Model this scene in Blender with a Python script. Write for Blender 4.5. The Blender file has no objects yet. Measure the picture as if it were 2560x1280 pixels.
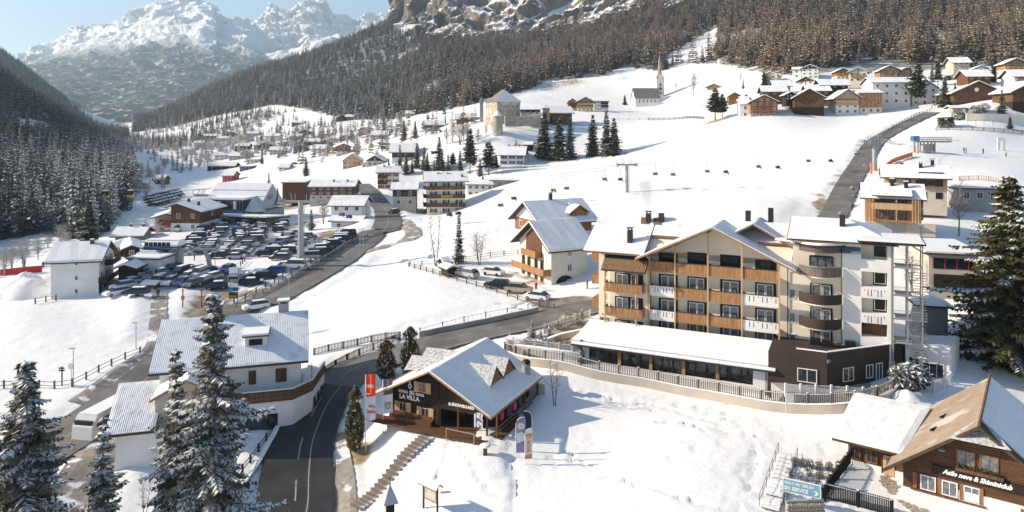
import bpy, math, random
import numpy as np
from mathutils import Vector, Matrix, noise as mnoise
R = math.radians
SC = bpy.context.scene
COL = SC.collection
# ---------------- camera (level, vertical shift, as the photograph's upright verticals show)
F, CX, HY, CAMZ = 1800.0, 1280.0, 316.0, 32.0
cam_d = bpy.data.cameras.new('camera'); cam = bpy.data.objects.new('camera', cam_d); COL.objects.link(cam)
cam.location = (0, 0, CAMZ); cam.rotation_euler = (R(90), 0, 0)
cam_d.sensor_width = 36; cam_d.lens = 36 * F / 2560; cam_d.shift_y = -(640 - HY) / 2560
cam_d.clip_start = 0.5; cam_d.clip_end = 30000
SC.camera = cam
# ---------------- sky and sun
SUN_AZ, SUN_EL = (-0.997, 0.07), 25.0
w = bpy.data.worlds.new('World'); SC.world = w; w.use_nodes = True
nt = w.node_tree; nt.nodes.clear()
sky = nt.nodes.new('ShaderNodeTexSky'); sky.sky_type = 'NISHITA'; sky.sun_disc = False
sky.sun_elevation = R(SUN_EL); sky.sun_rotation = math.atan2(SUN_AZ[0], SUN_AZ[1]) % (2 * math.pi)
sky.altitude = 1400; sky.air_density = 1.0; sky.dust_density = 2.5; sky.ozone_density = 1.4
bgn = nt.nodes.new('ShaderNodeBackground'); bgn.inputs['Strength'].default_value = 0.09
won = nt.nodes.new('ShaderNodeOutputWorld')
nt.links.new(sky.outputs[0], bgn.inputs['Color']); nt.links.new(bgn.outputs[0], won.inputs['Surface'])
sl = bpy.data.lights.new('sun', 'SUN'); sl.energy = 5.0; sl.angle = R(0.5); sl.color = (1.0, 0.86, 0.68)
so = bpy.data.objects.new('sun', sl); COL.objects.link(so); so.location = (-200, 60, 200)
sd = Vector((SUN_AZ[0], SUN_AZ[1], math.tan(R(SUN_EL)))).normalized()
so.rotation_euler = sd.to_track_quat('Z', 'Y').to_euler()
SC.view_settings.view_transform = 'Standard'; SC.view_settings.look = 'None'
SC.view_settings.gamma = 1.0; SC.view_settings.use_curve_mapping = False
SC.view_settings.exposure = 0.98
SC.render.engine = 'CYCLES'
SC.cycles.use_denoising = True
SC.cycles.max_bounces = 6; SC.cycles.diffuse_bounces = 4; SC.cycles.glossy_bounces = 2
SC.cycles.transmission_bounces = 2; SC.cycles.volume_bounces = 0; SC.cycles.transparent_max_bounces = 6
rng = random.Random(7)

# ---------------- measuring helper: a photograph pixel (2560 wide) at forward distance Y metres -> world
def W(px, py, Y): return Vector(((px - CX) * Y / F, Y, CAMZ - (py - HY) * Y / F))

# ---------------- custom properties
def tag(o, label=None, cat=None, group=None, kind=None):
    if label: o['label'] = label
    if cat: o['category'] = cat
    if group: o['group'] = group
    if kind: o['kind'] = kind
    return o
def empty(name, loc, rz=0.0, label=None, cat=None, group=None):
    o = bpy.data.objects.new(name, None); COL.objects.link(o)
    o.location = loc; o.rotation_euler = (0, 0, rz); o.empty_display_size = 0.5
    return tag(o, label, cat, group)

# ---------------- materials
MATS = {}
def nmat(name, c, rough=0.8, c2=None, nscale=4.0, nlo=0.35, nhi=0.65, stretch=(1, 1, 1), bump=0.0, bscale=None,
         bdist=0.02, metal=0.0, spec=0.3, c3=None, n3=0.6, n3w=0.08, wave=None, det=4.0):
    """noise-mixed principled material; wave=(axis, scale, strength) adds a ribbed relief"""
    if name in MATS: return MATS[name]
    m = bpy.data.materials.new(name); m.use_nodes = True; MATS[name] = m
    n = m.node_tree.nodes; l = m.node_tree.links
    p = n['Principled BSDF']; p.inputs['Roughness'].default_value = rough; p.inputs['Metallic'].default_value = metal
    p.inputs['Specular IOR Level'].default_value = spec
    tc = n.new('ShaderNodeTexCoord'); mp = n.new('ShaderNodeMapping'); mp.inputs['Scale'].default_value = stretch
    l.new(tc.outputs['Object'], mp.inputs[0])
    def noise(s, d=det):
        t = n.new('ShaderNodeTexNoise'); t.inputs['Scale'].default_value = s; t.inputs['Detail'].default_value = d
        l.new(mp.outputs[0], t.inputs[0]); return t
    def ramp(src, a, b):
        r = n.new('ShaderNodeMapRange'); r.inputs[1].default_value = a; r.inputs[2].default_value = b
        l.new(src, r.inputs[0]); return r.outputs[0]
    def mix(fac, a, b):
        x = n.new('ShaderNodeMix'); x.data_type = 'RGBA'; l.new(fac, x.inputs[0])
        for i, v in ((6, a), (7, b)):
            if isinstance(v, tuple): x.inputs[i].default_value = (*v, 1)
            else: l.new(v, x.inputs[i])
        return x.outputs[2]
    col = c
    if c2 is not None: col = mix(ramp(noise(nscale).outputs[0], nlo, nhi), c, c2)
    if c3 is not None: col = mix(ramp(noise(nscale * 0.31, 6).outputs[0], n3, n3 + n3w), col, c3)
    if isinstance(col, tuple): p.inputs['Base Color'].default_value = (*col, 1)
    else: l.new(col, p.inputs['Base Color'])
    nrm = None
    if bump:
        b = n.new('ShaderNodeBump'); b.inputs['Strength'].default_value = bump; b.inputs['Distance'].default_value = bdist
        l.new(noise(bscale or nscale * 3).outputs[0], b.inputs['Height']); nrm = b.outputs[0]
    if wave:
        for ax, sc_, st in wave:
            t = n.new('ShaderNodeTexWave'); t.wave_type = 'BANDS'; t.bands_direction = ax
            t.inputs['Scale'].default_value = sc_; t.inputs['Distortion'].default_value = 0.25; t.inputs['Detail'].default_value = 1
            l.new(tc.outputs['Object'], t.inputs[0])
            b = n.new('ShaderNodeBump'); b.inputs['Strength'].default_value = st; b.inputs['Distance'].default_value = 0.06
            l.new(t.outputs[1], b.inputs['Height'])
            if nrm: l.new(nrm, b.inputs['Normal'])
            nrm = b.outputs[0]
    if nrm: l.new(nrm, p.inputs['Normal'])
    return m
SNOWC = (0.86, 0.86, 0.85)
M_snow = nmat('snow', SNOWC, 0.55, c2=(0.81, 0.82, 0.82), nscale=0.9, bump=0.5, bscale=2.2, bdist=0.12, spec=0.2)
M_rsnow = nmat('roof_snow', (0.86, 0.86, 0.85), 0.6, c2=(0.80, 0.81, 0.81), nscale=1.3, bump=0.5, bscale=3.0, bdist=0.08, spec=0.2)
M_tsnow = nmat('snow_on_tiles', (0.80, 0.82, 0.85), 0.6, c2=(0.72, 0.73, 0.75), nscale=1.0, bump=0.4, bscale=1.5, bdist=0.08, wave=[('X', 1.3, 0.22)], c3=(.55,.52,.50), n3=.62)
M_asph = nmat('asphalt', (0.14, 0.13, 0.12), 0.75, c2=(0.19, 0.178, 0.165), nscale=0.35, bump=0.15, bscale=30, c3=(0.105, 0.098, 0.092), n3=0.52)
M_asph_shade = nmat('shade_toned_asphalt', (0.030, 0.029, 0.031), 0.6, c2=(0.048, 0.046, 0.048), nscale=0.4, bump=0.15, bscale=30)  # near-black base colour that paints in the shade over the lower road
M_path = nmat('gravel_path', (0.24, 0.21, 0.18), 0.9, c2=(0.33, 0.30, 0.26), nscale=1.5, bump=0.3, c3=(0.72, 0.74, 0.77), n3=0.56, n3w=0.06)
M_line = nmat('road_paint', (0.36, 0.35, 0.33), 0.8, c2=(0.16, 0.15, 0.145), nscale=3.0, nlo=0.5, nhi=0.7)

# ---------------- mesh builder
class MB:
    def __init__(s): s.v = []; s.f = []; s.m = []
    def add(s, vs, fs, mi=0):
        o = len(s.v); s.v += [tuple(v) for v in vs]; s.f += [tuple(i + o for i in f) for f in fs]; s.m += [mi] * len(fs); return s
    def quad(s, a, b, c, d, mi=0): return s.add([a, b, c, d], [(0, 1, 2, 3)], mi)
    def tri(s, a, b, c, mi=0): return s.add([a, b, c], [(0, 1, 2)], mi)
    def box(s, x0, x1, y0, y1, z0, z1, mi=0):
        return s.add([(x0,y0,z0),(x1,y0,z0),(x1,y1,z0),(x0,y1,z0),(x0,y0,z1),(x1,y0,z1),(x1,y1,z1),(x0,y1,z1)],
                     [(0,3,2,1),(4,5,6,7),(0,1,5,4),(1,2,6,5),(2,3,7,6),(3,0,4,7)], mi)
    def prism(s, poly, ax, a, b, mi=0):
        """poly: 2D points; ax 'y': points are (x,z) extruded along y; 'x': (y,z); 'z': (x,y)"""
        def P(p, t): return (p[0], t, p[1]) if ax == 'y' else ((t, p[0], p[1]) if ax == 'x' else (p[0], p[1], t))
        n = len(poly); vs = [P(p, a) for p in poly] + [P(p, b) for p in poly]
        fs = [tuple(range(n)), tuple(range(2 * n - 1, n - 1, -1))] + [(i, (i + 1) % n, n + (i + 1) % n, n + i) for i in range(n)]
        return s.add(vs, fs, mi)
    def tube(s, pts, r, n=6, mi=0, cap=True):
        pts = [Vector(p) for p in pts]; rs = r if isinstance(r, (list, tuple)) else [r] * len(pts)
        vs = []; fs = []
        for i, p in enumerate(pts):
            d = (pts[min(i + 1, len(pts) - 1)] - pts[max(i - 1, 0)])
            d = d.normalized() if d.length > 1e-9 else Vector((0, 0, 1))
            a = d.orthogonal().normalized() if abs(d.z) > 0.99 else d.cross(Vector((0, 0, 1))).normalized()
            b = d.cross(a)
            for k in range(n):
                t = 2 * math.pi * (k + .5) / n; vs.append(p + (a * math.cos(t) + b * math.sin(t)) * rs[i])
        for i in range(len(pts) - 1):
            for k in range(n):
                k2 = (k + 1) % n; fs.append((i * n + k, i * n + k2, (i + 1) * n + k2, (i + 1) * n + k))
        if cap and n > 2: fs += [tuple(range(n - 1, -1, -1)), tuple((len(pts) - 1) * n + k for k in range(n))]
        return s.add(vs, fs, mi)
    def bar(s, a, b, r=0.05, mi=0): return s.tube([a, b], r, 4, mi)
    def lathe(s, prof, cx=0, cy=0, n=12, mi=0):
        vs = []; fs = []
        for (r, z) in prof:
            for k in range(n): t = 2 * math.pi * k / n; vs.append((cx + r * math.cos(t), cy + r * math.sin(t), z))
        for i in range(len(prof) - 1):
            for k in range(n): k2 = (k + 1) % n; fs.append((i*n+k, i*n+k2, (i+1)*n+k2, (i+1)*n+k))
        fs += [tuple(range(n - 1, -1, -1)), tuple((len(prof) - 1) * n + k for k in range(n))]
        return s.add(vs, fs, mi)
    def mesh(s, name, mats, smooth=False):
        me = bpy.data.meshes.new(name); me.from_pydata(s.v, [], s.f)
        for m in (mats if isinstance(mats, (list, tuple)) else [mats]): me.materials.append(m)
        if any(s.m): me.polygons.foreach_set('material_index', s.m)
        if smooth: me.polygons.foreach_set('use_smooth', [True] * len(s.f))
        me.update(); return me
    def obj(s, name, mats, parent=None, smooth=False, loc=None, rz=None):
        return mobj(name, s.mesh(name, mats, smooth), parent, loc, rz)
def mobj(name, me, parent=None, loc=None, rz=None):
    o = bpy.data.objects.new(name, me); COL.objects.link(o)
    if parent: o.parent = parent
    if loc is not None: o.location = loc
    if rz is not None: o.rotation_euler = (0, 0, rz)
    return o
def kids(o): return [c for c in o.children]
def copy_tree(o, parent=None):
    c = o.copy(); COL.objects.link(c); c.parent = parent
    for ch in kids(o): copy_tree(ch, c)
    return c
# ---------------- terrain: heights measured at anchor points, interpolated by a thin-plate surface in (bearing, log distance)
CP = """0 1280 67;600 1280 67;860 1280 67;1300 1280 62;1900 1280 60;2560 1280 60;-600 1280 68;3200 1280 62;2300 1200 64.5;2100 1100 70.3
2100 1042 73.8;1964 1035 76;1700 990 82;1480 945 86;1400 925 87.5;1300 897 92;1345 1010 81;2250 988 75.5;1220 1100 73;1100 1075 76;960 1050 79;1100 960 90;1500 1150 70;1300 1170 69;1700 1100 71.5;1900 1100 71
1900 1200 64.5;1500 1280 61;900 1130 77;1000 1200 69;900 1250 67;1100 1200 68;850 1000 88;750 1100 80;700 1200 73;950 895 96;1050 860 100
1200 825 104;1400 780 110;1470 765 112;450 1200 75;330 1160 78;650 1050 84;200 1080 84;300 960 96;370 880 108;0 1180 75;150 950 98
300 850 112;50 800 120;300 790 124;400 760 128;400 820 117;127 748 135;245 745 135;0 700 150;60 680 155;400 700 141;600 720 138;600 770 129
500 780 127;600 600 190;500 650 162;720 600 190;480 560 221;700 530 252;850 600 190;850 640 158;905 662 150;965 640 158;820 700 141;750 700 140;660 750 131;940 560 199;1030 580 170
990 540 221;930 490 265;1100 535 240;850 780 120;1000 720 125;1200 680 134;1100 600 158;1300 640 144;750 770 126;1450 740 117;1200 540 185
1130 545 200;1300 470 234;1400 530 175;1340 430 268;1400 395 300;1540 388 290;1300 400 300;1700 480 190;1700 400 245;1800 520 155;2000 450 190
1900 350 255;1900 300 285;2100 300 285;2000 530 148;2100 545 146;2120 430 180;2170 380 200;2260 320 238;2340 278 272;2240 585 123
2400 500 150;2500 440 165;2450 380 200;2560 330 225;2500 270 240;2400 710 107;2450 880 86;2550 950 80;2300 870 92;3200 600 150;3200 900 90
1620 262 480;1500 280 400;1750 270 400;1400 300 370;1250 330 320;1340 330 330;1180 340 330;1110 350 330;1000 380 360;900 400 380
850 460 300;800 420 400;950 440 300;1050 440 300;1150 420 300;1250 430 280;650 470 330;700 410 450;600 440 450;450 470 400;400 520 290;450 400 620
620 400 560;600 350 850;500 380 700;700 350 700;850 350 600;900 310 700;450 335 1000;560 300 1000;350 345 1000;700 300 900;350 330 1300
820 300 800;1000 270 800;1100 240 800;1050 300 500;1200 260 480;1250 200 650;1400 190 600;1600 190 560;1750 180 520;1850 170 480
1950 200 380;2100 190 380;2300 200 370;2500 170 380;3200 200 400;1100 160 1000;900 200 1200;700 250 1200;620 190 1500;500 240 1500
360 305 1600;870 110 1500;985 62 1400;1200 100 1200;1500 100 900;1500 66 1300;1800 80 750;1800 0 950;2100 80 600;2100 -50 800
2500 80 550;2500 -50 750;1100 60 1450;1100 66 1700;1300 56 1700;1800 -150 1300;2500 -200 1200;3200 -100 700;620 235 2100;870 170 2100;985 130 2200
0 640 200;100 600 215;200 600 210;330 500 300;320 430 450;200 430 400;0 400 380;100 330 480;0 232 500;150 340 520;300 405 560;-300 100 500
-300 600 200;-600 300 350;-900 900 120;0 130 1800;100 205 1850;200 280 1900;310 315 2000;200 330 1300;0 250 1300;100 300 1200
-400 -50 1800;0 190 2400;330 330 2000;330 335 2600;100 260 2500"""
cps = np.array([[float(a) for a in s.split()] for s in CP.replace('\n', ';').split(';') if s.strip()])
cX = (cps[:, 0] - CX) * cps[:, 2] / F; cY = cps[:, 2]; cZ = CAMZ - (cps[:, 1] - HY) * cps[:, 2] / F
extra = np.array([[15, 100, 4.0], [30, 97, 4.0], [45, 86, 4.0], [25, 112, 6.4], [60, 105, 7.5], [-2, 82, -0.15], [-8, 78, -0.15], [-5, 83, -.1], [-10, 83, -.2], [0, 30, -5], [-60, 30, -6], [60, 30, -1], [-60, 165, 2.0], [-80, 190, 1.8], [-70, 215, 2]])
cX = np.append(cX, extra[:, 0]); cY = np.append(cY, extra[:, 1]); cZ = np.append(cZ, extra[:, 2])
def uv(x, y): return np.stack([x / y * 1.0, np.log(y) * 0.8], -1)
def tps(r2): return 0.5 * r2 * np.log(r2 + 1e-12)
A = uv(cX, cY); n_ = len(A)
Kp = tps(((A[:, None] - A[None]) ** 2).sum(-1)) + np.eye(n_) * 2e-5
Pm = np.concatenate([np.ones((n_, 1)), A], 1)
sol = np.linalg.solve(np.block([[Kp, Pm], [Pm.T, np.zeros((3, 3))]]), np.concatenate([cZ / cY, np.zeros(3)]))
def H0(x, y):
    x = np.asarray(x, float).ravel(); y = np.asarray(y, float).ravel(); out = np.empty(len(x))
    for i in range(0, len(x), 20000):
        q = uv(x[i:i+20000], y[i:i+20000]); r2 = ((q[:, None] - A[None]) ** 2).sum(-1)
        out[i:i+20000] = (tps(r2) @ sol[:n_] + sol[n_] + q @ sol[n_+1:]) * y[i:i+20000]
    return out
def grow(a, step, lim, k):
    out = [];
    while abs(a) < abs(lim): step *= k; a += step; out.append(a)
    return out
GS = 1.5
gx = np.array(sorted(grow(-150, -GS, -2400, 1.05) + list(np.arange(-150, 165, GS)) + list(np.arange(-16.3, 34, .45)) + grow(165 - GS, GS, 2600, 1.05)))
gy = np.array(sorted(list(np.arange(16, 300, GS)) + list(np.arange(58.2, 84, .45)) + grow(300 - GS, GS, 3000, 1.02)))
gx = gx[np.insert(np.diff(gx) > .12, 0, True)]; gy = gy[np.insert(np.diff(gy) > .12, 0, True)]
GXm, GYm = np.meshgrid(gx, gy)
GZ = np.clip(H0(GXm, np.maximum(GYm, 28)).reshape(GXm.shape), -40, 900)
def hz(x, y, G=None):
    G = GZ if G is None else G
    i = min(max(int(np.searchsorted(gx, x)) - 1, 0), len(gx) - 2); j = min(max(int(np.searchsorted(gy, y)) - 1, 0), len(gy) - 2)
    tx = (x - gx[i]) / (gx[i+1] - gx[i]); ty = (y - gy[j]) / (gy[j+1] - gy[j])
    return float((G[j, i] * (1-tx) + G[j, i+1] * tx) * (1-ty) + (G[j+1, i] * (1-tx) + G[j+1, i+1] * tx) * ty)
def hzv(x, y):
    i = np.clip(np.searchsorted(gx, x) - 1, 0, len(gx) - 2); j = np.clip(np.searchsorted(gy, y) - 1, 0, len(gy) - 2)
    tx = (x - gx[i]) / (gx[i+1] - gx[i]); ty = (y - gy[j]) / (gy[j+1] - gy[j])
    return (GZ[j, i] * (1-tx) + GZ[j, i+1] * tx) * (1-ty) + (GZ[j+1, i] * (1-tx) + GZ[j+1, i+1] * tx) * ty
def G(px, py, y0=35.0, y1=2800.0):
    """where the sight line of a photograph pixel meets the ground"""
    kx = (px - CX) / F; kz = (HY - py) / F
    y = y0; st = 0.012
    f = lambda t: (CAMZ + kz * t) - hz(kx * t, t)
    prev = f(y)
    while y < y1:
        yn = y * (1 + st); cur = f(yn)
        if cur <= 0 < prev:
            a, b = y, yn
            for _ in range(18):
                m = (a + b) / 2
                if f(m) > 0: a = m
                else: b = m
            return Vector((kx * b, b, hz(kx * b, b)))
        prev = cur; y = yn
    return Vector((kx * y1, y1, hz(kx * y1, y1)))
def PX(v): return (CX + v[0] / v[1] * F, HY - (v[2] - CAMZ) / v[1] * F)
def catmull(pts, step=1.0):
    pts = [Vector(p) for p in pts]; P = [pts[0] * 2 - pts[1]] + pts + [pts[-1] * 2 - pts[-2]]; out = []
    for i in range(1, len(P) - 2):
        L = max(2, int((P[i+1] - P[i]).length / step))
        for k in range(L):
            t = k / L; a, b, c, d = P[i-1:i+3]
            out.append(0.5 * ((2*b) + (c-a)*t + (2*a-5*b+4*c-d)*t*t + (3*b-a-3*c+d)*t**3))
    out.append(pts[-1]); return out
GRASS = np.zeros(GZ.shape); DIRT = np.zeros(GZ.shape); FLOOR = np.zeros(GZ.shape); BANK = np.zeros(GZ.shape)
ROADS = {}
def lay_road(key, pix, width, flat=True, bank=0.35, lift=0.0):
    c = [G(*p) for p in pix]; c = catmull(c, 1.2)
    z = np.array([hz(p.x, p.y) for p in c]); k = 9
    zs = np.convolve(np.pad(z, k, mode='edge'), np.ones(2*k+1)/(2*k+1), 'valid') + lift
    xy = np.array([[p.x, p.y] for p in c]); ROADS[key] = (xy, zs, width)
    if not flat: return
    x0, x1 = xy[:, 0].min() - width - 8, xy[:, 0].max() + width + 8; y0, y1 = xy[:, 1].min() - width - 8, xy[:, 1].max() + width + 8
    I = np.where((gx > x0) & (gx < x1))[0]; J = np.where((gy > y0) & (gy < y1))[0]
    if len(I) == 0 or len(J) == 0: return
    sx, sy = np.meshgrid(gx[I], gy[J]); q = np.stack([sx.ravel(), sy.ravel()], -1)
    best = np.full(len(q), 1e9); bz = np.zeros(len(q))
    for s in range(0, len(xy), 64):
        d = ((q[:, None] - xy[None, s:s+64]) ** 2).sum(-1); a = d.argmin(1); dm = d[np.arange(len(q)), a]
        u = dm < best; best[u] = dm[u]; bz[u] = zs[s:s+64][a[u]]
    d = np.sqrt(best); hw = width / 2
    z = GZ[np.ix_(J, I)].ravel(); t = np.clip((d - hw - GS) / 6.0, 0, 1); t = t * t * (3 - 2 * t)
    nz = (bz - 0.10) * (1 - t) + z * t
    bnk = np.exp(-((d - hw - 2.3) / 0.9) ** 2) * bank
    nz = np.where(d < hw + GS * 0.8, bz - 0.26, nz + bnk)
    GZ[np.ix_(J, I)] = nz.reshape(sx.shape)
    BANK[np.ix_(J, I)] = np.maximum(BANK[np.ix_(J, I)], (d < hw + 1.0).reshape(sx.shape))
def road_mesh(name, key, mat, zoff=0.0, w0=None, seg=(0, 1), side=0.0, kind='structure', dash=None, label=None, drape=None):
    xy, zs, width = ROADS[key]; wd = w0 or width; n = len(xy); zf = (lambda x, y, z: max(hz(x + .3, y), hz(x - .3, y), hz(x, y + .3), hz(x, y - .3)) + drape) if drape else (lambda x, y, z: z + zoff); a, b = int(seg[0] * (n - 1)), int(seg[1] * (n - 1))
    mb = MB(); ns = 1 if wd < 1 else 4; rows = []
    for i in range(a, b + 1):
        t = xy[min(i+1, n-1)] - xy[max(i-1, 0)]; t = t / (np.linalg.norm(t) + 1e-9); nn = np.array([t[1], -t[0]])
        rows.append([(x_, y_, zf(x_, y_, zs[i])) for x_, y_ in [(xy[i][0] + nn[0] * (side + wd * (k / ns - .5)), xy[i][1] + nn[1] * (side + wd * (k / ns - .5))) for k in range(ns + 1)]])
    for i in range(len(rows) - 1):
        if dash and (i % dash[1]) >= dash[0]: continue
        for k in range(ns): mb.quad(rows[i][k+1], rows[i][k], rows[i+1][k], rows[i+1][k+1])
    o = mb.obj(name, mat); tag(o, kind=kind, label=label)
    return o
lay_road('drive', [(150,1290),(215,1190),(250,1130),(300,1080),(318,1040)], 4.6)
lay_road('walk', [(190,1010),(240,975),(300,930),(360,893),(385,870),(393,820),(397,760),(400,725)], 2.6)
lay_road('fork', [(900,632),(965,612),(1015,592),(1034,572),(1010,553),(985,545)], 4.0)
lay_road('verge', [(862,1300),(860,1220),(850,1150),(838,1090)], 2.2, flat=False)
lay_road('main', [(700,1380),(735,1280),(742,1190),(757,1095),(805,1000),(880,920),(960,885),(1060,862),(1200,829),(1350,797),(1460,772),(1560,748)], 7.2)
lay_road('valley', [(-150,1290),(0,1195),(110,1130),(210,1062),(310,990),(400,920),(500,840),(600,780),(680,742),(770,692),(850,644),(930,588),(968,560),(965,530),(945,505),(925,480),(900,458)], 7.6)
lay_road('slope', [(2040,590),(2085,535),(2105,490),(2125,450),(2150,410),(2165,385),(2190,352),(2235,325),(2290,298),(2335,278)], 5.2)
# footways, tracks, pale tan wall tracks higher up
road_mesh('road', 'main', M_asph, 0.0, seg=(.40, 1)); road_mesh('road', 'main', M_asph_shade, 0.0, seg=(0, .402))  # lower stretch up to the bend has its shade put into the colour
road_mesh('road_valley', 'valley', M_asph, 0.004)
road_mesh('road_uphill', 'slope', M_asph, 0.0)
road_mesh('road_marking', 'main', M_line, 0.006, 0.14, dash=(3, 6))
road_mesh('road_marking_edge', 'main', M_line, 0.008, 0.14, side=3.2, seg=(0.5, 1))
road_mesh('road_marking_left', 'main', M_line, 0.008, 0.12, side=1.2, seg=(0.0, 0.4))
road_mesh('road_marking_valley', 'valley', M_line, 0.010, 0.14, dash=(60, 61))
road_mesh('road_marking_uphill', 'slope', M_line, 0.006, 0.5, side=1.0, dash=(2, 18))
# ---- blotches on the snow: bare soil, tracks, dry grass (real surface cover)
def blot(arr, px, py, rx, ry, amt=1.0):
    c = G(px, py); sx = rx; i = np.where(abs(gx - c.x) < rx * 2.2)[0]; j = np.where(abs(gy - c.y) < ry * 2.2)[0]
    if len(i) and len(j):
        a, b = np.meshgrid(gx[i], gy[j]); e = np.exp(-(((a - c.x) / rx) ** 2 + ((b - c.y) / ry) ** 2) ** 1.2) * amt
        arr[np.ix_(j, i)] = np.maximum(arr[np.ix_(j, i)], e)
for q in [(1390,760,9,4,.9),(1450,765,8,4,.9),(1330,700,7,9,.5),(1270,690,5,6,.35),(680,600,5,16,.55),(820,590,5,12,.7),(760,560,6,14,.6),(640,640,8,10,.4),
          (700,520,16,12,.7),(590,700,8,6,.6),(520,780,5,8,.85),(540,740,6,8,.7),(620,740,8,4,.6),(560,600,4,30,.3),(660,560,5,30,.45),(1360,870,7,4,.8),(1420,860,7,5,.8),(1450,820,6,5,.7),(1330,880,5,3,.7)]: blot(DIRT, *q)
for key_ in ('main', 'valley', 'slope'):
    xy_ = ROADS[key_][0]
    for k in range(4, len(xy_) - 4, 7):
        x, y = xy_[k]; i = np.where(abs(gx - x) < 7)[0]; j = np.where(abs(gy - y) < 7)[0]; a_, b_ = np.meshgrid(gx[i], gy[j]); e_ = np.exp(-(np.hypot(a_ - x, b_ - y) / 4.9) ** 6) * .46; DIRT[np.ix_(j, i)] = np.maximum(DIRT[np.ix_(j, i)], e_)
for q in [(1370,220,10,30,.5),(1290,235,12,30,.5),(1430,205,14,20,.55),(1180,255,14,26,.5),(1560,195,8,8,.5),(1230,310,6,8,.7),(1130,330,30,14,.35),(1000,340,40,20,.4),
          (1380,392,7,4,.9),(1390,396,6,4,.8),(1560,385,5,4,.5),(1790,302,6,4,.9),(2060,520,2,7,.8),(2240,360,5,10,.45),(1110,430,12,12,.4),(1300,420,8,5,.5),(2060,500,2,8,.6),(870,1100,2,3,.9),(885,1135,2,2.5,1)]: blot(GRASS, *q)
# ---- forest floors (darker, patchy snow under the trees)
def inpoly(px, py, poly):
    c = np.zeros(px.shape, bool); n = len(poly); j = n - 1
    for i in range(n):
        xi, yi = poly[i]; xj, yj = poly[j]
        with np.errstate(divide='ignore', invalid='ignore'):
            c ^= ((yi > py) != (yj > py)) & (px < (xj - xi) * (py - yi) / (yj - yi + 1e-12) + xi)
        j = i
    return c
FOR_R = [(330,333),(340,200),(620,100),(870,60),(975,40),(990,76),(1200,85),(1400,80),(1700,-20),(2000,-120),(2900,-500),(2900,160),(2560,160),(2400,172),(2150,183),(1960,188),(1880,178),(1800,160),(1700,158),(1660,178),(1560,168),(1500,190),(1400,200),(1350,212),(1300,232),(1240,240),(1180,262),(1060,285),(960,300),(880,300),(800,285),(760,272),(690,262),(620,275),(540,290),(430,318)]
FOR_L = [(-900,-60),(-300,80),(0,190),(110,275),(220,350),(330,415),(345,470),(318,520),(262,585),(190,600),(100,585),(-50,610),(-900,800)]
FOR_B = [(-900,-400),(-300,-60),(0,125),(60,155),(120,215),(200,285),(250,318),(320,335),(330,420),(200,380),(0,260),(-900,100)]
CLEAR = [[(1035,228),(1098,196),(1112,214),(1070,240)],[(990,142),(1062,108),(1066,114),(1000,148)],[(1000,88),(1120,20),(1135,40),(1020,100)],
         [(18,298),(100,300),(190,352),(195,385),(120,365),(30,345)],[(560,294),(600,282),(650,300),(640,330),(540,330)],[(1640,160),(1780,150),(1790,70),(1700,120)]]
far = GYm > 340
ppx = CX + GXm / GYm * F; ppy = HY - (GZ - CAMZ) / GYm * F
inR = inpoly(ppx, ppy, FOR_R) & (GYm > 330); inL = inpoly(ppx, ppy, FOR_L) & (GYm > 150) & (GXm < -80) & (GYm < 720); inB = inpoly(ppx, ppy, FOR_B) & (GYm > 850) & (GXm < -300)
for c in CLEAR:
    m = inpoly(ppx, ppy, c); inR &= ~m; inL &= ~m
FLOOR[(inR | inL | inB)] = 0.62
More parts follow.
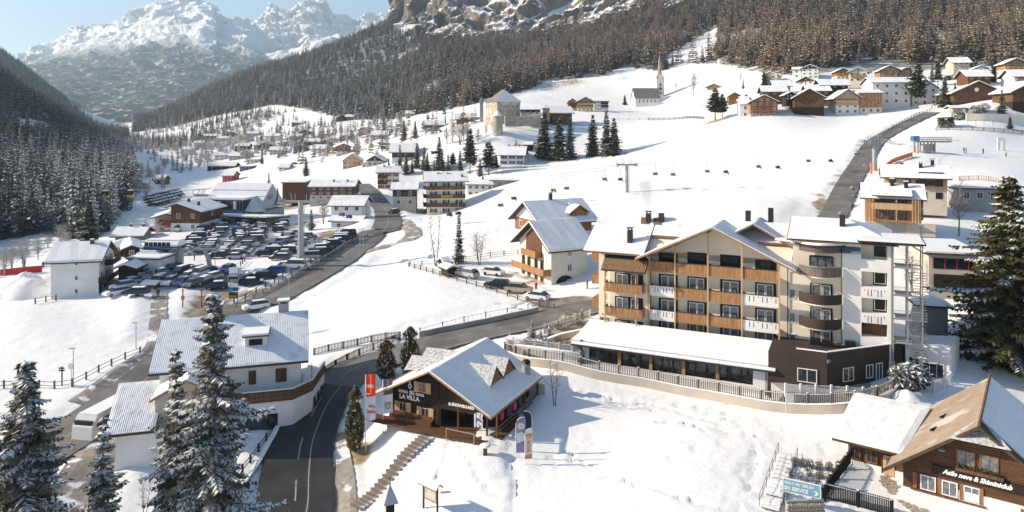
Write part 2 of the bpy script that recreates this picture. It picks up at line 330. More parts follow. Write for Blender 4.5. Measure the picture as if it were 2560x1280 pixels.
# small relief
fb = np.array([[mnoise.noise(Vector((x * 0.05, y * 0.05, 0))) * 0.35 + mnoise.noise(Vector((x * 0.3, y * 0.3, 4))) * 0.06 for x in gx] for y in gy])
amp = np.clip((GYm - 60) / 300, 0.35, 6) * (1 - BANK)
GZ += fb * amp * np.where(BANK > 0, 0, 1)
def ground_material():
    m = bpy.data.materials.new('snow_ground'); m.use_nodes = True; n = m.node_tree.nodes; l = m.node_tree.links
    p = n['Principled BSDF']; p.inputs['Roughness'].default_value = 0.6; p.inputs['Specular IOR Level'].default_value = 0.15
    tc = n.new('ShaderNodeTexCoord'); at = n.new('ShaderNodeAttribute'); at.attribute_name = 'cover'
    sp = n.new('ShaderNodeSeparateColor'); l.new(at.outputs[0], sp.inputs[0])
    def noise(s, d=5):
        t = n.new('ShaderNodeTexNoise'); t.inputs['Scale'].default_value = s; t.inputs['Detail'].default_value = d; l.new(tc.outputs['Object'], t.inputs[0]); return t.outputs[0]
    def mth(op, a, b):
        x = n.new('ShaderNodeMath'); x.operation = op
        for i, v in enumerate((a, b)):
            if isinstance(v, (int, float)): x.inputs[i].default_value = v
            else: l.new(v, x.inputs[i])
        return x.outputs[0]
    def ramp(s, a, b):
        r = n.new('ShaderNodeMapRange'); r.inputs[1].default_value = a; r.inputs[2].default_value = b; l.new(s, r.inputs[0]); return r.outputs[0]
    def mix(f, a, b):
        x = n.new('ShaderNodeMix'); x.data_type = 'RGBA'; l.new(f, x.inputs[0])
        for i, v in ((6, a), (7, b)):
            if isinstance(v, tuple): x.inputs[i].default_value = (*v, 1)
            else: l.new(v, x.inputs[i])
        return x.outputs[2]
    base = mix(ramp(noise(0.02), .35, .65), (0.865, 0.865, 0.855), (0.82, 0.825, 0.82))
    def cover(ch, sc, col1, col2, sc2):
        f = ramp(mth('ADD', mth('MULTIPLY', ch, 0.9), mth('SUBTRACT', noise(sc, 8), 0.62)), 0.20, 0.42)
        return f, mix(ramp(noise(sc2), .4, .6), col1, col2)
    f, c = cover(sp.outputs[0], 0.5, (0.42, 0.33, 0.20), (0.30, 0.23, 0.14), 0.8); base = mix(f, base, c)
    f, c = cover(sp.outputs[1], 0.35, (0.34, 0.28, 0.22), (0.20, 0.165, 0.135), 0.3); base = mix(f, base, c)
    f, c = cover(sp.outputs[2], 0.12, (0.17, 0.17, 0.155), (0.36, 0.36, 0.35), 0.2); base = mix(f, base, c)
    l.new(base, p.inputs['Base Color'])
    b1 = n.new('ShaderNodeBump'); b1.inputs['Strength'].default_value = 0.5; b1.inputs['Distance'].default_value = 0.35; l.new(noise(0.45, 6), b1.inputs['Height'])
    b2 = n.new('ShaderNodeBump'); b2.inputs['Strength'].default_value = 0.22; b2.inputs['Distance'].default_value = 0.08; l.new(noise(3.2, 3), b2.inputs['Height']); l.new(b1.outputs[0], b2.inputs['Normal'])
    l.new(b2.outputs[0], p.inputs['Normal']); return m
def grid_faces(nx, ny):
    a = (np.arange(ny - 1)[:, None] * nx + np.arange(nx - 1)[None]).ravel(); return np.stack([a, a + 1, a + nx + 1, a + nx], -1)
def grid_obj(name, X, Y, Z, mat, attr=None, kind='structure', label=None):
    ny, nx = X.shape; me = bpy.data.meshes.new(name); f = grid_faces(nx, ny)
    me.vertices.add(nx * ny); me.vertices.foreach_set('co', np.stack([X, Y, Z], -1).astype(np.float32).ravel())
    me.loops.add(f.size); me.loops.foreach_set('vertex_index', f.ravel().astype(np.int32))
    me.polygons.add(len(f)); me.polygons.foreach_set('loop_start', np.arange(0, f.size, 4, dtype=np.int32)); me.polygons.foreach_set('loop_total', np.full(len(f), 4, np.int32))
    me.update(calc_edges=True); me.polygons.foreach_set('use_smooth', [True] * len(f)); me.materials.append(mat)
    if attr is not None:
        ca = me.color_attributes.new('cover', 'FLOAT_COLOR', 'POINT'); ca.data.foreach_set('color', attr.astype(np.float32).ravel())
    o = bpy.data.objects.new(name, me); COL.objects.link(o); tag(o, kind=kind, label=label); return o
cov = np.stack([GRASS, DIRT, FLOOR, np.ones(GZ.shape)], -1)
# ---- footprints and ski tracks pressed into the near snow
def dent(px0, py0, px1, py1, depth=-0.26, wob=0.0, w_=0.8):
    a, b = G(px0, py0), G(px1, py1); L = (b - a).length; n = int(L / 0.55)
    for k in range(n):
        t = k / n; x = a.x + (b.x - a.x) * t + math.sin(k * .35) * wob; y = a.y + (b.y - a.y) * t + math.cos(k * .2) * wob
        i = int(np.searchsorted(gx, x)); j = int(np.searchsorted(gy, y)); GZ[j, i] += depth * (0.6 + 0.4 * rng.random())
for q in [(1420,1155,1760,1270),(1760,1270,1900,1320),(1262,1160,1285,1290),(1268,1160,1292,1290),(1862,1230,1890,1120),(1850,1190,1866,1150),(1890,1120,1925,1130),(1110,1120,1090,1190),(1090,1190,1070,1215),(1420,980,1600,1010),(1600,1010,1860,1070),(1425,990,1600,1022),(1130,1110,1250,1250),(1500,1200,1620,1215),(1640,1060,1900,1090)]: dent(*q, wob=.3)
for k in range(520):
    x, y = rng.uniform(-14, 32), rng.uniform(59, 83); i = int(np.searchsorted(gx, x)); j = int(np.searchsorted(gy, y))
    if BANK[j, i] == 0 and mnoise.noise(Vector((x * .12, y * .12, 9))) > .05: GZ[j, i] -= rng.uniform(.06, .20)
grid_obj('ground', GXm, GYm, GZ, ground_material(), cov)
road_mesh('road_fork', 'fork', M_path, drape=.08)
road_mesh('driveway', 'drive', M_path, drape=.09)
road_mesh('pavement', 'walk', M_path, drape=.10)
road_mesh('verge_strip', 'verge', M_path, drape=.07)
def ZG(x, y): return hz(x, y)
# ---------------- lofted mountains: rows of measured points, bicubic, with rock relief
def loft(name, rows, nu, nv, amp, sc, mat, seed=0, kind='structure', ridged=True, fade=0.0, zs=1.6):
    Rw = [[W(*p) for p in r] for r in rows]
    def interp(lst, m):
        P = [lst[0] * 2 - lst[1]] + lst + [lst[-1] * 2 - lst[-2]]; out = []
        for k in range(m):
            t = k / (m - 1) * (len(lst) - 1); i = min(int(t), len(lst) - 2); t -= i; a, b, c, d = P[i:i+4]
            out.append(0.5 * ((2*b) + (c-a)*t + (2*a-5*b+4*c-d)*t*t + (3*b-a-3*c+d)*t**3))
        return out
    cols = [interp(r, nu) for r in Rw]; grid = list(zip(*[interp([cols[j][i] for j in range(len(cols))], nv) for i in range(nu)]))
    X = np.zeros((nv, nu)); Y = X.copy(); Z = X.copy()
    for j in range(nv):
        for i in range(nu):
            v = grid[j][i]; q = Vector((v.x * sc, v.y * sc, v.z * sc * zs + seed))
            h = (mnoise.ridged_multi_fractal(q, 0.9, 2.1, 6, 1.0, 2.0) - 1.0) if ridged else mnoise.fractal(q, 1, 2, 5)
            h2 = mnoise.fractal(q * 3.1, 0.8, 2.0, 4); am = amp * (1 - fade * j / nv)
            X[j, i] = v.x + h2 * am * .25; Y[j, i] = v.y - h * am * .7; Z[j, i] = v.z + h * am * .45
    return grid_obj(name, X, Y, Z, mat, kind=kind)
def rock_snow_mat(name, rock, rock2, snow_lo, snow_hi, scale, forest=None, fz=None, bdist=20, strata=0.0):
    m = bpy.data.materials.new(name); m.use_nodes = True; n = m.node_tree.nodes; l = m.node_tree.links
    p = n['Principled BSDF']; p.inputs['Roughness'].default_value = 0.85; p.inputs['Specular IOR Level'].default_value = 0.1
    ge = n.new('ShaderNodeNewGeometry'); sx = n.new('ShaderNodeSeparateXYZ'); l.new(ge.outputs['Normal'], sx.inputs[0])
    sp = n.new('ShaderNodeSeparateXYZ'); l.new(ge.outputs['Position'], sp.inputs[0])
    def noise(s, d=8):
        mp = n.new('ShaderNodeMapping'); mp.inputs['Scale'].default_value = (1, 1, .5 if strata else 1); l.new(ge.outputs['Position'], mp.inputs[0])
        t = n.new('ShaderNodeTexNoise'); t.inputs['Scale'].default_value = s; t.inputs['Detail'].default_value = d; t.inputs['Roughness'].default_value = .62; l.new(mp.outputs[0], t.inputs[0]); return t.outputs[0]
    def mth(op, a, b):
        x = n.new('ShaderNodeMath'); x.operation = op
        for i, v in enumerate((a, b)):
            if isinstance(v, (int, float)): x.inputs[i].default_value = v
            else: l.new(v, x.inputs[i])
        return x.outputs[0]
    def ramp(s, a, b):
        r = n.new('ShaderNodeMapRange'); r.inputs[1].default_value = a; r.inputs[2].default_value = b; l.new(s, r.inputs[0]); return r.outputs[0]
    def mix(f, a, b):
        x = n.new('ShaderNodeMix'); x.data_type = 'RGBA'; l.new(f, x.inputs[0])
        for i, v in ((6, a), (7, b)):
            if isinstance(v, tuple): x.inputs[i].default_value = (*v, 1)
            else: l.new(v, x.inputs[i])
        return x.outputs[2]
    rk = mix(ramp(noise(scale * 2), .4, .6), rock, rock2)
    sl = mth('ADD', sx.outputs[2], mth('MULTIPLY', mth('SUBTRACT', noise(scale * 5), 0.5), 1.1))
    col = mix(ramp(sl, snow_lo, snow_hi), rk, (0.84, 0.85, 0.87))
    if forest:
        f = ramp(mth('ADD', sp.outputs[2], mth('MULTIPLY', mth('SUBTRACT', noise(scale * 1.2), 0.5), fz[2])), fz[1], fz[0])
        f2 = mth('MULTIPLY', f, ramp(noise(scale * 14, 4), .24, .46))
        col = mix(f2, col, forest)
    l.new(col, p.inputs['Base Color'])
    b = n.new('ShaderNodeBump'); b.inputs['Strength'].default_value = 0.9; b.inputs['Distance'].default_value = bdist; l.new(noise(scale * 6, 6), b.inputs['Height'])
    l.new(b.outputs[0], p.inputs['Normal']); return m
M_far = rock_snow_mat('mountain_rock', (0.30, 0.28, 0.27), (0.40, 0.37, 0.34), -.10, 0.22, 0.0016, forest=(0.05, 0.06, 0.055), fz=(520, 680, 380), bdist=60)
M_peak = rock_snow_mat('peak_rock', (0.27, 0.25, 0.24), (0.38, 0.35, 0.33), 0.0, 0.36, 0.003, bdist=45)
M_cliff = rock_snow_mat('cliff_rock', (0.115, 0.10, 0.088), (0.25, 0.205, 0.165), 0.46, 0.66, 0.016, bdist=9, strata=1)
# big snowy massif (left of the valley head), its foot wooded
def row(s, Y, dy=0): return [(a, b + dy, Y) for a, b in s]
S1 = [(-200,220),(20,160),(80,122),(150,100),(210,70),(300,48),(345,32),(430,2),(470,-2),(535,4),(546,36),(600,44),(640,64),(690,110),(760,150)]
loft('mountain_massif', [row(S1, 6400), [(a, b + 24 + (10 if 300 < a < 560 else 0), 6000) for a, b in S1], [(a, b + 42 + 22 * math.exp(-((a-430)/170)**2), 5500) for a, b in S1],
     [(a, 148 + abs(a - 450) * .06, 4700) for a, b in S1], [(a, 182 + abs(a - 400) * .05, 4200) for a, b in S1], [(a, 236 + (0 if a < 600 else 8), 3500) for a, b in S1], [(a, 300, 3000) for a, b in S1], [(a, 345, 2700) for a, b in S1]],
     320, 160, 105, 0.0030, M_far, 3, fade=.8)
S2 = [(540,70),(600,66),(628,50),(640,48),(668,28),(684,14),(697,26),(722,34),(738,20),(752,8),(782,1),(812,12),(836,40),(866,44),(892,52),(930,36),(960,28),(985,46),(1010,70),(1060,110)]
loft('mountain_peaks', [row(S2, 7600), row(S2, 7200, 26), [(a, 95 + (8 if a > 840 else 0), 6700) for a, b in S2], [(a, 135, 6200) for a, b in S2], [(a, 175, 5800) for a, b in S2], [(a, 240, 5300) for a, b in S2]],
     260, 90, 130, 0.0032, M_peak, 9)
S3 = [(600,150),(660,140),(730,128),(770,100),(800,86),(840,84),(870,96),(900,120),(950,170)]
loft('mountain_foothill', [row(S3, 5200), [(a, b + 18, 5000) for a, b in S3], [(a, b + 50, 4600) for a, b in S3], [(a, 260, 4000) for a, b in S3]], 130, 60, 60, 0.004, M_peak, 5)
# rock cliffs above the wooded slope on the right
C0 = [(975,72),(1000,20),(1015,-30),(1120,-60),(1300,-90),(1480,-90),(1620,-70),(1700,-40),(1760,-10)]
loft('cliff', [[(a, b - 130, 1750) for a, b in C0], [(a, b, 1560) for a, b in C0], [(985,70,1480),(1012,40,1450),(1060,5,1430),(1150,-2,1390),(1300,-5,1340),(1450,-15,1290),(1560,-25,1250),(1660,-30,1200),(1740,-12,1160)],
     [(990,88,1400),(1030,66,1380),(1080,58,1340),(1160,66,1280),(1300,78,1220),(1420,62,1170),(1540,36,1130),(1640,10,1090),(1720,12,1040)],
     [(985,110,1350),(1030,100,1320),(1080,100,1270),(1160,112,1200),(1300,118,1130),(1420,96,1080),(1540,66,1040),(1640,40,1000),(1720,34,960)]], 340, 130, 40, 0.013, M_cliff, 2, zs=.45)
# haze: the valley air
hzm = bpy.data.materials.new('haze_air'); hzm.use_nodes = True; hn = hzm.node_tree.nodes; hn.clear()
pv = hn.new('ShaderNodeVolumePrincipled'); ho = hn.new('ShaderNodeOutputMaterial'); hzm.node_tree.links.new(pv.outputs[0], ho.inputs['Volume'])
pv.inputs['Density'].default_value = 0.00011; pv.inputs['Color'].default_value = (0.58, 0.80, 1.0, 1); pv.inputs['Anisotropy'].default_value = 0.2
hb = MB().box(-4800, 4800, -150, 8600, -60, 1750).obj('haze', hzm); tag(hb, kind='stuff', label='thin blue valley haze')
# ---------------- trees
M_needle = nmat('spruce_needles', (0.030, 0.042, 0.020), 0.8, c2=(0.070, 0.072, 0.030), nscale=0.9, spec=0.15)
M_needleb = nmat('blue_spruce_needles', (0.046, 0.060, 0.050), 0.8, c2=(0.085, 0.095, 0.080), nscale=0.9, spec=0.15)
M_larch = nmat('larch_twigs', (0.23, 0.175, 0.13), 0.9, c2=(0.33, 0.255, 0.19), nscale=0.6, spec=0.1)
M_frost = nmat('frosted_twigs', (0.42, 0.42, 0.43), 0.8, c2=(0.24, 0.23, 0.22), nscale=1.5, spec=0.1)
M_frostw = nmat('frosted_shrub_twigs', (0.50, 0.48, 0.45), 0.8, c2=(0.33, 0.30, 0.27), nscale=1.2, spec=0.1)
M_bark = nmat('bark', (0.11, 0.085, 0.065), 0.9, c2=(0.19, 0.16, 0.13), nscale=5, stretch=(1, 1, .3))
M_barkp = nmat('pale_bark', (0.34, 0.29, 0.22), 0.9, c2=(0.22, 0.18, 0.14), nscale=3, stretch=(1, 1, .3))
M_twig = nmat('bare_twigs', (0.17, 0.125, 0.10), 0.9, c2=(0.24, 0.19, 0.15), nscale=2)
M_golden = nmat('yellowed_needles', (0.20, 0.15, 0.035), 0.85, c2=(0.10, 0.10, 0.03), nscale=1.2)
M_hero = nmat('frosted_needles', (0.085, 0.088, 0.055), 0.8, c2=(0.20, 0.17, 0.12), nscale=.8, nlo=.4, nhi=.6, c3=(.30, .28, .25), n3=.56, spec=0.15)
M_olive = nmat('olive_needles', (0.045, 0.048, 0.018), 0.8, c2=(0.12, 0.105, 0.035), nscale=.7, nlo=.4, nhi=.6, spec=0.15)
M_treesnow = nmat('tree_snow', (0.86, 0.86, 0.86), 0.6, spec=0.2)

def spruce_crown(h, r, whorls, nb, sub, snowp, seed, base=0.06, power=0.8, droop=0.42, blade=0.30, hang=0.35, light=0, asym=0.0):
    """conifer crown of drooping branches carrying needle sprays; material 0 needles, 1 snow"""
    g = random.Random(seed); V = []; Fs = []; Ms = []
    def q(a, b, c, d, mi): o = len(V); V.extend((a, b, c, d)); Fs.append((o, o+1, o+2, o+3)); Ms.append(mi)
    for k in range(whorls):
        t = (k + g.random() * .6) / whorls; z0 = h * (base + (1 - base) * t)
        Rr = r * max(0.03, (1 - t) ** power) * g.uniform(.78, 1.12)
        n = max(3, int(nb * (0.55 + 0.45 * (1 - t))))
        off = g.random() * 6.28; gust = g.uniform(.75, 1.2)
        for b in range(n):
            az = off + 6.283 * (b + g.uniform(-.3, .3)) / n; L = Rr * g.uniform(.5, 1.2) * gust * (1 + .3 * math.sin(az * 2 + k * .35 + seed)) * (1 + asym * math.cos(az)); ca, sa = math.cos(az), math.sin(az)
            dr = droop * g.uniform(.7, 1.3)
            def sp(s): return (ca * L * s, sa * L * s, z0 - dr * L * s + dr * .55 * L * s * s)
            snowy = g.random() < snowp
            if sub == 0:
                p0, p1, p2 = sp(0.0), sp(.6), sp(1.0); wd = L * .30 + blade * .25
                nx, ny = -sa * wd, ca * wd; hg = hang * wd * 1.6
                q(p0, (p1[0]+nx, p1[1]+ny, p1[2]-hg), p2, (p1[0]-nx, p1[1]-ny, p1[2]-hg), 0)
                if snowy:
                    e = 0.05 * wd + .02; w2 = .62
                    q((p0[0], p0[1], p0[2]+e), (p1[0]+nx*w2, p1[1]+ny*w2, p1[2]-hg*.6+e), (p2[0], p2[1], p2[2]+e), (p1[0]-nx*w2, p1[1]-ny*w2, p1[2]-hg*.6+e), 1)
                continue
            m = max(2, int(sub * (0.35 + 0.65 * L / r)))
            for j in range(m):
                s = (j + g.random()) / m; s = 0.12 + .88 * s; p = sp(s)
                for side in (-1, 1):
                    l2 = blade * (0.5 + 1.1 * (1 - s)) * (L / r * .5 + .6) * g.uniform(.7, 1.3); fw = g.uniform(.3, .9)
                    dx = (ca * fw - sa * side) * l2; dy = (sa * fw + ca * side) * l2; dz = -hang * l2 * g.uniform(.4, 1.6)
                    wx, wy = ca * l2 * .34, sa * l2 * .34; tip = (p[0] + dx, p[1] + dy, p[2] + dz); md = (p[0] + dx * .5, p[1] + dy * .5, p[2] + dz * .35)
                    q(p, (md[0] + wx, md[1] + wy, md[2] - l2 * .08), tip, (md[0] - wx, md[1] - wy, md[2] - l2 * .12), 0)
                    if g.random() < .5:   # needles hanging below the twig
                        hl = l2 * g.uniform(.4, .9); q((p[0], p[1], p[2]), md, (md[0] + wx * .3, md[1] + wy * .3, md[2] - hl), (p[0], p[1], p[2] - hl * .7), 0)
                    if snowy and g.random() < .92:
                        e = .035 * g.uniform(.6, 1.4) + l2 * .03; k2 = g.uniform(.7, 1.05)
                        q((p[0], p[1], p[2]+e), (p[0]+(dx*.5+wx)*k2, p[1]+(dy*.5+wy)*k2, p[2]+dz*.35*k2+e), (p[0]+dx*k2, p[1]+dy*k2, p[2]+dz*k2+e), (p[0]+(dx*.5-wx)*k2, p[1]+(dy*.5-wy)*k2, p[2]+dz*.35*k2+e), 1)
    return V, Fs, Ms
def mk(name, VFM, mats):
    me = bpy.data.meshes.new(name); me.from_pydata(VFM[0], [], VFM[1])
    for m in mats: me.materials.append(m)
    me.polygons.foreach_set('material_index', VFM[2]); me.update(); return me
TR = {}
def trunk_me(h, r, mat=None, key='t'):
    k = (key, round(h, 1), round(r, 2))
    if k not in TR:
        mb = MB(); mb.tube([(0, 0, -1.0), (0, 0, h * .3), (0, 0, h * .98)], [r, r * .75, r * .1], 7); TR[k] = mb.mesh('trunk', mat or M_bark)
    return TR[k]
# mid-detail library
LIB = {}
def lib(kind, var):
    k = (kind, var)
    if k in LIB: return LIB[k]
    s = hash_(kind) + var * 17
    if kind == 'spruce': c = mk('crown', spruce_crown(16, 3.1, 34, 12, 5, .55, s, blade=.75, power=.85), [M_needle, M_treesnow])
    elif kind == 'green': c = mk('crown', spruce_crown(16, 3.4, 36, 12, 6, .32, s, blade=.8, power=.7), [M_needle, M_treesnow])
    elif kind == 'frosted': c = mk('crown', spruce_crown(16, 3.2, 30, 11, 4, .85, s, blade=.85), [M_needleb, M_treesnow])
    elif kind == 'slim': c = mk('crown', spruce_crown(16, 2.2, 36, 11, 4, .5, s, blade=.6, power=.8), [M_needle, M_treesnow])
    elif kind == 'larch': c = mk('crown', spruce_crown(16, 2.6, 30, 9, 4, .12, s, blade=.55, droop=.1, hang=.25, power=.75), [M_larch, M_treesnow])
    elif kind == 'pine': c = mk('crown', spruce_crown(16, 3.6, 22, 11, 5, .35, s, base=.3, blade=1.0, power=.5, droop=.25), [M_needle, M_treesnow])
    LIB[k] = c; return c
def hash_(s): return sum(ord(ch) * (i + 3) for i, ch in enumerate(s)) % 977
def conifer(name, x, y, h, kind, label, group=None, var=None, wide=1.0, z=None, cat='tree'):
    z = hz(x, y) if z is None else z
    root = empty(name, (x, y, z - .1), rng.random() * 6.28, label, cat, group)
    v = rng.randrange(3) if var is None else var; c = mobj('crown', lib(kind, v), root); s = h / 16; root.scale = (s * wide, s * wide, s)
    mobj('trunk', trunk_me(16, .28, M_bark), root); return root
def bare_tree(name, x, y, h, label, seed=1, spread=.5, frost=False, group=None, multi=1, z=None, dens=3, thick=1.0, cat='tree', pale=False, start=.25):
    g = random.Random(seed); tb = MB(); cb = MB()
    def br(p, d, L, r, depth):
        n = 3; pts = [p]; q = p.copy(); dd = d.copy()
        for i in range(n):
            dd = (dd + Vector((g.uniform(-.18, .18), g.uniform(-.18, .18), g.uniform(-.02, .16)))).normalized(); q = q + dd * L / n; pts.append(q.copy())
        cb.tube(pts, [r, r * .8, r * .6, r * .35], 3, cap=False)
        if depth > 0:
            for k in range(dens + (1 if depth > 1 else 0)):
                t = g.uniform(.25, 1); i = min(int(t * n), n - 1); bp = pts[i] + (pts[i+1] - pts[i]) * (t * n - i)
                a = g.random() * 6.28; side = Vector((math.cos(a), math.sin(a), g.uniform(-.1, .7))).normalized()
                br(bp, (dd * .55 + side * .75).normalized(), L * g.uniform(.4, .65), r * .5, depth - 1)
    for mtr in range(multi):
        lean = Vector((g.uniform(-.25, .25), g.uniform(-.25, .25), 0)) * (1 if multi > 1 else .2); hh = h * g.uniform(.85, 1)
        pts = [Vector((0, 0, -.5)) + lean * .3, Vector((lean.x * hh * .3, lean.y * hh * .3, hh * .35)), Vector((lean.x * hh * .5 + g.uniform(-.2, .2), lean.y * hh * .5, hh * .7)), Vector((lean.x * hh * .6, lean.y * hh * .6, hh))]
        r0 = .016 * h * thick; tb.tube(pts, [r0, r0 * .7, r0 * .45, r0 * .12], 6)
        nb = int(11 + h * .9)
        for k in range(nb):
            t = start + (1 - start) * (k + g.random()) / nb; sg = t * 3; i = min(int(sg), 2); bp = pts[i] + (pts[i+1] - pts[i]) * (sg - i)
            a = k * 2.4 + g.random(); up = g.uniform(.35, .9)
            br(bp, Vector((math.cos(a), math.sin(a), up)).normalized(), h * spread * (1.05 - t * .8) * g.uniform(.6, 1), r0 * .35, 2)
    z = hz(x, y) if z is None else z
    root = empty(name, (x, y, z), g.random() * 6, label, cat, group)
    m = M_frostw if frost else M_twig; bk = M_frost if frost else (M_barkp if pale else M_bark)
    tb.obj('trunk', bk, root); cb.obj('crown', m, root); return root
def shrub(name, x, y, h, wd, label, mat, seed=1, n=420, group=None, snow=.25, z=None, cat='shrub'):
    g = random.Random(seed); V = []; Fs = []; Ms = []
    for k in range(n):
        a = g.random() * 6.28; u = g.random() ** .5; t = g.random(); rr = wd * u * (0.55 + .6 * math.sin(t * 2.6)); c = Vector((rr * math.cos(a), rr * math.sin(a), h * t * (1 - .25 * u)))
        d = Vector((g.uniform(-1, 1), g.uniform(-1, 1), g.uniform(.1, 1.2))).normalized() * h * .13; e = d.orthogonal().normalized() * h * .035
        o = len(V); V += [c - d, c + e, c + d, c - e]; Fs.append((o, o+1, o+2, o+3)); Ms.append(1 if g.random() < snow else 0)
    st = MB()
    for k in range(7):
        a = k * .9; st.tube([(0, 0, -.2), (wd * .3 * math.cos(a), wd * .3 * math.sin(a), h * .5), (wd * .6 * math.cos(a), wd * .6 * math.sin(a), h * .9)], [.03 * h, .02 * h, .006 * h], 3, cap=False)
    z = hz(x, y) if z is None else z
    root = empty(name, (x, y, z), 0, label, cat, group); mobj('foliage', mk('foliage', (V, Fs, Ms), [mat, M_treesnow]), root); st.obj('stem', M_bark, root); return root

# ---------------- forests: nearest trees one by one, the mass behind as one wood per kind
def forest_src(kind, var):
    s = hash_(kind) * 3 + var * 31
    if kind == 'spruce': V, Fs, Ms = spruce_crown(20, 3.3, 15, 8, 0, .36, s, base=.08, power=.8, hang=.7); mats = [M_needleb, M_treesnow]
    elif kind == 'larch': V, Fs, Ms = spruce_crown(19, 3.0, 15, 9, 0, .02, s, base=.14, power=.7, droop=.15, hang=.5); mats = [M_larch, M_treesnow]
    elif kind == 'dark': V, Fs, Ms = spruce_crown(20, 3.3, 15, 8, 0, .18, s, base=.08, hang=.7); mats = [M_needleb, M_treesnow]
    else: V, Fs, Ms = spruce_crown(18, 3.2, 15, 8, 0, .9, s, base=.05, hang=.7); mats = [M_frost, M_treesnow]
    mb = MB(); mb.tube([(0, 0, -1), (0, 0, 18)], [.25, .03], 3, cap=False)
    o = len(V); V = V + mb.v; Fs = Fs + [tuple(i + o for i in f) for f in mb.f]; Ms = Ms + [2] * len(mb.f)
    me = mk(kind + '_tree', (V, Fs, Ms), mats + [M_bark]); ob = bpy.data.objects.new(kind + '_tree_shape', me); return ob
def forest_obj(name, pts, srcs, label):
    me = bpy.data.meshes.new(name); me.from_pydata([p[:3] for p in pts], [], [])
    for nm, idx in (('tscale', 3), ('trot', 4)):
        a = me.attributes.new(nm, 'FLOAT', 'POINT'); a.data.foreach_set('value', [p[idx] for p in pts])
    a = me.attributes.new('tidx', 'INT', 'POINT'); a.data.foreach_set('value', [int(p[5]) for p in pts])
    o = bpy.data.objects.new(name, me); COL.objects.link(o); tag(o, kind='stuff', label=label)
    ng = bpy.data.node_groups.new('plant_wood', 'GeometryNodeTree')
    ng.interface.new_socket('Geometry', in_out='INPUT', socket_type='NodeSocketGeometry'); ng.interface.new_socket('Geometry', in_out='OUTPUT', socket_type='NodeSocketGeometry')
    N = ng.nodes; L = ng.links; gi = N.new('NodeGroupInput'); go = N.new('NodeGroupOutput'); ip = N.new('GeometryNodeInstanceOnPoints'); jg = N.new('GeometryNodeJoinGeometry')
    for s in reversed(srcs):
        oi = N.new('GeometryNodeObjectInfo'); oi.inputs['Object'].default_value = s; oi.inputs['As Instance'].default_value = True; L.new(oi.outputs['Geometry'], jg.inputs[0])
    def at(nm, ty):
        a = N.new('GeometryNodeInputNamedAttribute'); a.data_type = ty; a.inputs['Name'].default_value = nm; return a.outputs[0]
    L.new(gi.outputs[0], ip.inputs['Points']); L.new(jg.outputs[0], ip.inputs['Instance']); ip.inputs['Pick Instance'].default_value = True
    L.new(at('tidx', 'INT'), ip.inputs['Instance Index'])
    cb = N.new('ShaderNodeCombineXYZ'); L.new(at('trot', 'FLOAT'), cb.inputs[2]); L.new(cb.outputs[0], ip.inputs['Rotation']); 
    L.new(at('tscale', 'FLOAT'), ip.inputs['Scale']); L.new(ip.outputs[0], go.inputs[0])
    md = o.modifiers.new('wood', 'NODES'); md.node_group = ng; return o
nr = np.random.RandomState(11)
def scatter(n, x0, x1, y0, y1, poly, logy=False):
    x = nr.uniform(x0, x1, n); y = np.exp(nr.uniform(math.log(y0), math.log(y1), n)) if logy else nr.uniform(y0, y1, n); z = hzv(x, y)
    px = CX + x / y * F; py = HY - (z - CAMZ) / y * F
    m = inpoly(px, py, poly)
    for c in CLEAR: m &= ~inpoly(px, py, c)
    return x[m], y[m], z[m], px[m], py[m]
POOL = {'spruce': [], 'larch': [], 'dark': [], 'frost': []}
x, y, z, px, py = scatter(66000, -1000, 900, 330, 1650, FOR_R)
for i in range(len(x)):
    nz_ = mnoise.noise(Vector((x[i] * .008, y[i] * .008, 1))) + mnoise.noise(Vector((x[i] * .03, y[i] * .03, 7))) * .6
    lp = .08 + (.60 if px[i] > 1230 else .22 if px[i] > 900 else .35 if px[i] < 640 else .15)
    k = 'larch' if rng.random() < lp + nz_ * .45 else ('spruce' if px[i] > 1100 else ('spruce' if rng.random() < .72 else 'frost'))
    if px[i] > 1250 and py[i] > 60 and k != 'larch' and rng.random() < .3: k = 'dark'
    if px[i] > 1230 and mnoise.noise(Vector((x[i] * .012, y[i] * .012, 21))) > .3 and py[i] > 60: continue
    s_ = rng.choice((.5, .7, .85, 1.0, 1.1, 1.3)) * rng.uniform(.85, 1.12)
    POOL[k].append((x[i], y[i], z[i] - .3, s_, rng.random() * 6.28, rng.randrange(4), y[i]))
x, y, z, px, py = scatter(26000, -420, -60, 190, 700, FOR_L)
for i in range(len(x)):
    lowp = py[i] > 400
    u = rng.random(); k = ('frost' if u < .66 else 'spruce' if u < .92 else 'dark') if lowp else ('dark' if u < .28 else 'larch' if u < .40 else 'spruce')
    if lowp and px[i] < 240 and py[i] > 500: k = 'dark' if rng.random() < .35 else k
    if lowp and rng.random() < .5: continue
    POOL[k].append((x[i], y[i], z[i] - .3, rng.uniform(.55, 1.15) * (1.05 if lowp else 1), rng.random() * 6.28, rng.randrange(4), y[i]))
x, y, z, px, py = scatter(30000, -1500, -300, 850, 2050, FOR_B)
for i in range(len(x)):
    POOL['spruce' if rng.random() < .75 else 'larch'].append((x[i], y[i], z[i] - .3, rng.uniform(.6, 1.1), rng.random() * 6.28, rng.randrange(4), y[i]))
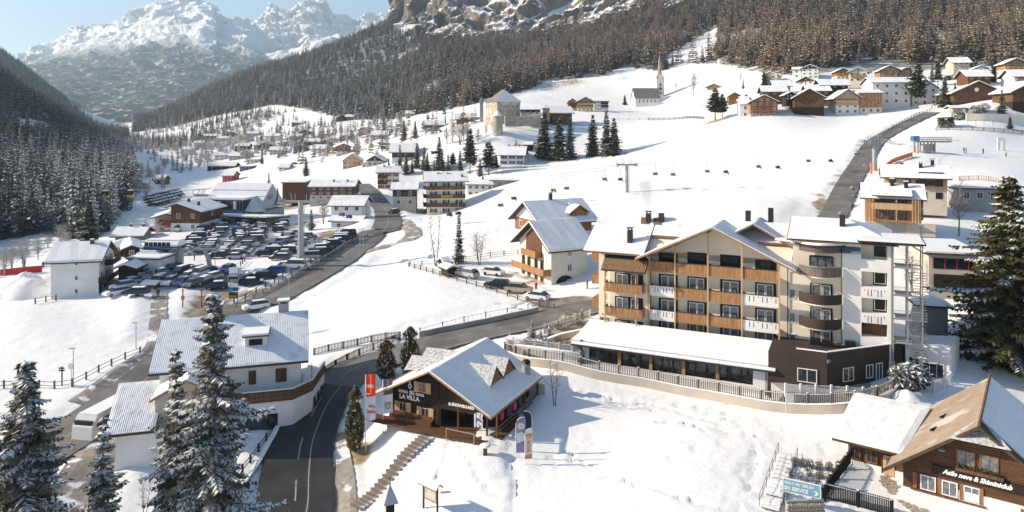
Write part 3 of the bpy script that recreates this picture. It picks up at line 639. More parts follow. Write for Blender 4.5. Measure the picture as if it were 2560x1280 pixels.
# scattered groves down the valley
for (qx, qy, rx, ry, nn, kd) in [(600,318,40,40,70,'larch'),(460,350,60,50,200,'spruce'),(400,365,40,40,150,'spruce'),(330,370,30,60,160,'frost'),(560,300,40,20,50,'spruce'),(640,300,30,20,40,'larch'),
        (520,372,20,40,40,'frost'),(760,330,40,18,40,'frost'),(690,345,20,20,18,'larch'),(700,322,20,20,12,'spruce'),(860,330,40,20,26,'frost'),(900,345,30,18,22,'larch'),(960,330,30,16,16,'spruce'),(840,305,40,10,22,'spruce'),
        (480,420,16,30,16,'frost'),(300,470,10,20,30,'frost'),(1050,262,14,14,26,'spruce'),(520,345,40,30,60,'frost'),(600,360,40,30,60,'frost'),(650,380,30,20,30,'frost'),(560,380,30,20,30,'frost'),(740,360,30,20,34,'larch'),(790,345,30,20,30,'frost'),(470,400,40,20,40,'frost'),(830,385,24,12,18,'frost'),(760,380,24,14,20,'larch'),(630,330,40,30,50,'frost'),(980,370,20,10,14,'larch'),(940,345,24,12,16,'frost'),(450,320,60,60,90,'frost'),(500,300,60,60,60,'larch'),(540,310,50,50,50,'spruce'),(1085,250,10,10,16,'dark'),(930,318,20,14,12,'spruce'),(1140,318,10,8,8,'larch')]:
    c = G(qx, qy)
    for k in range(nn):
        xx = c.x + nr.normal() * rx * .6; yy = c.y + nr.normal() * ry; POOL[kd].append((xx, yy, hz(xx, yy) - .2, rng.uniform(.35, .8), rng.random() * 6.28, rng.randrange(4), yy))
LBL = {'spruce': 'snow dusted spruces of the wooded mountainside', 'larch': 'brown bare larches among the spruces of the mountainside', 'dark': 'dark green spruces on the shaded slopes', 'frost': 'white frosted trees along the valley stream and slope'}
NMS = {'spruce': 'spruce_wood', 'larch': 'larch_wood', 'dark': 'dark_spruce_wood', 'frost': 'frosted_wood'}
# ones showing largest stand alone (copies share meshes)
allp = sorted([(p[6] / p[3], k, i) for k in POOL for i, p in enumerate(POOL[k])])[:230]
taken = {k: set() for k in POOL}
SRC = {k: [forest_src(k, v) for v in range(4)] for k in POOL}
ILB = {'spruce': ('wood_spruce', 0, 'snow dusted spruce'), 'larch': ('wood_larch', 0, 'bare brown larch'), 'dark': ('dark_spruce', 0, 'dark green spruce'), 'frost': ('frosted_tree', 0, 'white frosted tree')}
for d_, k, i in allp:
    taken[k].add(i); p = POOL[k][i]
    o = bpy.data.objects.new(ILB[k][0], SRC[k][p[5]].data); COL.objects.link(o); o.location = p[:3]; o.scale = (p[3],) * 3; o.rotation_euler = (0, 0, p[4])
    qx, qy = PX(o.location); wh = ('at the left edge of the photo' if qx < 100 else 'midway along the left wooded slope' if qx < 220 else 'at the right rim of the left wood' if qx < 420 else 'in the far valley groves' if qx < 900 else 'left of the castle meadow' if qx < 1250 else 'above the church meadow' if qx < 1780 else 'behind the upper village' if qx < 2250 else 'at the wood edge on the far right')
    tag(o, '%s %s, %s' % ('tall' if p[3] > 1 else 'low' if p[3] < .65 else 'middling', ILB[k][2], wh), 'tree', ILB[k][2] + 's at the front of the woods (many alike)')
for k in POOL:
    forest_obj(NMS[k], [p for i, p in enumerate(POOL[k]) if i not in taken[k]], SRC[k], LBL[k])
print('FOREST', {k: len(v) for k, v in POOL.items()})

# ---------------- hero conifers (front)
def hero(name, px, py, Y, h, r, label, seed, snowp=.7, mat=None, whorls=46, nb=13, sub=11, blade=.62, base=.04, power=.75, asym=0, rot=0, sway=None, group=None):
    p = W(px, py, Y); root = empty(name, (p.x, p.y, p.z), rot, label, 'tree', group)
    mobj('crown', mk('crown', spruce_crown(h, r, whorls, nb, sub, snowp, seed, base=base, power=power, blade=blade, droop=.38, hang=.5, asym=asym), [mat or M_needle, M_treesnow]), root)
    tb = MB(); tb.tube([(0, 0, -1), (0, 0, h * .4), (0, 0, h * .99)], [.02 * h * .9, .012 * h, .02], 8); tb.obj('trunk', M_bark, root); return root
hero('snowy_spruce', 532, 1684, 50, 26.6, 6.0, 'tallest snow laden spruce in front of the tiled roof house', 5, .74, M_hero, whorls=62, nb=13, sub=22, blade=.55, power=.8)
hero('snowy_spruce', 440, 1640, 51, 22.0, 3.6, 'slimmer snowy spruce touching the left side of the tallest one', 8, .74, M_hero, whorls=48, nb=10, sub=16, blade=.48, power=.9)
hero('snowy_spruce', 62, 1684, 50, 22.0, 6.6, 'broad snowy spruce at the bottom left corner', 12, .72, M_hero, whorls=52, nb=13, sub=20, blade=.58, power=.75)
hero('snowy_spruce', 258, 1620, 52, 16.8, 4.4, 'small thin snowy spruce beside the parked white coach', 15, .72, M_hero, whorls=38, nb=9, sub=15, blade=.45, power=1.0)
hero('green_spruce', 2522, 905, 84, 22, 7.6, 'huge dark green spruce at the right edge beyond the kids club', 21, .36, M_olive, whorls=56, nb=15, sub=18, blade=.8, power=.66)
hero('green_spruce', 2610, 880, 88, 18.5, 7.5, 'dark spruce half cut off by the right edge of the photo', 22, .34, M_olive, whorls=38, nb=14, sub=11, blade=1.0, power=.66)
# columnar evergreens beside the ski hut
def column_tree(px, py, h, r, label, seed, low):
    p = G(px, py); g = random.Random(seed); V = []; Fs = []; Ms = []
    for k in range(2600):
        t = g.random(); rr = r * (math.sin(min(1, t * 1.15 + .12) * math.pi) ** .5 if t < .8 else ((1 - t) / .2) ** .7 * .9) * g.uniform(.55, 1.05); a = g.random() * 6.28
        c = Vector((rr * math.cos(a), rr * math.sin(a), h * (.03 + t * .97))); d = Vector((math.cos(a) * .5, math.sin(a) * .5, g.uniform(.3, 1.1))).normalized() * .26; e = Vector((-math.sin(a), math.cos(a), 0)) * .09
        o = len(V); V += [c - d, c + e, c + d, c - e]; Fs.append((o, o+1, o+2, o+3)); u = g.random()
        Ms.append(1 if u < .15 else (2 if (g.random() < .75 and (mnoise.noise(Vector((c.x * .8, c.y * .8, c.z * .5 + seed))) > -.12)) or t < low else 0))
    root = empty('column_evergreen', (p.x, p.y, p.z), 0, label, 'tree'); mobj('crown', mk('crown', (V, Fs, Ms), [M_needle, M_treesnow, M_golden]), root)
    MB().tube([(0, 0, -.5), (0, 0, h * .8)], [.14, .04], 6).obj('trunk', M_bark, root)
column_tree(887, 1128, 6.9, 1.02, 'columnar evergreen yellowed at its foot left of the flags', 3, .14)
column_tree(966, 950, 4.9, 1.22, 'shorter columnar evergreen right of the flag tops behind the hut', 4, 0)
column_tree(1026, 940, 6.1, 1.30, 'taller columnar evergreen with yellow green side behind the hut', 5, 0)
# solitary conifers: px, py base, top py, kind, label
def con(px, py, ty, kind, label, name='spruce', wide=1.0, **k):
    p = G(px, py); h = (py - ty) * p.y / F; return conifer(name, p.x, p.y, h, kind, label, wide=wide, **k)
con(1147, 659, 535, 'slim', 'lone slim spruce on the snow left of the two lodge buildings', wide=1.15)
for a in [(1362,398,276,'green','leftmost tall spruce of the clump right of the castle',1.1),(1398,400,282,'green','second tall spruce from the left in the castle side clump',1.0),(1425,398,292,'spruce','right spruce of the left clump with a pale side',1.0),
          (1350,396,318,'green','lower spruce at the left rim of the clump',1.0),(1482,390,284,'green','slim spruce left in the pair above the snow slope',.95),(1516,389,272,'spruce','broad spruce in the right pair above the snow slope',1.0),(1535,388,292,'green','right hand spruce casting the long shadow on the slope',1.15)]:
    con(a[0], a[1], a[2], a[3], a[4], wide=a[5])
for a in [(1788,300,218,'pine','dark pine in front of the orange timber house',1.3),(1806,296,232,'pine','shorter pine beside the dark pine by the orange house',1.1),(2248,262,178,'green','dark spruce between the scaffolded house and the white house',1.25),
          (2294,270,155,'pine','tall spruce with bare trunk behind the long white house',1.0),(2362,268,190,'green','green spruce right of the white three row house',1.0),(2388,262,205,'spruce','frosted spruce behind the big barn front left corner',1.0),
          (2505,286,222,'spruce','frosted spruce in front of the right end of the big barn',1.1),(2487,205,135,'green','big dark spruce behind the barn roofs',1.3),(2525,322,288,'green','small spruce by the playground fence',1.2),
          (1562,262,236,'green','small dark spruce left of the church',1.2),(1858,222,195,'slim','small spruce on the meadow below the white chapel house',1.2),(1910,218,176,'green','spruce left of the balcony house below the wood',1.2),
          (2014,243,203,'spruce','frosted spruce behind the brown barn roof',1.0),(2178,212,200,'green','small spruce in front of the cream houses',1.0),(672,462,432,'slim','small spruce alone on the white mound above the lift station',1.3),
          (765,440,392,'spruce','spruce right of the mound road',1.2),(655,410,372,'slim','slim spruce on the far village mound',1.2),(1113,310,278,'slim','slim spruce right of the orange gable house',.9),(1010,350,300,'spruce','spruce left of the orange gable house',1.2),(1038,345,300,'spruce','second spruce left of the orange gable house',1.1),
          (1042,420,355,'spruce','spruce right of the long snowy roof chalet',1.1),(1098,425,340,'spruce','tall dark spruce in front of the brown terraced house',1.1),(1175,435,318,'pine','tall thin pine above the roofs left of the slope',.8),(1068,430,380,'spruce','low spruce in the grove behind the long hotel',1.1),
          (1222,438,352,'pine','bushy reddish pine left of the white house under the castle',1.3),(1132,420,380,'pine','small pine before the brown terrace wall',1.2),(1015,435,382,'frosted','snowy spruce behind the cream four storey house',1.3),(972,425,395,'frosted','snowy spruce beside the dark gabled pink house',1.2),
          (1200,440,395,'frosted','frosted spruce at the foot of the tall thin pine',1.2),(1000,418,360,'slim','slim snowy spruce in the grove right of the long roof',1.2),(1290,362,345,'slim','tiny spruce above the white house',1.2),
          (778,575,522,'frosted','snowy spruce beside the white flat blocks by the parking',1.1),(222,618,498,'green','big dark spruce standing before the left wood',1.35),(190,560,470,'spruce','spruce at the front rim of the left wood',1.2)]:
    con(a[0], a[1], a[2], a[3], a[4], wide=a[5])
for a in [(1105,430,372,'spruce'),(1060,425,365,'frosted'),(1120,432,385,'frosted'),(1150,436,375,'spruce'),(1185,420,390,'pine'),(1085,440,400,'frosted'),(1240,430,385,'pine'),(1030,432,395,'spruce')]:
    p = G(a[0], a[1]); conifer('grove_conifer', p.x, p.y, (a[1] - a[2]) * p.y / F, a[3], 'snowy conifer in the grove behind the four storey hotel', group='conifers in the grove behind the four storey hotel')
for i, a in enumerate([(2275,240,165),(2345,215,150),(2330,205,160),(2410,215,155),(2440,200,150),(2372,200,148),(2395,190,140),(2425,180,130),(2545,250,190)]):
    p = G(a[0], a[1]); conifer('village_conifer', p.x, p.y, (a[1] - a[2]) * p.y / F, ['spruce', 'pine', 'frosted'][i % 3], 'frosted conifer among the houses on the upper right', group='conifers between the upper right houses')
# bare trees
def bt(px, py, ty, label, **k):
    p = G(px, py); return bare_tree(k.pop('name', 'bare_tree'), p.x, p.y, (py - ty) * p.y / F, label, **k)
bt(1090, 665, 528, 'tall bare twin stemmed tree left of the lone spruce', seed=3, spread=.22, multi=2, thick=.7)
bt(1198, 662, 582, 'small round bare tree right of the lone spruce', seed=4, spread=.42, multi=3)
bt(1387, 1014, 905, 'bare young tree on the snow behind the ski hut', seed=5, spread=.36, multi=2, dens=3)
bt(745, 838, 782, 'round leafless bush tree above the terrace house', seed=6, spread=.55, multi=5, thick=.8)
bt(2397, 590, 455, 'pale leafless tree beside the timber apartment house', seed=7, spread=.42, multi=1, thick=1.2, pale=True, dens=4)
bt(2363, 262, 208, 'leafless tree in front of the green spruce by the white house', seed=8, spread=.4, pale=True)
bt(1733, 240, 182, 'lone leafless tree on the meadow beside the church', seed=9, spread=.42, multi=2)
bt(2282, 740, 630, 'reddish leafless tree behind the scaffold stair', seed=10, spread=.35, multi=3)
bt(855, 530, 470, 'bushy leafless tree between the parking and the white house', seed=11, spread=.45, multi=4)
bt(808, 560, 505, 'leafless tree right of the lift mast', seed=12, spread=.5, multi=4)
bt(395, 600, 540, 'frosty leafless tree in front of the timber restaurant', seed=13, spread=.42, multi=2, frost=True)
bt(360, 590, 555, 'frosty bush beside the small yellow house', seed=14, spread=.5, multi=5, frost=True)
bt(1275, 305, 262, 'leafless tree in front of the castle annex', seed=15, spread=.45, multi=2)
bt(1240, 335, 285, 'leaning leafless tree at the castle corner', seed=16, spread=.5, multi=2)
for i, a in enumerate([(1130,355,308),(1150,362,300),(1170,366,305),(1118,360,320),(1195,362,322),(1160,350,312),(1215,340,312),(1232,336,308)]): bt(a[0], a[1], a[2], 'reddish leafless tree on the bank below the castle', seed=20 + i, spread=.5, multi=3, name='bank_tree', group='leafless trees below the castle')
for i, a in enumerate([(150,612,560),(165,640,580),(60,668,600),(30,672,615),(95,650,600),(10,690,630),(120,620,585),(350,455,405),(375,470,420),(395,450,410),(410,430,395),(340,490,440),(365,500,455),(330,520,470)]):
    bt(a[0], a[1], a[2], 'white frosted shrub tree by the stream at the left wood', seed=40 + i, spread=.5, multi=5, frost=True, name='frosted_shrub_tree', group='white frosted trees by the stream', thick=1.2)
for i, a in enumerate([(700,395,375),(810,400,378),(870,425,400),(720,365,345),(560,345,322),(1000,400,375),(1290,395,372),(1690,225,205),(1850,205,180),(1460,185,165),(480,395,365),(830,350,330),(1065,345,320),(905,300,285)]):
    bt(a[0], a[1], a[2], 'small leafless tree among the village snow', seed=60 + i, spread=.5, multi=3, name='village_bare_tree', group='small leafless trees in the village', frost=(i % 2 == 0))
bt(362, 1300, 1180, 'thin bare sapling at the bottom edge before the big spruce', seed=80, spread=.2, multi=3, thick=.5)
# garden left of the hotel
for a in [(1275,862,828,'small spruce in the hotel garden at the white gate'),(1330,842,800,'small spruce on the hotel garden mound'),(1352,850,822,'low spruce beside the garden mound spruce'),(1455,812,770,'small snowy spruce at the hotel garden corner'),(1453,905,845,'narrow golden cypress at the restaurant corner')]:
    con(a[0], a[1], a[2], 'slim' if 'cypress' in a[3] else 'frosted', a[3], name='garden_conifer', wide=1.3)
for i, a in enumerate([(1395,822),(1412,812),(1428,806),(1442,800),(1375,838),(1360,868),(1385,878),(1410,872),(1340,872),(1320,868),(1430,868)]):
    p = G(*a); shrub('garden_bush', p.x, p.y, 1.1 + .4 * rng.random(), .7, 'snowy brown bush in the hotel garden', M_twig, 100 + i, 260, 'bushes in the hotel garden')
p = G(2275, 975); shrub('evergreen_bush', p.x, p.y, 3.0, 1.8, 'large snowy evergreen bush at the black wing corner', M_needleb, 130, 1600, snow=.45)
for i, a in enumerate([(2215,985),(2245,985),(2190,990)]): p = G(*a); shrub('garden_bush', p.x, p.y, 1.1, .8, 'snow topped bush behind the white balustrade', M_golden, 140 + i, 300, 'snow topped bushes behind the white balustrade', snow=.5)
for i, a in enumerate([(1986,1163),(2008,1167),(2025,1170),(2047,1173),(2073,1176),(2098,1172)]): p = G(*a); shrub('clipped_bush', p.x, p.y, .85, .33, 'reddish brown clipped bush in the row above the stone wall', M_larch, 150 + i, 220, 'row of clipped reddish bushes', snow=.05)
for i, a in enumerate([(2003,1200),(2014,1215),(2022,1190),(2050,1195),(2075,1200),(2040,1215),(1968,1215),(1962,1240),(1975,1190)]): p = G(*a); shrub('rock_garden_plant', p.x, p.y, .8, .38, 'low plant in the rock garden above the sign', [M_golden, M_twig, M_needle][i % 3], 160 + i, 160, 'low plants of the rock garden', snow=.25)
p = G(2370, 318)
def hedge(a, b, h, wd, label):
    pa, pb = G(*a), G(*b); d = pb - pa; V = []; Fs = []; Ms = []; L = d.length; u = d.normalized(); n = Vector((-u.y, u.x, 0))
    for k in range(2200):
        c = u * rng.random() * L + n * rng.uniform(-wd, wd) + Vector((0, 0, h * rng.random() ** .6)); e = Vector((rng.uniform(-1, 1), rng.uniform(-1, 1), rng.uniform(-1, 1))).normalized() * .28; f = e.orthogonal().normalized() * .12
        o = len(V); V += [c - e, c + f, c + e, c - f]; Fs.append((o, o+1, o+2, o+3)); Ms.append(1 if rng.random() < .15 else 0)
    root = empty('hedge', pa, 0, label, 'hedge'); mobj('foliage', mk('foliage', (V, Fs, Ms), [M_needle, M_treesnow]), root)
hedge((2345, 320), (2385, 318), 3.2, 1.3, 'clipped evergreen hedge at the playground corner')
for i, a in enumerate([(2392,300),(2412,295),(2440,285),(2460,280)]): p = G(*a); shrub('hillside_bush', p.x, p.y, 3.2, 1.7, 'frosted bush behind the hedge below the barn', M_needleb, 180 + i, 500, 'frosted bushes below the barn', snow=.4)
# ---------------- building kit
P_white = nmat('white_plaster', (0.76, 0.75, 0.73), 0.85, c2=(0.68, 0.67, 0.65), nscale=0.5, bump=0.1)
P_cream = nmat('cream_plaster', (0.80, 0.72, 0.59), 0.85, c2=(0.75, 0.67, 0.55), nscale=0.5, bump=0.1)
P_beige = nmat('beige_plaster', (0.52, 0.46, 0.39), 0.85, c2=(0.45, 0.40, 0.34), nscale=0.5, bump=0.1)
P_yell = nmat('yellow_plaster', (0.60, 0.50, 0.30), 0.85, c2=(0.55, 0.46, 0.30), nscale=0.5)
P_oran = nmat('apricot_plaster', (0.62, 0.33, 0.18), 0.85, c2=(0.55, 0.30, 0.17), nscale=0.5)
P_pink = nmat('pinkish_plaster', (0.52, 0.42, 0.38), 0.85, c2=(0.46, 0.37, 0.34), nscale=0.5)
P_stone = nmat('old_stone', (0.47, 0.41, 0.34), 0.9, c2=(0.30, 0.26, 0.21), nscale=0.8, bump=0.6, bscale=4, c3=(0.58, 0.52, 0.44), n3=.55)
P_grey = nmat('grey_plaster', (0.36, 0.36, 0.36), 0.85, c2=(0.30, 0.30, 0.30), nscale=0.5)
P_conc = nmat('concrete', (0.40, 0.39, 0.37), 0.85, c2=(0.30, 0.29, 0.28), nscale=0.8, bump=0.1)
P_brown = nmat('dark_brown_render', (0.045, 0.032, 0.026), 0.8, c2=(0.055, 0.038, 0.030), nscale=0.6)
def wood(name, a, b, sx=7, sz=0.5): return nmat(name, a, 0.75, c2=b, nscale=1.0, stretch=(sx, sx, sz), nlo=.38, nhi=.62, bump=0.35, bscale=2.0, bdist=.02)
W_honey = wood('honey_boards', (0.44, 0.245, 0.115), (0.27, 0.13, 0.055))
W_oran = wood('orange_boards', (0.31, 0.14, 0.062), (0.19, 0.08, 0.037))
W_brown = wood('brown_boards', (0.16, 0.075, 0.035), (0.09, 0.042, 0.022))
W_dark = wood('dark_old_boards', (0.032, 0.019, 0.012), (0.018, 0.011, 0.008))
W_barn = wood('weathered_barn_boards', (0.17, 0.085, 0.042), (0.065, 0.035, 0.020), 4)
W_pale = wood('pale_new_boards', (0.56, 0.38, 0.22), (0.46, 0.30, 0.17))
W_grey = wood('grey_weathered_boards', (0.20, 0.165, 0.14), (0.12, 0.10, 0.085))
W_log = nmat('log_wall', (0.13, 0.062, 0.028), 0.75, c2=(0.075, 0.035, 0.017), nscale=1.0, stretch=(.5, .5, 7), bump=0.3, bscale=2)
M_fasc = nmat('roof_edge_boards', (0.085, 0.055, 0.038), 0.8, c2=(0.055, 0.036, 0.026), nscale=2)
M_fascl = nmat('light_roof_edge_boards', (0.36, 0.22, 0.12), 0.8, c2=(0.28, 0.17, 0.09), nscale=2)
M_tile = nmat('brown_tiles', (0.26, 0.14, 0.08), 0.8, c2=(0.18, 0.095, 0.06), nscale=3, wave=[('X', 2.2, .6)])
M_tiled = nmat('dusted_tan_tiles', (0.36, 0.29, 0.22), 0.8, c2=(0.30, 0.23, 0.17), nscale=.8, wave=[('X', 2.0, .5), ('Y', 1.6, .4)], c3=(0.52, 0.47, 0.42), n3=.55)
M_shing = nmat('old_shingles', (0.17, 0.145, 0.12), 0.9, c2=(0.25, 0.22, 0.19), nscale=2.2, bump=.4)
M_glass = nmat('window_glass', (0.018, 0.024, 0.030), 0.08, spec=0.9)
M_glassl = nmat('curtained_glass', (0.20, 0.22, 0.23), 0.15, c2=(0.07, 0.08, 0.09), nscale=3, spec=0.8)
M_black = nmat('black_frame', (0.012, 0.011, 0.011), 0.5)
M_wfr = nmat('white_frame', (0.72, 0.72, 0.71), 0.5)
M_metal = nmat('galvanised_steel', (0.36, 0.37, 0.38), 0.5, metal=.6)
M_steel = nmat('grey_painted_steel', (0.27, 0.29, 0.30), 0.55)
M_gut = nmat('dark_gutter', (0.035, 0.030, 0.028), 0.5)
M_shutg = nmat('dark_green_shutters', (0.018, 0.028, 0.022), 0.7)
M_shutr = nmat('dark_red_shutters', (0.10, 0.018, 0.020), 0.7)
M_chim = nmat('dark_chimney_metal', (0.030, 0.024, 0.024), 0.5)
M_blue = nmat('blue_cladding', (0.02, 0.14, 0.34), 0.5)
M_blued = nmat('dark_blue_paint', (0.012, 0.055, 0.16), 0.4)
M_red = nmat('red_paint', (0.45, 0.03, 0.03), 0.6)
M_orangenet = nmat('orange_netting', (0.75, 0.22, 0.10), 0.8)
M_yellow = nmat('yellow_paint', (0.75, 0.50, 0.02), 0.4)
M_lwhite = nmat('white_letters', (0.80, 0.80, 0.78), 0.5)
M_ldark = nmat('dark_letters', (0.05, 0.04, 0.035), 0.6)

WM = {}
def win_mesh(w_, h_, fm, mull=1):
    k = (round(w_, 2), round(h_, 2), fm.name, mull)
    if k not in WM:
        mb = MB(); t = min(.09, w_ * .12); a, b = w_ / 2, h_ / 2
        mb.box(-a, a, -.07, .0, b - t, b); mb.box(-a, a, -.07, 0, -b, -b + t); mb.box(-a, -a + t, -.07, 0, -b + t, b - t); mb.box(a - t, a, -.07, 0, -b + t, b - t)
        for i in range(mull): x = -a + w_ * (i + 1) / (mull + 1); mb.box(x - t * .35, x + t * .35, -.06, 0, -b + t, b - t)
        pb = MB(); pb.box(-a + t, a - t, -.025, -.005, -b + t, b - t); WM[k] = (mb.mesh('window', fm), {})
        WM[k][1]['p'] = pb
    return WM[k]
def pane_mesh(k, pm):
    d = k[1]
    if pm.name not in d: d[pm.name] = d['p'].mesh('pane', pm)
    return d[pm.name]
SHM = {}
def window(par, x, z, w_, h_, y=0.0, rz=0.0, fm=None, pm=None, mull=1, shut=None, name='window', surround=None, x_off=0):
    k = win_mesh(w_, h_, fm or M_wfr, mull); o = mobj(name, k[0], par, (x, y, z), rz)
    mobj('pane', pane_mesh(k, pm or M_glass), o)
    if shut:
        q = (round(w_, 2), round(h_, 2), shut.name)
        if q not in SHM: SHM[q] = MB().box(-w_ * .25, w_ * .25, -.06, -.01, -h_ / 2, h_ / 2).mesh('shutter', shut)
        for s in (-1, 1): mobj('shutter', SHM[q], o, (s * (w_ * .76 + .02), 0, 0))
    return o
def snow_poly(pts, t):
    """pts: roof surface profile (a,z) from one eave to the other; returns closed rounded snow profile"""
    n = len(pts); top = []
    def mv(i, j, d):
        (a, z), (b, y) = pts[i], pts[j]; L = math.hypot(b - a, y - z); k = min(.4, d / L); return (a + (b - a) * k, z + (y - z) * k)
    for i, (a, z) in enumerate(pts):
        if i == 0: p, q = mv(0, 1, .04), mv(0, 1, .22); top += [(p[0], p[1] + t * .55), (q[0], q[1] + t)]
        elif i == n - 1: p, q = mv(i, i - 1, .04), mv(i, i - 1, .22); top += [(q[0], q[1] + t), (p[0], p[1] + t * .55)]
        else: p, q = mv(i, i - 1, .18), mv(i, i + 1, .18); top += [(p[0], p[1] + t), (q[0], q[1] + t)]
    return list(pts) + top[::-1]
def gable_roof(par, prof, ax, a, b, thick=.22, snow=.22, mroof=None, msnow=None, gut=True, bare=None, inset=.06, smooth=False):
    """prof: [(c,z)...] roof top surface profile; extruded along ax from a to b"""
    low = [(c, z - thick) for c, z in prof]
    rf = MB().prism(list(prof) + low[::-1], ax, a, b).obj('roof', mroof or M_fasc, par)
    if snow:
        segs = [prof] if bare is None else ([prof[1:]] if bare == 0 else [prof[:-1]])
        for sg in segs:
            c0 = sg[0]; c1 = sg[-1]; s2 = [(c0[0] + (.05 if sg[1][0] > c0[0] else -.05), c0[1] + .004)] + [(c, z + .004) for c, z in sg[1:-1]] + [(c1[0] - .05, c1[1] + .004)]
            sp = snow_poly(s2, snow); n = max(2, int(abs(b - a) / 1.4)); mb = MB()
            L = len(sp); g2 = random.Random(int(abs(a * 31 + b * 17 + prof[0][1] * 7)) + 3)
            for i in range(n + 1):
                yy = a + inset + (b - a - 2 * inset) * i / n
                for j, (c, z) in enumerate(sp):
                    jz = g2.uniform(-.16, .16) * snow if j >= len(sg) else 0
                    mb.v.append((c + (g2.uniform(-.05, .05) if j in (len(sg), L - 1) else 0), yy, z + jz) if ax == 'y' else (yy, c + (g2.uniform(-.05, .05) if j in (len(sg), L - 1) else 0), z + jz))
            for i in range(n):
                for j in range(L): j2 = (j + 1) % L; mb.f.append((i*L+j, i*L+j2, (i+1)*L+j2, (i+1)*L+j)); mb.m.append(0)
            mb.f.append(tuple(range(L - 1, -1, -1))); mb.f.append(tuple(n * L + j for j in range(L))); mb.m += [0, 0]
            mb.obj('snow_cover', msnow or M_rsnow, rf)
    return rf
def chimney(par, x, y, z, h=1.3, s=.6, mat=None, cap=True, snow=True):
    mb = MB().box(-s/2, s/2, -s/2, s/2, -1.0, h)
    if cap: mb.box(-s*.65, s*.65, -s*.65, s*.65, h + .25, h + .33); mb.box(-s*.4, -s*.3, -s*.4, s*.4, h, h + .25); mb.box(s*.3, s*.4, -s*.4, s*.4, h, h + .25)
    c = mb.obj('chimney', mat or M_chim, par, loc=(x, y, z))
    if snow and cap: MB().box(-s*.6, s*.6, -s*.6, s*.6, h + .335, h + .47).obj('snow_cap', M_rsnow, c)
    return c
def boards(mb, x0, x1, y, z0, z1, w_=.14, gap=.02, t=.035, mi=0, jag=0.0, ax='x'):
    n = max(1, int((x1 - x0) / (w_ + gap))); st = (x1 - x0) / n
    for i in range(n):
        a = x0 + i * st + gap / 2; b = a + st - gap; zz = z0 - (jag * (i % 2))
        if ax == 'x': mb.box(a, b, y, y + t, zz, z1, mi)
        else: mb.box(y, y + t, a, b, zz, z1, mi)
def balcony(par, x0, x1, y0, dep, z, mat=None, h=1.0, sides=True, slab=None, bw=.2, name='balcony', ends=(1, 1), jag=.06, rail=True):
    """slab from wall y0 outwards (towards -y)"""
    b = MB().box(x0, x1, y0 - dep, y0, z - .16, z).obj(name, slab or mat or W_brown, par)
    mb = MB(); m = mat or W_brown; boards(mb, x0, x1, y0 - dep - .05, z - .12, z + h - .06, bw, jag=jag)
    if ends[0]: boards(mb, y0 - dep, y0, x0 - .04, z - .12, z + h - .06, bw, ax='y')
    if ends[1]: boards(mb, y0 - dep, y0, x1, z - .12, z + h - .06, bw, ax='y')
    r_ = mb.obj('board_panel', m, b); r_['kind'] = 'stuff'
    if rail:
        rb = MB().box(x0 - .08, x1 + .08, y0 - dep - .10, y0 - dep + .04, z + h - .055, z + h)
        if ends[0]: rb.box(x0 - .08, x0 + .04, y0 - dep + .045, y0, z + h - .055, z + h)
        if ends[1]: rb.box(x1 - .04, x1 + .08, y0 - dep + .045, y0, z + h - .055, z + h)
        rb.obj('handrail', M_fasc, b)
    return b
def solve_len(P0, u, px):
    k = (px - CX) / F; return (k * P0.y - P0.x) / (u.x - k * u.y)
def text_obj(name, s, size, mat, par, loc, rot=(R(90), 0, 0), ext=.02, align='LEFT', shear=0, sx=1.0, spacing=1.0, bold=0.0):
    cu = bpy.data.curves.new(name, 'FONT'); cu.body = s; cu.size = size; cu.extrude = ext; cu.align_x = align; cu.shear = shear; cu.space_character = spacing; cu.offset = bold; cu.resolution_u = 2
    t = bpy.data.objects.new('tmp', cu); COL.objects.link(t); bpy.context.view_layer.update()
    me = bpy.data.meshes.new_from_object(t.evaluated_get(bpy.context.evaluated_depsgraph_get())); bpy.data.objects.remove(t); bpy.data.curves.remove(cu)
    me.name = name; me.materials.clear(); me.materials.append(mat); o = mobj(name, me, par); o.location = loc; o.rotation_euler = rot; o.scale = (sx, 1, 1); return o
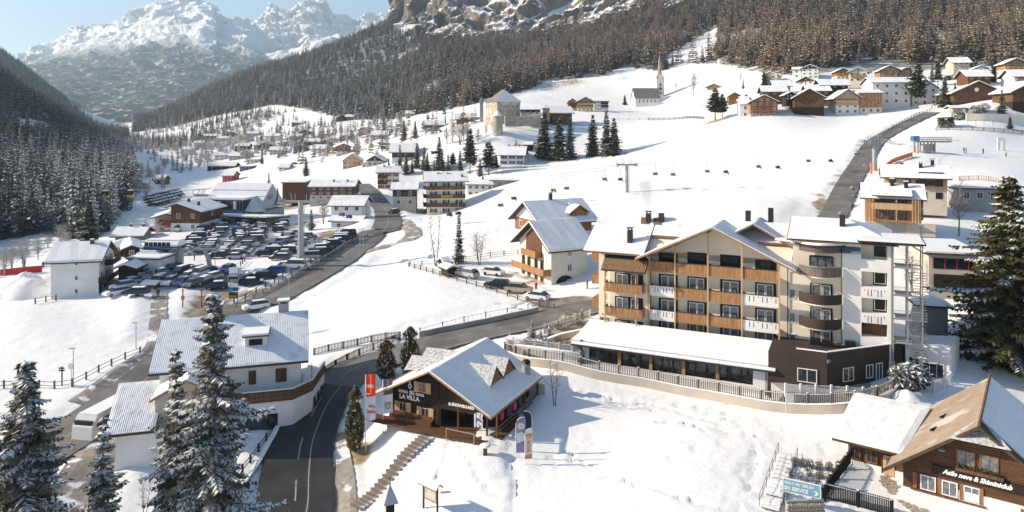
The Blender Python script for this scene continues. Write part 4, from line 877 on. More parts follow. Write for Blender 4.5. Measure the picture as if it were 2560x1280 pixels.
def house(name, label, pxL, pyL, pxR, yaw, eave, depth, roof='g', pitch=24, oh=.9, wall=None, upper=None, uz=.6, fl=2, cols=3, scols=2, side='r', shut=None,
          balc=(), bm=None, chim=(), cat='house', group=None, Y=None, snow=.28, mroof=None, fm=None, win=True, ww=None, ridge=.5, sbalc=(), umat_sides=True, door=None, msnow=None, bare=None, pm=None):
    P0 = G(pxL, pyL) if Y is None else W(pxL, pyL, Y); u = Vector((math.cos(R(yaw)), math.sin(R(yaw)), 0)); L = solve_len(P0, u, pxR)
    m = P0.y / F; he = (pyL - eave) * m; d = depth
    root = empty(name, P0, R(yaw), label, cat, group); wall = wall or P_white; tp = math.tan(R(pitch))
    B = -2.5
    if roof == 'g':
        rx = L * ridge; rz = he + tp * max(rx, L - rx); z0 = rz - tp * rx; z1 = rz - tp * (L - rx)
        wallp = [(0, B), (L, B), (L, z1), (rx, rz), (0, z0)]; MB().prism([(a, b - (.0 if b < 0 else .12)) for a, b in wallp], 'y', 0, d).obj('wall', wall, root)
        prof = [(-oh, z0 - tp * oh), (rx, rz), (L + oh, z1 - tp * oh)]
        gable_roof(root, [(a, b + .14) for a, b in prof], 'y', -oh, d + oh * .6, snow=snow, mroof=mroof, msnow=msnow, bare=bare)
        top = rz
    elif roof == 's':
        ry = d * ridge; rz = he + tp * ry; zb = rz - tp * (d - ry)
        MB().prism([(0, B), (d, B), (d, zb - .12), (ry, rz - .12), (0, he - .12)], 'x', 0, L).obj('wall', wall, root)
        prof = [(-oh, he - tp * oh), (ry, rz), (d + oh, zb - tp * oh)]
        gable_roof(root, [(a, b + .14) for a, b in prof], 'x', -oh, L + oh, snow=snow, mroof=mroof, msnow=msnow, bare=bare)
        top = rz
    elif roof == 'h':
        MB().box(0, L, 0, d, B, he).obj('wall', wall, root); r2 = min(L, d) / 2; rz = he + tp * r2
        a0, a1 = (r2, L - r2) if L > d else (L / 2, L / 2); b0, b1 = (d / 2, d / 2) if L > d else (r2, d - r2)
        for nm, e, zz, mt in (('roof', 0, 0, mroof or M_fasc), ('snow_cover', -.1, .16, msnow or M_rsnow)):
            o2 = oh + e; mb = MB(); ez = he - tp * o2 + .05 + zz
            v = [(-o2, -o2, ez), (L + o2, -o2, ez), (L + o2, d + o2, ez), (-o2, d + o2, ez), (a0, b0, rz + zz), (a1, b0 if L > d else b0, rz + zz), (a1, b1, rz + zz), (a0, b1, rz + zz)]
            if L > d: mb.add(v[:4] + [(a0, d/2, rz + zz), (a1, d/2, rz + zz)], [(0,1,5,4), (1,2,5), (2,3,4,5), (3,0,4), (3,2,1,0)])
            else: mb.add(v[:4] + [(L/2, b0, rz + zz), (L/2, b1, rz + zz)], [(0,1,4), (1,2,5,4), (2,3,5), (3,0,4,5), (3,2,1,0)])
            if nm == 'roof': rf = mb.obj(nm, mt, root)
            elif snow: mb.obj(nm, mt, rf)
        top = rz
    else:
        MB().box(0, L, 0, d, B, he).obj('wall', wall, root); rf = MB().box(-oh, L + oh, -oh, d + oh, he, he + .25).obj('roof', mroof or M_fasc, root); top = he
        if snow: MB().prism([(-oh + .05, he + .254), (L + oh - .05, he + .254), (L + oh - .25, he + .5), (-oh + .25, he + .5)], 'y', -oh + .05, d + oh - .05).obj('snow_cover', msnow or M_rsnow, rf)
    if upper:
        zz = he * uz; e = .05
        if roof == 'g': MB().prism([(-e, zz), (L + e, zz), (L + e, z1 - .17), (rx, rz - .17), (-e, z0 - .17)], 'y', -e, d + e if umat_sides else .3).obj('upper_wall', upper, root)
        else: MB().box(-e, L + e, -e, d + e, zz, he - .14).obj('upper_wall', upper, root)
    fh = he / fl; yq = -.05 if upper else 0
    if win and fh > .3:
        w_ = ww or min(1.1, L / (cols * 2.1)) if cols else 1; h_ = min(1.35, fh * .52)
        for f in range(fl):
            for c in range(cols): window(root, L * (c + .5) / cols, f * fh + fh * .52, w_, h_, y=-.055 if upper and (f * fh + fh * .3) > he * uz else -.004, fm=fm, shut=shut, pm=pm)
            for c in range(scols):
                off = .055 if upper and (f * fh + fh * .3) > he * uz else .004
                if side == 'r': window(root, L + off, f * fh + fh * .52, w_, h_, y=d * (c + .5) / scols, rz=R(90), fm=fm, shut=shut, pm=pm)
                else: window(root, -off, f * fh + fh * .52, w_, h_, y=d * (c + .5) / scols, rz=R(-90), fm=fm, shut=shut, pm=pm)
        if roof == 'g' and cols and L * tp / 2 > 1.6:
            for c in ([.5] if L < 8 else [.38, .62]): window(root, L * c, he + L * tp * .16, w_ * .9, h_ * .8, y=-.055 if upper else -.004, fm=fm, pm=pm)
    for (f, a, b) in balc: balcony(root, L * a, L * b, -.06, 1.2, f * fh + .1, bm or W_brown, h=1.0)
    for (f, a, b) in sbalc:
        bb = MB(); zf = f * fh + .1
        if side == 'r': bb.box(L, L + 1.2, d * a, d * b, zf - .15, zf); boards(bb, d * a, d * b, L + 1.2, zf - .1, zf + 1, .2, ax='y')
        else: bb.box(-1.2, 0, d * a, d * b, zf - .15, zf); boards(bb, d * a, d * b, -1.24, zf - .1, zf + 1, .2, ax='y')
        bb.obj('balcony', bm or W_brown, root)
    for (a, b, h) in chim:
        if roof == 'g': zc = rz - tp * abs(L * a - rx)
        elif roof == 's': zc = rz - tp * abs(d * b - ry)
        else: zc = top - (0 if roof == 'f' else tp * min(L, d) * .2)
        chimney(root, L * a, d * b, zc, h)
    root['_L'] = L; root['_h'] = he
    return root, L, d, he
# ================= the big hotel
HO = Vector((10.9, 94.1, 1.8)); HYAW = R(-25.2)
hotel = empty('hotel', HO, HYAW, 'large cream hotel with wooden balconies and snowy tiled roof at right centre', 'hotel')
Z = lambda z: z - 1.8
# bodies
MB().box(0, 24, 1.4, 12.2, Z(-1), Z(16.1)).prism([(7.0, Z(15.4)), (23.3, Z(15.4)), (15.1, Z(19.45))], 'y', 1.4, 3.0).prism([(1.4, Z(16.1)), (12.2, Z(16.1)), (6.8, Z(19.4))], 'x', 0, 23.9).obj('wall', P_cream, hotel)
MB().box(24.002, 29.3, 1.4, 12.2, Z(-1), Z(18.7)).obj('wall', P_cream, hotel)
# white right wing with recessed loggias (front built as frame round the openings)
wb = MB(); x0, x1, yf, yb = 29.302, 34.3, .9, 12.2; ox0, ox1 = 31.3, 33.9
ops = [(17.0, 18.7), (13.9, 15.6), (10.9, 12.6), (8.2, 9.8)]
wb.box(x0, ox0, yf, yb, Z(1), Z(19.0)); wb.box(ox1, x1, yf, yb, Z(1), Z(19.0)); wb.box(ox0, ox1, 2.2, yb, Z(1), Z(19.0))
zc = 19.0
for a, b in ops: wb.box(ox0, ox1, yf, 2.2, Z(b), Z(zc)); zc = a
wb.box(ox0, ox1, yf, 2.2, Z(1), Z(zc)); wb.obj('wall', P_white, hotel, )
for i, (a, b) in enumerate(ops):
    MB().box(ox0 + .002, ox1 - .002, 2.15, 2.195, Z(a) + .002, Z(b) - .002).obj('loggia_back', P_cream if i < 3 else W_brown, hotel)
    if i < 3: window(hotel, 33.2, Z((a + b) / 2), 1.2, 1.35, y=2.13, fm=M_wfr if i else M_black, mull=0, pm=M_glassl if i else M_glass); MB().box(32.5, 33.88, 2.10, 2.145, Z(a) + .003, Z(b) - .003).obj('black_surround', M_black, hotel) if i else None
for zz in (13.9, 10.9):
    sl_ = MB()
    for k in range(7): sl_.box(31.6 + k * .33, 31.6 + k * .33 + .07, yf - .012, yf + .02, Z(zz) - (1.05 if k % 3 else .45), Z(zz) - .3)
    sl_.obj('slot', M_ldark, hotel)
# main roofs
gable_roof(hotel, [(-.5, Z(15.75)), (6.8, Z(19.75)), (13.6, Z(15.75))], 'x', -1.6, 6.6, snow=.14, mroof=M_tile, msnow=M_tsnow)
gable_roof(hotel, [(3.2, Z(17.78)), (6.8, Z(19.75)), (13.6, Z(15.75))], 'x', 6.62, 24.2, snow=.14, mroof=M_tile, msnow=M_tsnow)
gr = gable_roof(hotel, [(5.6, Z(15.35)), (15.1, Z(19.85)), (24.6, Z(15.35))], 'y', -1.3, 6.6, snow=.14, mroof=M_fascl, msnow=M_tsnow)
# raised right roof with hip
def hip_piece(nm, e, dz, mat, par):
    mb = MB(); a, b, y0, y1 = 23.4 + e, 35.0 - e, -.2 + e, 13.4 - e; ze = Z(18.75) + dz; zr = Z(20.6) + dz
    mb.add([(a, y0, ze), (b, y0, ze), (b, y1, ze), (a, y1, ze), (a, 6.6, zr), (b - 5, 6.6, zr)], [(0,1,5,4), (1,2,5), (2,3,4,5), (3,0,4), (3,2,1,0)]); return mb.obj(nm, mat, par)
hr = hip_piece('roof', 0, 0, M_tile, hotel); hip_piece('snow_cover', .12, .2, M_rsnow, hr)
# second cross gable behind the front one (its valley shows right of the apex)
gable_roof(hotel, [(14.6, Z(17.4)), (19.4, Z(20.1)), (24.2, Z(17.4))], 'y', 2.2, 9.5, snow=.12, mroof=M_tile, msnow=M_tsnow)
# small blue tiled link roof and the flat snow roof of the wing and of the round bay
MB().add([(29.3, .3, Z(17.6)), (31.2, .3, Z(17.6)), (31.2, 1.4, Z(18.9)), (29.3, 1.4, Z(18.9)), (29.3, 1.4, Z(17.4)), (31.2, 1.4, Z(17.4))], [(0,1,2,3), (0,3,4), (1,5,2), (0,4,5,1)]).obj('link_roof', nmat('blue_grey_tiles', (.12, .17, .22), .6, wave=[('X', 2.5, .8)]), hotel)
rfw = MB().box(30.9, 37.6, -.3, 5.5, Z(19.03), Z(19.25)).obj('roof', M_gut, hotel); MB().prism([(31, Z(19.254)), (37.5, Z(19.254)), (37.3, Z(19.5)), (31.2, Z(19.5))], 'y', -.5, 5.4).obj('snow_cover', M_rsnow, rfw)
# round bay of stacked balconies
def arc(x0, x1, bulge, y, n=16):
    out = []
    for i in range(n + 1):
        t = i / n; out.append((x0 + (x1 - x0) * t, y - bulge * math.sin(math.pi * (t * .86 + .07)) ** .8))
    return out
def arc_band(nm, mat, z0, z1, th=.14, bulge=1.9, x0=24.7, x1=29.25, y=1.3, par=None):
    o = arc(x0, x1, bulge, y); i = arc(x0 + th, x1 - th, bulge - th, y); mb = MB(); n = len(o)
    vs = [(a, b, Z(z0)) for a, b in o] + [(a, b, Z(z1)) for a, b in o] + [(a, b, Z(z0)) for a, b in i] + [(a, b, Z(z1)) for a, b in i]; fs = []
    for k in range(n - 1):
        fs += [(k, k+1, n+k+1, n+k), (2*n+k+1, 2*n+k, 3*n+k, 3*n+k+1), (n+k, n+k+1, 3*n+k+1, 3*n+k), (k+1, k, 2*n+k, 2*n+k+1)]
    mb.add(vs, fs); return mb.obj(nm, mat, par or hotel)
def arc_slab(nm, mat, z0, z1, bulge=1.9, x0=24.7, x1=29.25, y=1.3, par=None):
    o = arc(x0, x1, bulge, y); return MB().prism(o + [(x1, 1.395), (x0, 1.395)], 'z', Z(z0), Z(z1)).obj(nm, mat, par or hotel)
arc_band('bay_fascia', nmat('taupe_fascia', (.12, .085, .08), .7), 17.55, 18.25); rb_ = arc_slab('roof', M_gut, 18.26, 18.42, 2.2, 24.3, 29.6)
MB().prism([(a, b) for a, b in arc(24.35, 29.55, 2.1, 1.3)] + [(29.55, 2.4), (22.5, 2.4), (22.0, 1.3)], 'z', Z(18.425), Z(18.66)).obj('snow_cover', M_rsnow, rb_)
for zt, mt, hh in ((15.9, W_grey, 1.15), (12.75, P_brown, 1.15), (9.95, P_brown, 1.2)):
    s_ = arc_slab('balcony', P_cream, zt - 1.25, zt - 1.1); arc_band('railing_band', mt, zt - hh, zt, par=s_)
arc_band('handrail', M_metal, 15.93, 16.02, .06, 2.05, 24.5, 29.45)
for zz in (14.75, 11.5, 8.7, 6.2):
    MB().box(25.9, 28.3, 1.32, 1.395, Z(zz), Z(zz) + 2.2).obj('black_surround', M_black, hotel)
    window(hotel, 26.6 if zz < 14 else 27.1, Z(zz) + 1.15, 1.05 if zz < 14 else 2.6, 2.0, y=1.31, mull=0 if zz < 14 else 2, fm=M_wfr if zz < 14 else M_black, pm=M_glassl)
    if zz < 14: window(hotel, 27.65, Z(zz) + 1.3, .85, 1.5, y=1.31, mull=0, pm=M_glassl)
for zz in (12.2, 9.4, 6.9): window(hotel, 23.95, Z(zz), .75, 1.2, y=1.39, mull=0, pm=M_glassl)
# loggia bays
posts = [7.15, 10.4, 14.4, 18.4, 22.6]; lev = [(15.05, 14.0), (12.0, 10.95), (8.95, 7.9)]
for i in range(4):
    a, b = posts[i] + .06, posts[i+1] - .06
    for r_, (zt, zf) in enumerate(lev):
        white = r_ > 0 and i in (0, 3)
        s_ = MB().box(a - .05, b + .05, .06, 1.39, Z(zf) - .18, Z(zf)).obj('balcony', P_cream, hotel)
        if white:
            MB().box(a, b, 0, .06, Z(zf) - .3, Z(zt)).obj('white_panel', P_white, s_); sl_ = MB(); nn = 8
            for k in range(nn): xx = a + .3 + (b - a - .6) * k / (nn - 1); q = k % 3 == 0; sl_.box(xx - .04, xx + .04, -.012, .0, Z(zt) - (.35 if q else .85), Z(zt) - .22)
            sl_.obj('slot', M_ldark, s_)
        else:
            bb = MB(); boards(bb, a, b, 0, Z(zf) - .25, Z(zt) - .06, .13, gap=.012, jag=.07); o_ = bb.obj('board_panel', W_honey, s_); o_['kind'] = 'stuff'
        MB().box(a, b, -.05, .12, Z(zt) - .055, Z(zt) + .01).obj('handrail', M_fasc, s_)
    # divider fins, doors and windows per storey
    for zf in (14.0, 10.95, 7.9, 5.6):
        cx = (a + b) / 2 + .45; top_ = 1.95 if zf == 14.0 and i in (0, 3) else 2.25
        MB().box(cx - 1.2, cx + 1.2, 1.33, 1.395, Z(zf), Z(zf) + top_).obj('black_surround', M_black, hotel)
        if zf == 14.0: window(hotel, cx, Z(zf) + top_ / 2 + .05, 2.0 if i in (1, 2) else 1.5, top_ - .45, y=1.32, fm=M_black, mull=1, pm=M_glass)
        else:
            f_ = 1 if i % 2 else -1
            window(hotel, cx - .45 * f_ * -1, Z(zf) + 1.08, .85, 2.05, y=1.32, mull=0, pm=M_glassl, name='door'); window(hotel, cx + .5 * f_ * -1, Z(zf) + 1.35, .95, 1.5, y=1.32, mull=0, pm=M_glassl)
        MB().prism([(.3, Z(zf)), (1.39, Z(zf)), (1.39, Z(zf) + 1.0), (.3, Z(zf) + .55)], 'x', a - .08, a + .02).obj('divider', W_dark, hotel)
        c_ = MB().box(a + .6, a + 1.5, .45, 1.0, Z(zf) + .55, Z(zf) + .6); c_.box(a + .9, a + 1.0, .7, .75, Z(zf), Z(zf) + .55); c_.box(a + 1.7, a + 2.1, .5, .9, Z(zf) + .4, Z(zf) + .45); c_.box(a + 2.05, a + 2.1, .5, .9, Z(zf), Z(zf) + .95)
        c_.obj('balcony_furniture', W_brown, hotel)
def roofz(x): return 19.85 - abs(x - 15.1) * (4.5 / 9.5) - .25
for x in posts:
    MB().box(x - .09, x + .09, -.12, .06, Z(3.2), Z(roofz(x))).obj('post', W_pale, hotel)
    MB().box(x - .12, x + .12, -1.1, 1.3, Z(roofz(x)) - .32, Z(roofz(x)) - .1).obj('purlin', W_pale, hotel)
# drain pipes
for x, zt, zb in ((6.95, 15.3, 3.2), (23.45, 15.4, 3.2), (29.28, 18.5, 6.2)): MB().tube([(x, .9, Z(zt)), (x, 1.25, Z(zt) - .5), (x, 1.28, Z(zb))], .06, 5).obj('drainpipe', M_gut, hotel)
MB().tube([(1.6, -.3, Z(15.7)), (1.6, .0, Z(15.3)), (2.3, 1.2, Z(14.9))], .06, 5).obj('drainpipe', M_gut, hotel)
# left bay with tiled awning and two balconies
MB().box(1.9, 6.9, .2, 1.39, Z(3), Z(15.2)).obj('wall', P_cream, hotel)
for zt in (12.1, 9.0):
    zf = zt - 1.05; b_ = balcony(hotel, 1.7, 6.5, .2, 1.3, Z(zf), W_honey, h=1.05, bw=.13, slab=W_pale)
MB().box(5.6, 5.75, -1.1, -.95, Z(5.5), Z(14.1)).obj('post', W_pale, hotel); MB().box(1.55, 1.7, -1.1, -.95, Z(5.5), Z(14.1)).obj('post', W_pale, hotel)
aw = MB().add([(1.3, -1.7, Z(13.75)), (7.1, -1.7, Z(13.75)), (7.1, .3, Z(15.5)), (1.3, .3, Z(15.5)), (1.3, -1.7, Z(13.6)), (7.1, -1.7, Z(13.6)), (7.1, .3, Z(15.2)), (1.3, .3, Z(15.2))], [(0,1,2,3), (7,6,5,4), (0,4,5,1), (1,5,6,2), (3,7,4,0)])
aw.obj('awning', M_gut, hotel); tl = MB(); 
for k in range(28): xx = 1.35 + k * .205; tl.add([(xx, -1.68, Z(13.78)), (xx + .12, -1.68, Z(13.78)), (xx + .12, -.4, Z(14.9)), (xx, -.4, Z(14.9)), (xx, -1.68, Z(13.86)), (xx + .12, -1.68, Z(13.86)), (xx + .12, -.4, Z(14.98)), (xx, -.4, Z(14.98))], [(4,5,6,7), (0,1,5,4), (1,2,6,5), (3,0,4,7)])
o_ = tl.obj('awning_tiles', M_fascl, hotel); o_['kind'] = 'stuff'
for zf in (10.95, 7.9, 4.9):
    MB().box(2.6, 6.3, .14, .195, Z(zf), Z(zf) + 2.2).obj('black_surround', M_black, hotel)
    window(hotel, 3.6, Z(zf) + 1.3, 1.5, 1.5, y=.13, mull=1, pm=M_glassl); window(hotel, 5.2, Z(zf) + 1.08, .95, 2.05, y=.13, mull=0, pm=M_glassl, name='door')
# left side balconies
for zt in (15.1, 12.1, 9.0, 6.0):
    if zt > 6.5:
        b_ = MB().box(-1.2, 0, 2.2, 6.5, Z(zt) - 1.15, Z(zt) - 1.0).obj('balcony', W_pale, hotel); q = MB(); boards(q, 2.2, 6.5, -1.24, Z(zt) - 1.1, Z(zt), .13, ax='y'); boards(q, -1.2, 0, 2.16, Z(zt) - 1.1, Z(zt), .13); o_ = q.obj('board_panel', W_honey, b_); o_['kind'] = 'stuff'
# wall lettering, read downwards
for i, ch in enumerate('ANTINES'): text_obj('letter', ch, .95, M_ldark, hotel, (.95, 1.37, Z(14.35 - i * 1.02)), align='CENTER', sx=.85)
text_obj('lettering', 'HOTEL', .62, M_ldark, hotel, (.95, 1.37, Z(6.4)), align='CENTER', sx=.82)
for k in range(4): text_obj('star', '*', .42, M_ldark, hotel, (.5 + k * .28, 1.37, Z(7.0)), align='CENTER')
# chimneys
for x, y, z, h in ((4.2, 1.6, 16.9, 1.6), (5.6, 5.6, 19.0, 1.3), (7.3, 5.8, 19.1, 1.3), (18.2, 7.4, 19.9, 1.2), (20.9, 8.2, 20.0, 1.5), (29.3, 4.4, 20.0, 1.5)): chimney(hotel, x, y, Z(z), h, .62, snow=False, cap=(x < 6))
# tiled bit of bare roof around the pair of chimneys
for x in (5.0, 6.7): MB().add([(x - .3, 5.0, Z(18.93)), (x + .9, 5.0, Z(18.93)), (x + .5, 6.3, Z(19.66)), (x - .6, 6.3, Z(19.66))], [(0, 1, 2, 3)]).obj('bare_tiles', M_tile, hotel)
# snow guards along the ridge
# ---- winter garden restaurant in front (a wing of the hotel)
wy = -4.6   # front plane in hotel coordinates
A0 = -.2; A1 = 21.8
MB().box(A0, A1, wy, 1.39, Z(.5), Z(2.75)).box(A0, A0 + .9, wy, wy + .3, Z(2.75), Z(5.0)).box(A1 - 1.6, A1, wy, 1.39, Z(2.75), Z(5.0)).box(A0, A0 + .3, wy + .3, 1.39, Z(2.75), Z(5.0)).obj('restaurant_wall', P_white, hotel)
MB().box(A0 + .9, A1 - 1.6, wy + .35, wy + .38, Z(2.75), Z(5.05)).obj('restaurant_glass', nmat('restaurant_glass', (.02, .03, .035), .05, c2=(.10, .12, .12), nscale=.9, nlo=.52, nhi=.6, spec=1.0), hotel)
nb = 5; wv = (A1 - 1.6 - A0 - .9) / nb
for i in range(nb):
    xa = A0 + .9 + i * wv
    fr = MB(); fr.box(xa, xa + wv, wy + .1, wy + .3, Z(2.75), Z(2.9)); fr.box(xa, xa + wv, wy + .1, wy + .3, Z(4.8), Z(5.0))
    for k in range(4): xx = xa + .03 + k * (wv - .12) / 3; fr.box(xx, xx + .08, wy + .12, wy + .28, Z(2.9), Z(4.8))
    fr.obj('window_frame', M_black, hotel)
    if i: MB().box(xa - .2, xa + .2, wy - .02, wy + .1, Z(2.75), Z(5.0)).obj('pillar', W_honey, hotel)
rw = MB().add([(A0 - 1.1, wy - 1.0, Z(4.95)), (A1 + .9, wy - 1.0, Z(4.95)), (A1 + .9, -.6, Z(6.9)), (A0 - .2, -.6, Z(6.9)), (A0 - 1.1, wy - 1.0, Z(4.75)), (A1 + .9, wy - 1.0, Z(4.75)), (A1 + .9, -.6, Z(6.6)), (A0 - .2, -.6, Z(6.6))], [(0,1,2,3), (7,6,5,4), (0,4,5,1), (1,5,6,2), (2,6,7,3), (3,7,4,0)]).obj('restaurant_roof', M_gut, hotel)
def slope_snow(par, c4, t, nx=24, ny=5, mat=None, jit=.022, seed=5, name='snow_cover'):
    """snow pillow over the quad c4 (front left, front right, back right, back left)"""
    c4 = [Vector(c) for c in c4]; g2 = random.Random(seed); mb = MB(); n = (c4[1] - c4[0]).cross(c4[3] - c4[0]).normalized(); n = n if n.z > 0 else -n
    for j in range(ny + 1):
        for i in range(nx + 1):
            a = i / nx; b = j / ny; p = c4[0].lerp(c4[1], a).lerp(c4[3].lerp(c4[2], a), b); e = min(a * nx, (1 - a) * nx, b * ny * 1.5, (1 - b) * ny * 1.5, 1)
            mb.v.append(tuple(p + n * (.02 + (t * (.55 + .45 * e) + g2.uniform(-jit, jit) * e))))
    for j in range(ny):
        for i in range(nx): a = j * (nx + 1) + i; mb.f.append((a, a+1, a+nx+2, a+nx+1)); mb.m.append(0)
    # skirts
    rim = [i for i in range(nx + 1)] + [j * (nx + 1) + nx for j in range(1, ny + 1)] + [ny * (nx + 1) + i for i in range(nx - 1, -1, -1)] + [j * (nx + 1) for j in range(ny - 1, 0, -1)]
    o = len(mb.v); 
    for k in rim: v = Vector(mb.v[k]); mb.v.append(tuple(v - n * (t * .95)))
    for k in range(len(rim)): k2 = (k + 1) % len(rim); mb.f.append((rim[k2], rim[k], o + k, o + k2)); mb.m.append(0)
    return mb.obj(name, mat or M_rsnow, par, smooth=False)
slope_snow(rw, [(A0 - 1.0, wy - .45, Z(5.25)), (A1 + .8, wy - .45, Z(5.25)), (A1 + .8, -.7, Z(6.87)), (A0 - .2, -.7, Z(6.87))], .2, 40, 5)
slope_snow(rw, [(A0 - 1.05, wy - .98, Z(4.96)), (A1 + .85, wy - .98, Z(4.96)), (A1 + .85, wy - .55, Z(5.16)), (A0 - 1.02, wy - .55, Z(5.16))], .14, 40, 2, seed=9)
MB().tube([(A1 - .1, wy - .8, Z(4.7)), (A1 - .2, wy - .1, Z(4.3)), (A1 - .2, wy - .05, Z(1.5))], .05, 5).obj('drainpipe', M_gut, hotel)
MB().tube([(A0 - .3, wy - .8, Z(4.7)), (A0 - .1, wy - .1, Z(4.3)), (A0 - .1, wy - .05, Z(1.5))], .05, 5).obj('drainpipe', M_gut, hotel)
# ---- black lower wing with the angled front, its terrace and furniture
inv = Matrix.Rotation(-HYAW, 3, 'Z')
def HL(x, y): v = inv @ (Vector((x, y, 0)) - Vector((HO.x, HO.y, 0))); return (v.x, v.y)
k1 = HL(31.1, 78.8); k2 = HL(33.9, 77.5); k3 = HL(43.9, 81.0); k4 = (k3[0] + 1.5, 6.0)
MB().prism([k1, k2, k3, k4, (21.9, 1.38), (21.9, k1[1])], 'z', Z(1), Z(7.0)).obj('black_wing_wall', P_brown, hotel)
def wallseg(a, b, z0, z1, th, nm, mat, par, out=.0):
    a, b = Vector((a[0], a[1])), Vector((b[0], b[1])); d = (b - a).normalized(); n = Vector((d.y, -d.x)) ; a1, b1 = a + n * out, b + n * out
    return MB().prism([tuple(a1), tuple(b1), tuple(b1 - n * th), tuple(a1 - n * th)], 'z', z0, z1).obj(nm, mat, par)
for a, b in ((k1, k2), (k2, k3)):
    wallseg(a, b, Z(7.0), Z(7.65), .2, 'parapet', P_brown, hotel); wallseg(a, b, Z(7.653), Z(7.73), .3, 'parapet_snow', M_rsnow, hotel, .04)
def on_seg(a, b, t, z, w_, h_, fm=M_wfr, mull=1, out=.03, pm=None, nm='window'):
    a, b = Vector(a), Vector(b); p = a.lerp(b, t); ang = math.atan2(b.y - a.y, b.x - a.x); o = Vector((math.sin(ang), -math.cos(ang))) * out
    return window(hotel, p.x + o.x, z, w_, h_, y=p.y + o.y, rz=ang, fm=fm, mull=mull, pm=pm, name=nm)
on_seg(k1, k2, .36, Z(4.9), 2.0, 1.5)
for t, w_ in ((.27, 1.5), (.55, 1.0), (.85, .8)): on_seg(k2, k3, t, Z(5.0), w_, 1.5)
on_seg(k2, k3, .68, Z(4.7), .95, 2.2, nm='door')
on_seg(k2, k3, .02, Z(6.7), .35, .35, fm=M_steel, mull=0)
# white low wing at the far right
k5 = HL(.6094 * 78.5, 78.5)
MB().prism([(k3[0] + .3, k3[1] - .05), (k5[0], k5[1]), (k5[0] + 1.5, k5[1] + 6), (k3[0] + 1.2, 6)], 'z', Z(2), Z(7.6)).obj('white_wing_wall', P_white, hotel)
MB().prism([(k3[0] + .3, k3[1] - .02), (k5[0] - .05, k5[1] + .03), (k5[0] + 1.4, k5[1] + 5.9), (k3[0] + 1.2, 5.9)], 'z', Z(7.604), Z(7.76)).obj('snow_cover', M_rsnow, hotel)
on_seg((k3[0] + .3, k3[1]), k5, .2, Z(5.5), 1.1, 1.6, out=.05); on_seg((k3[0] + .3, k3[1]), k5, .62, Z(5.1), 2.1, 1.7, mull=2, out=.05)
for (x, y) in ((26, -.6), (27.2, -.9), (29.6, -.2)): MB().box(x, x + 1.1, y, y + .7, Z(7.01), Z(7.7)).obj('terrace_sofa', M_black, hotel)
for x in (2.6, 4.3): MB().box(x, x + .9, -2.4, -1.8, Z(5.6), Z(6.2)).obj('terrace_chair', M_black, hotel)
# left entrance canopy slab
MB().box(-2.6, 1.0, -2.2, 1.3, Z(3.6), Z(4.5)).obj('entrance_wall', P_cream, hotel)
# ---- steel scaffold stair at the right end
sc_ = MB(); sx0, sx1, sy0, sy1 = 34.45, 37.3, .5, 3.0
for x in (sx0, (sx0 + sx1) / 2, sx1):
    for y in (sy0, sy1): sc_.box(x - .07, x + .07, y - .07, y + .07, Z(3), Z(18.9))
for zz in (16.3, 13.2, 10.6, 8.0, 18.8):
    sc_.box(sx0, sx1, sy0, sy0 + .1, Z(zz), Z(zz) + .14); sc_.box(sx0, sx1, sy1 - .1, sy1, Z(zz), Z(zz) + .14); sc_.box(sx0, sx0 + .1, sy0 + .1, sy1 - .1, Z(zz), Z(zz) + .14); sc_.box(sx1 - .1, sx1, sy0 + .1, sy1 - .1, Z(zz), Z(zz) + .14)
    if zz < 18: sc_.box(sx0, sx1, sy0 - .02, sy0 + .02, Z(zz) + 1.0, Z(zz) + 1.05); [sc_.box(sx0 + k * .18, sx0 + k * .18 + .03, sy0 - .01, sy0 + .02, Z(zz) + .14, Z(zz) + 1.0) for k in range(19)]
stt = empty('stair_tower', HO + Matrix.Rotation(HYAW, 3, 'Z') @ Vector((36.3, 1.4, 0)), HYAW, 'open grey steel stair tower at the right end of the hotel', 'staircase')
for v in range(len(sc_.v)): sc_.v[v] = (sc_.v[v][0] - 36.3, sc_.v[v][1] - 1.4, sc_.v[v][2])
sc_.obj('frame', M_metal, stt)
for j, zz in enumerate((5.5, 8.0, 10.6, 13.2)):
    for k in range(10): MB().box(.05 - 0, 1.5, -1.1 + k * .25, -.86 + k * .25, Z(zz) + .25 * k + .1, Z(zz) + .25 * k + .14).obj('step', M_metal, stt)
for zz in (16.32, 13.22, 10.62, 8.02): MB().box(-1.6, 0, -1.5, 1.5, Z(zz) + .12, Z(zz) + .16).obj('landing', M_steel, stt)
def frame_at(px, py, Y, yaw):
    P = W(px, py, Y); return P, R(yaw)
# ================= ski school hut
HU = Vector((-13.95, 78.6, .1)); HUY = R(-25.6)
hut = empty('ski_school_hut', HU, HUY, 'dark timber ski school hut with white lettering and shaded snowy roof', 'hut')
Lh, Dh = 12.85, 11.2
MB().prism([(.3, -1.5), (6.6, -1.5), (6.6, 5.8), (6.3, 5.9), (.3, 3.05)], 'y', .6, Dh).obj('wall', W_dark, hut)
MB().box(6.61, 12.3, 3.2, Dh, -1.5, 2.9).prism([(6.61, 2.4), (12.4, 2.4), (12.4, 2.9), (6.61, 5.7)], 'y', .62, Dh).obj('porch_wall', W_dark, hut)
lg = MB()
for k in range(17): zz = .1 + k * .19; lg.box(.3, 6.6, .53, .6, zz, zz + .16)
for k in range(9): zz = 3.4 + k * .19; a = .3 + max(0, (zz - 2.9)) / .49 + .3; lg.box(a, 6.6, .53, .6, zz, zz + .16) if a < 6.3 else None
o_ = lg.obj('log_course', W_dark, hut); o_['kind'] = 'stuff'
gable_roof(hut, [(-1.0, 2.75), (6.3, 6.35), (13.6, 2.75)], 'y', -1.0, 12.2, thick=.16, snow=.16, mroof=M_fascl, msnow=M_rsnow)
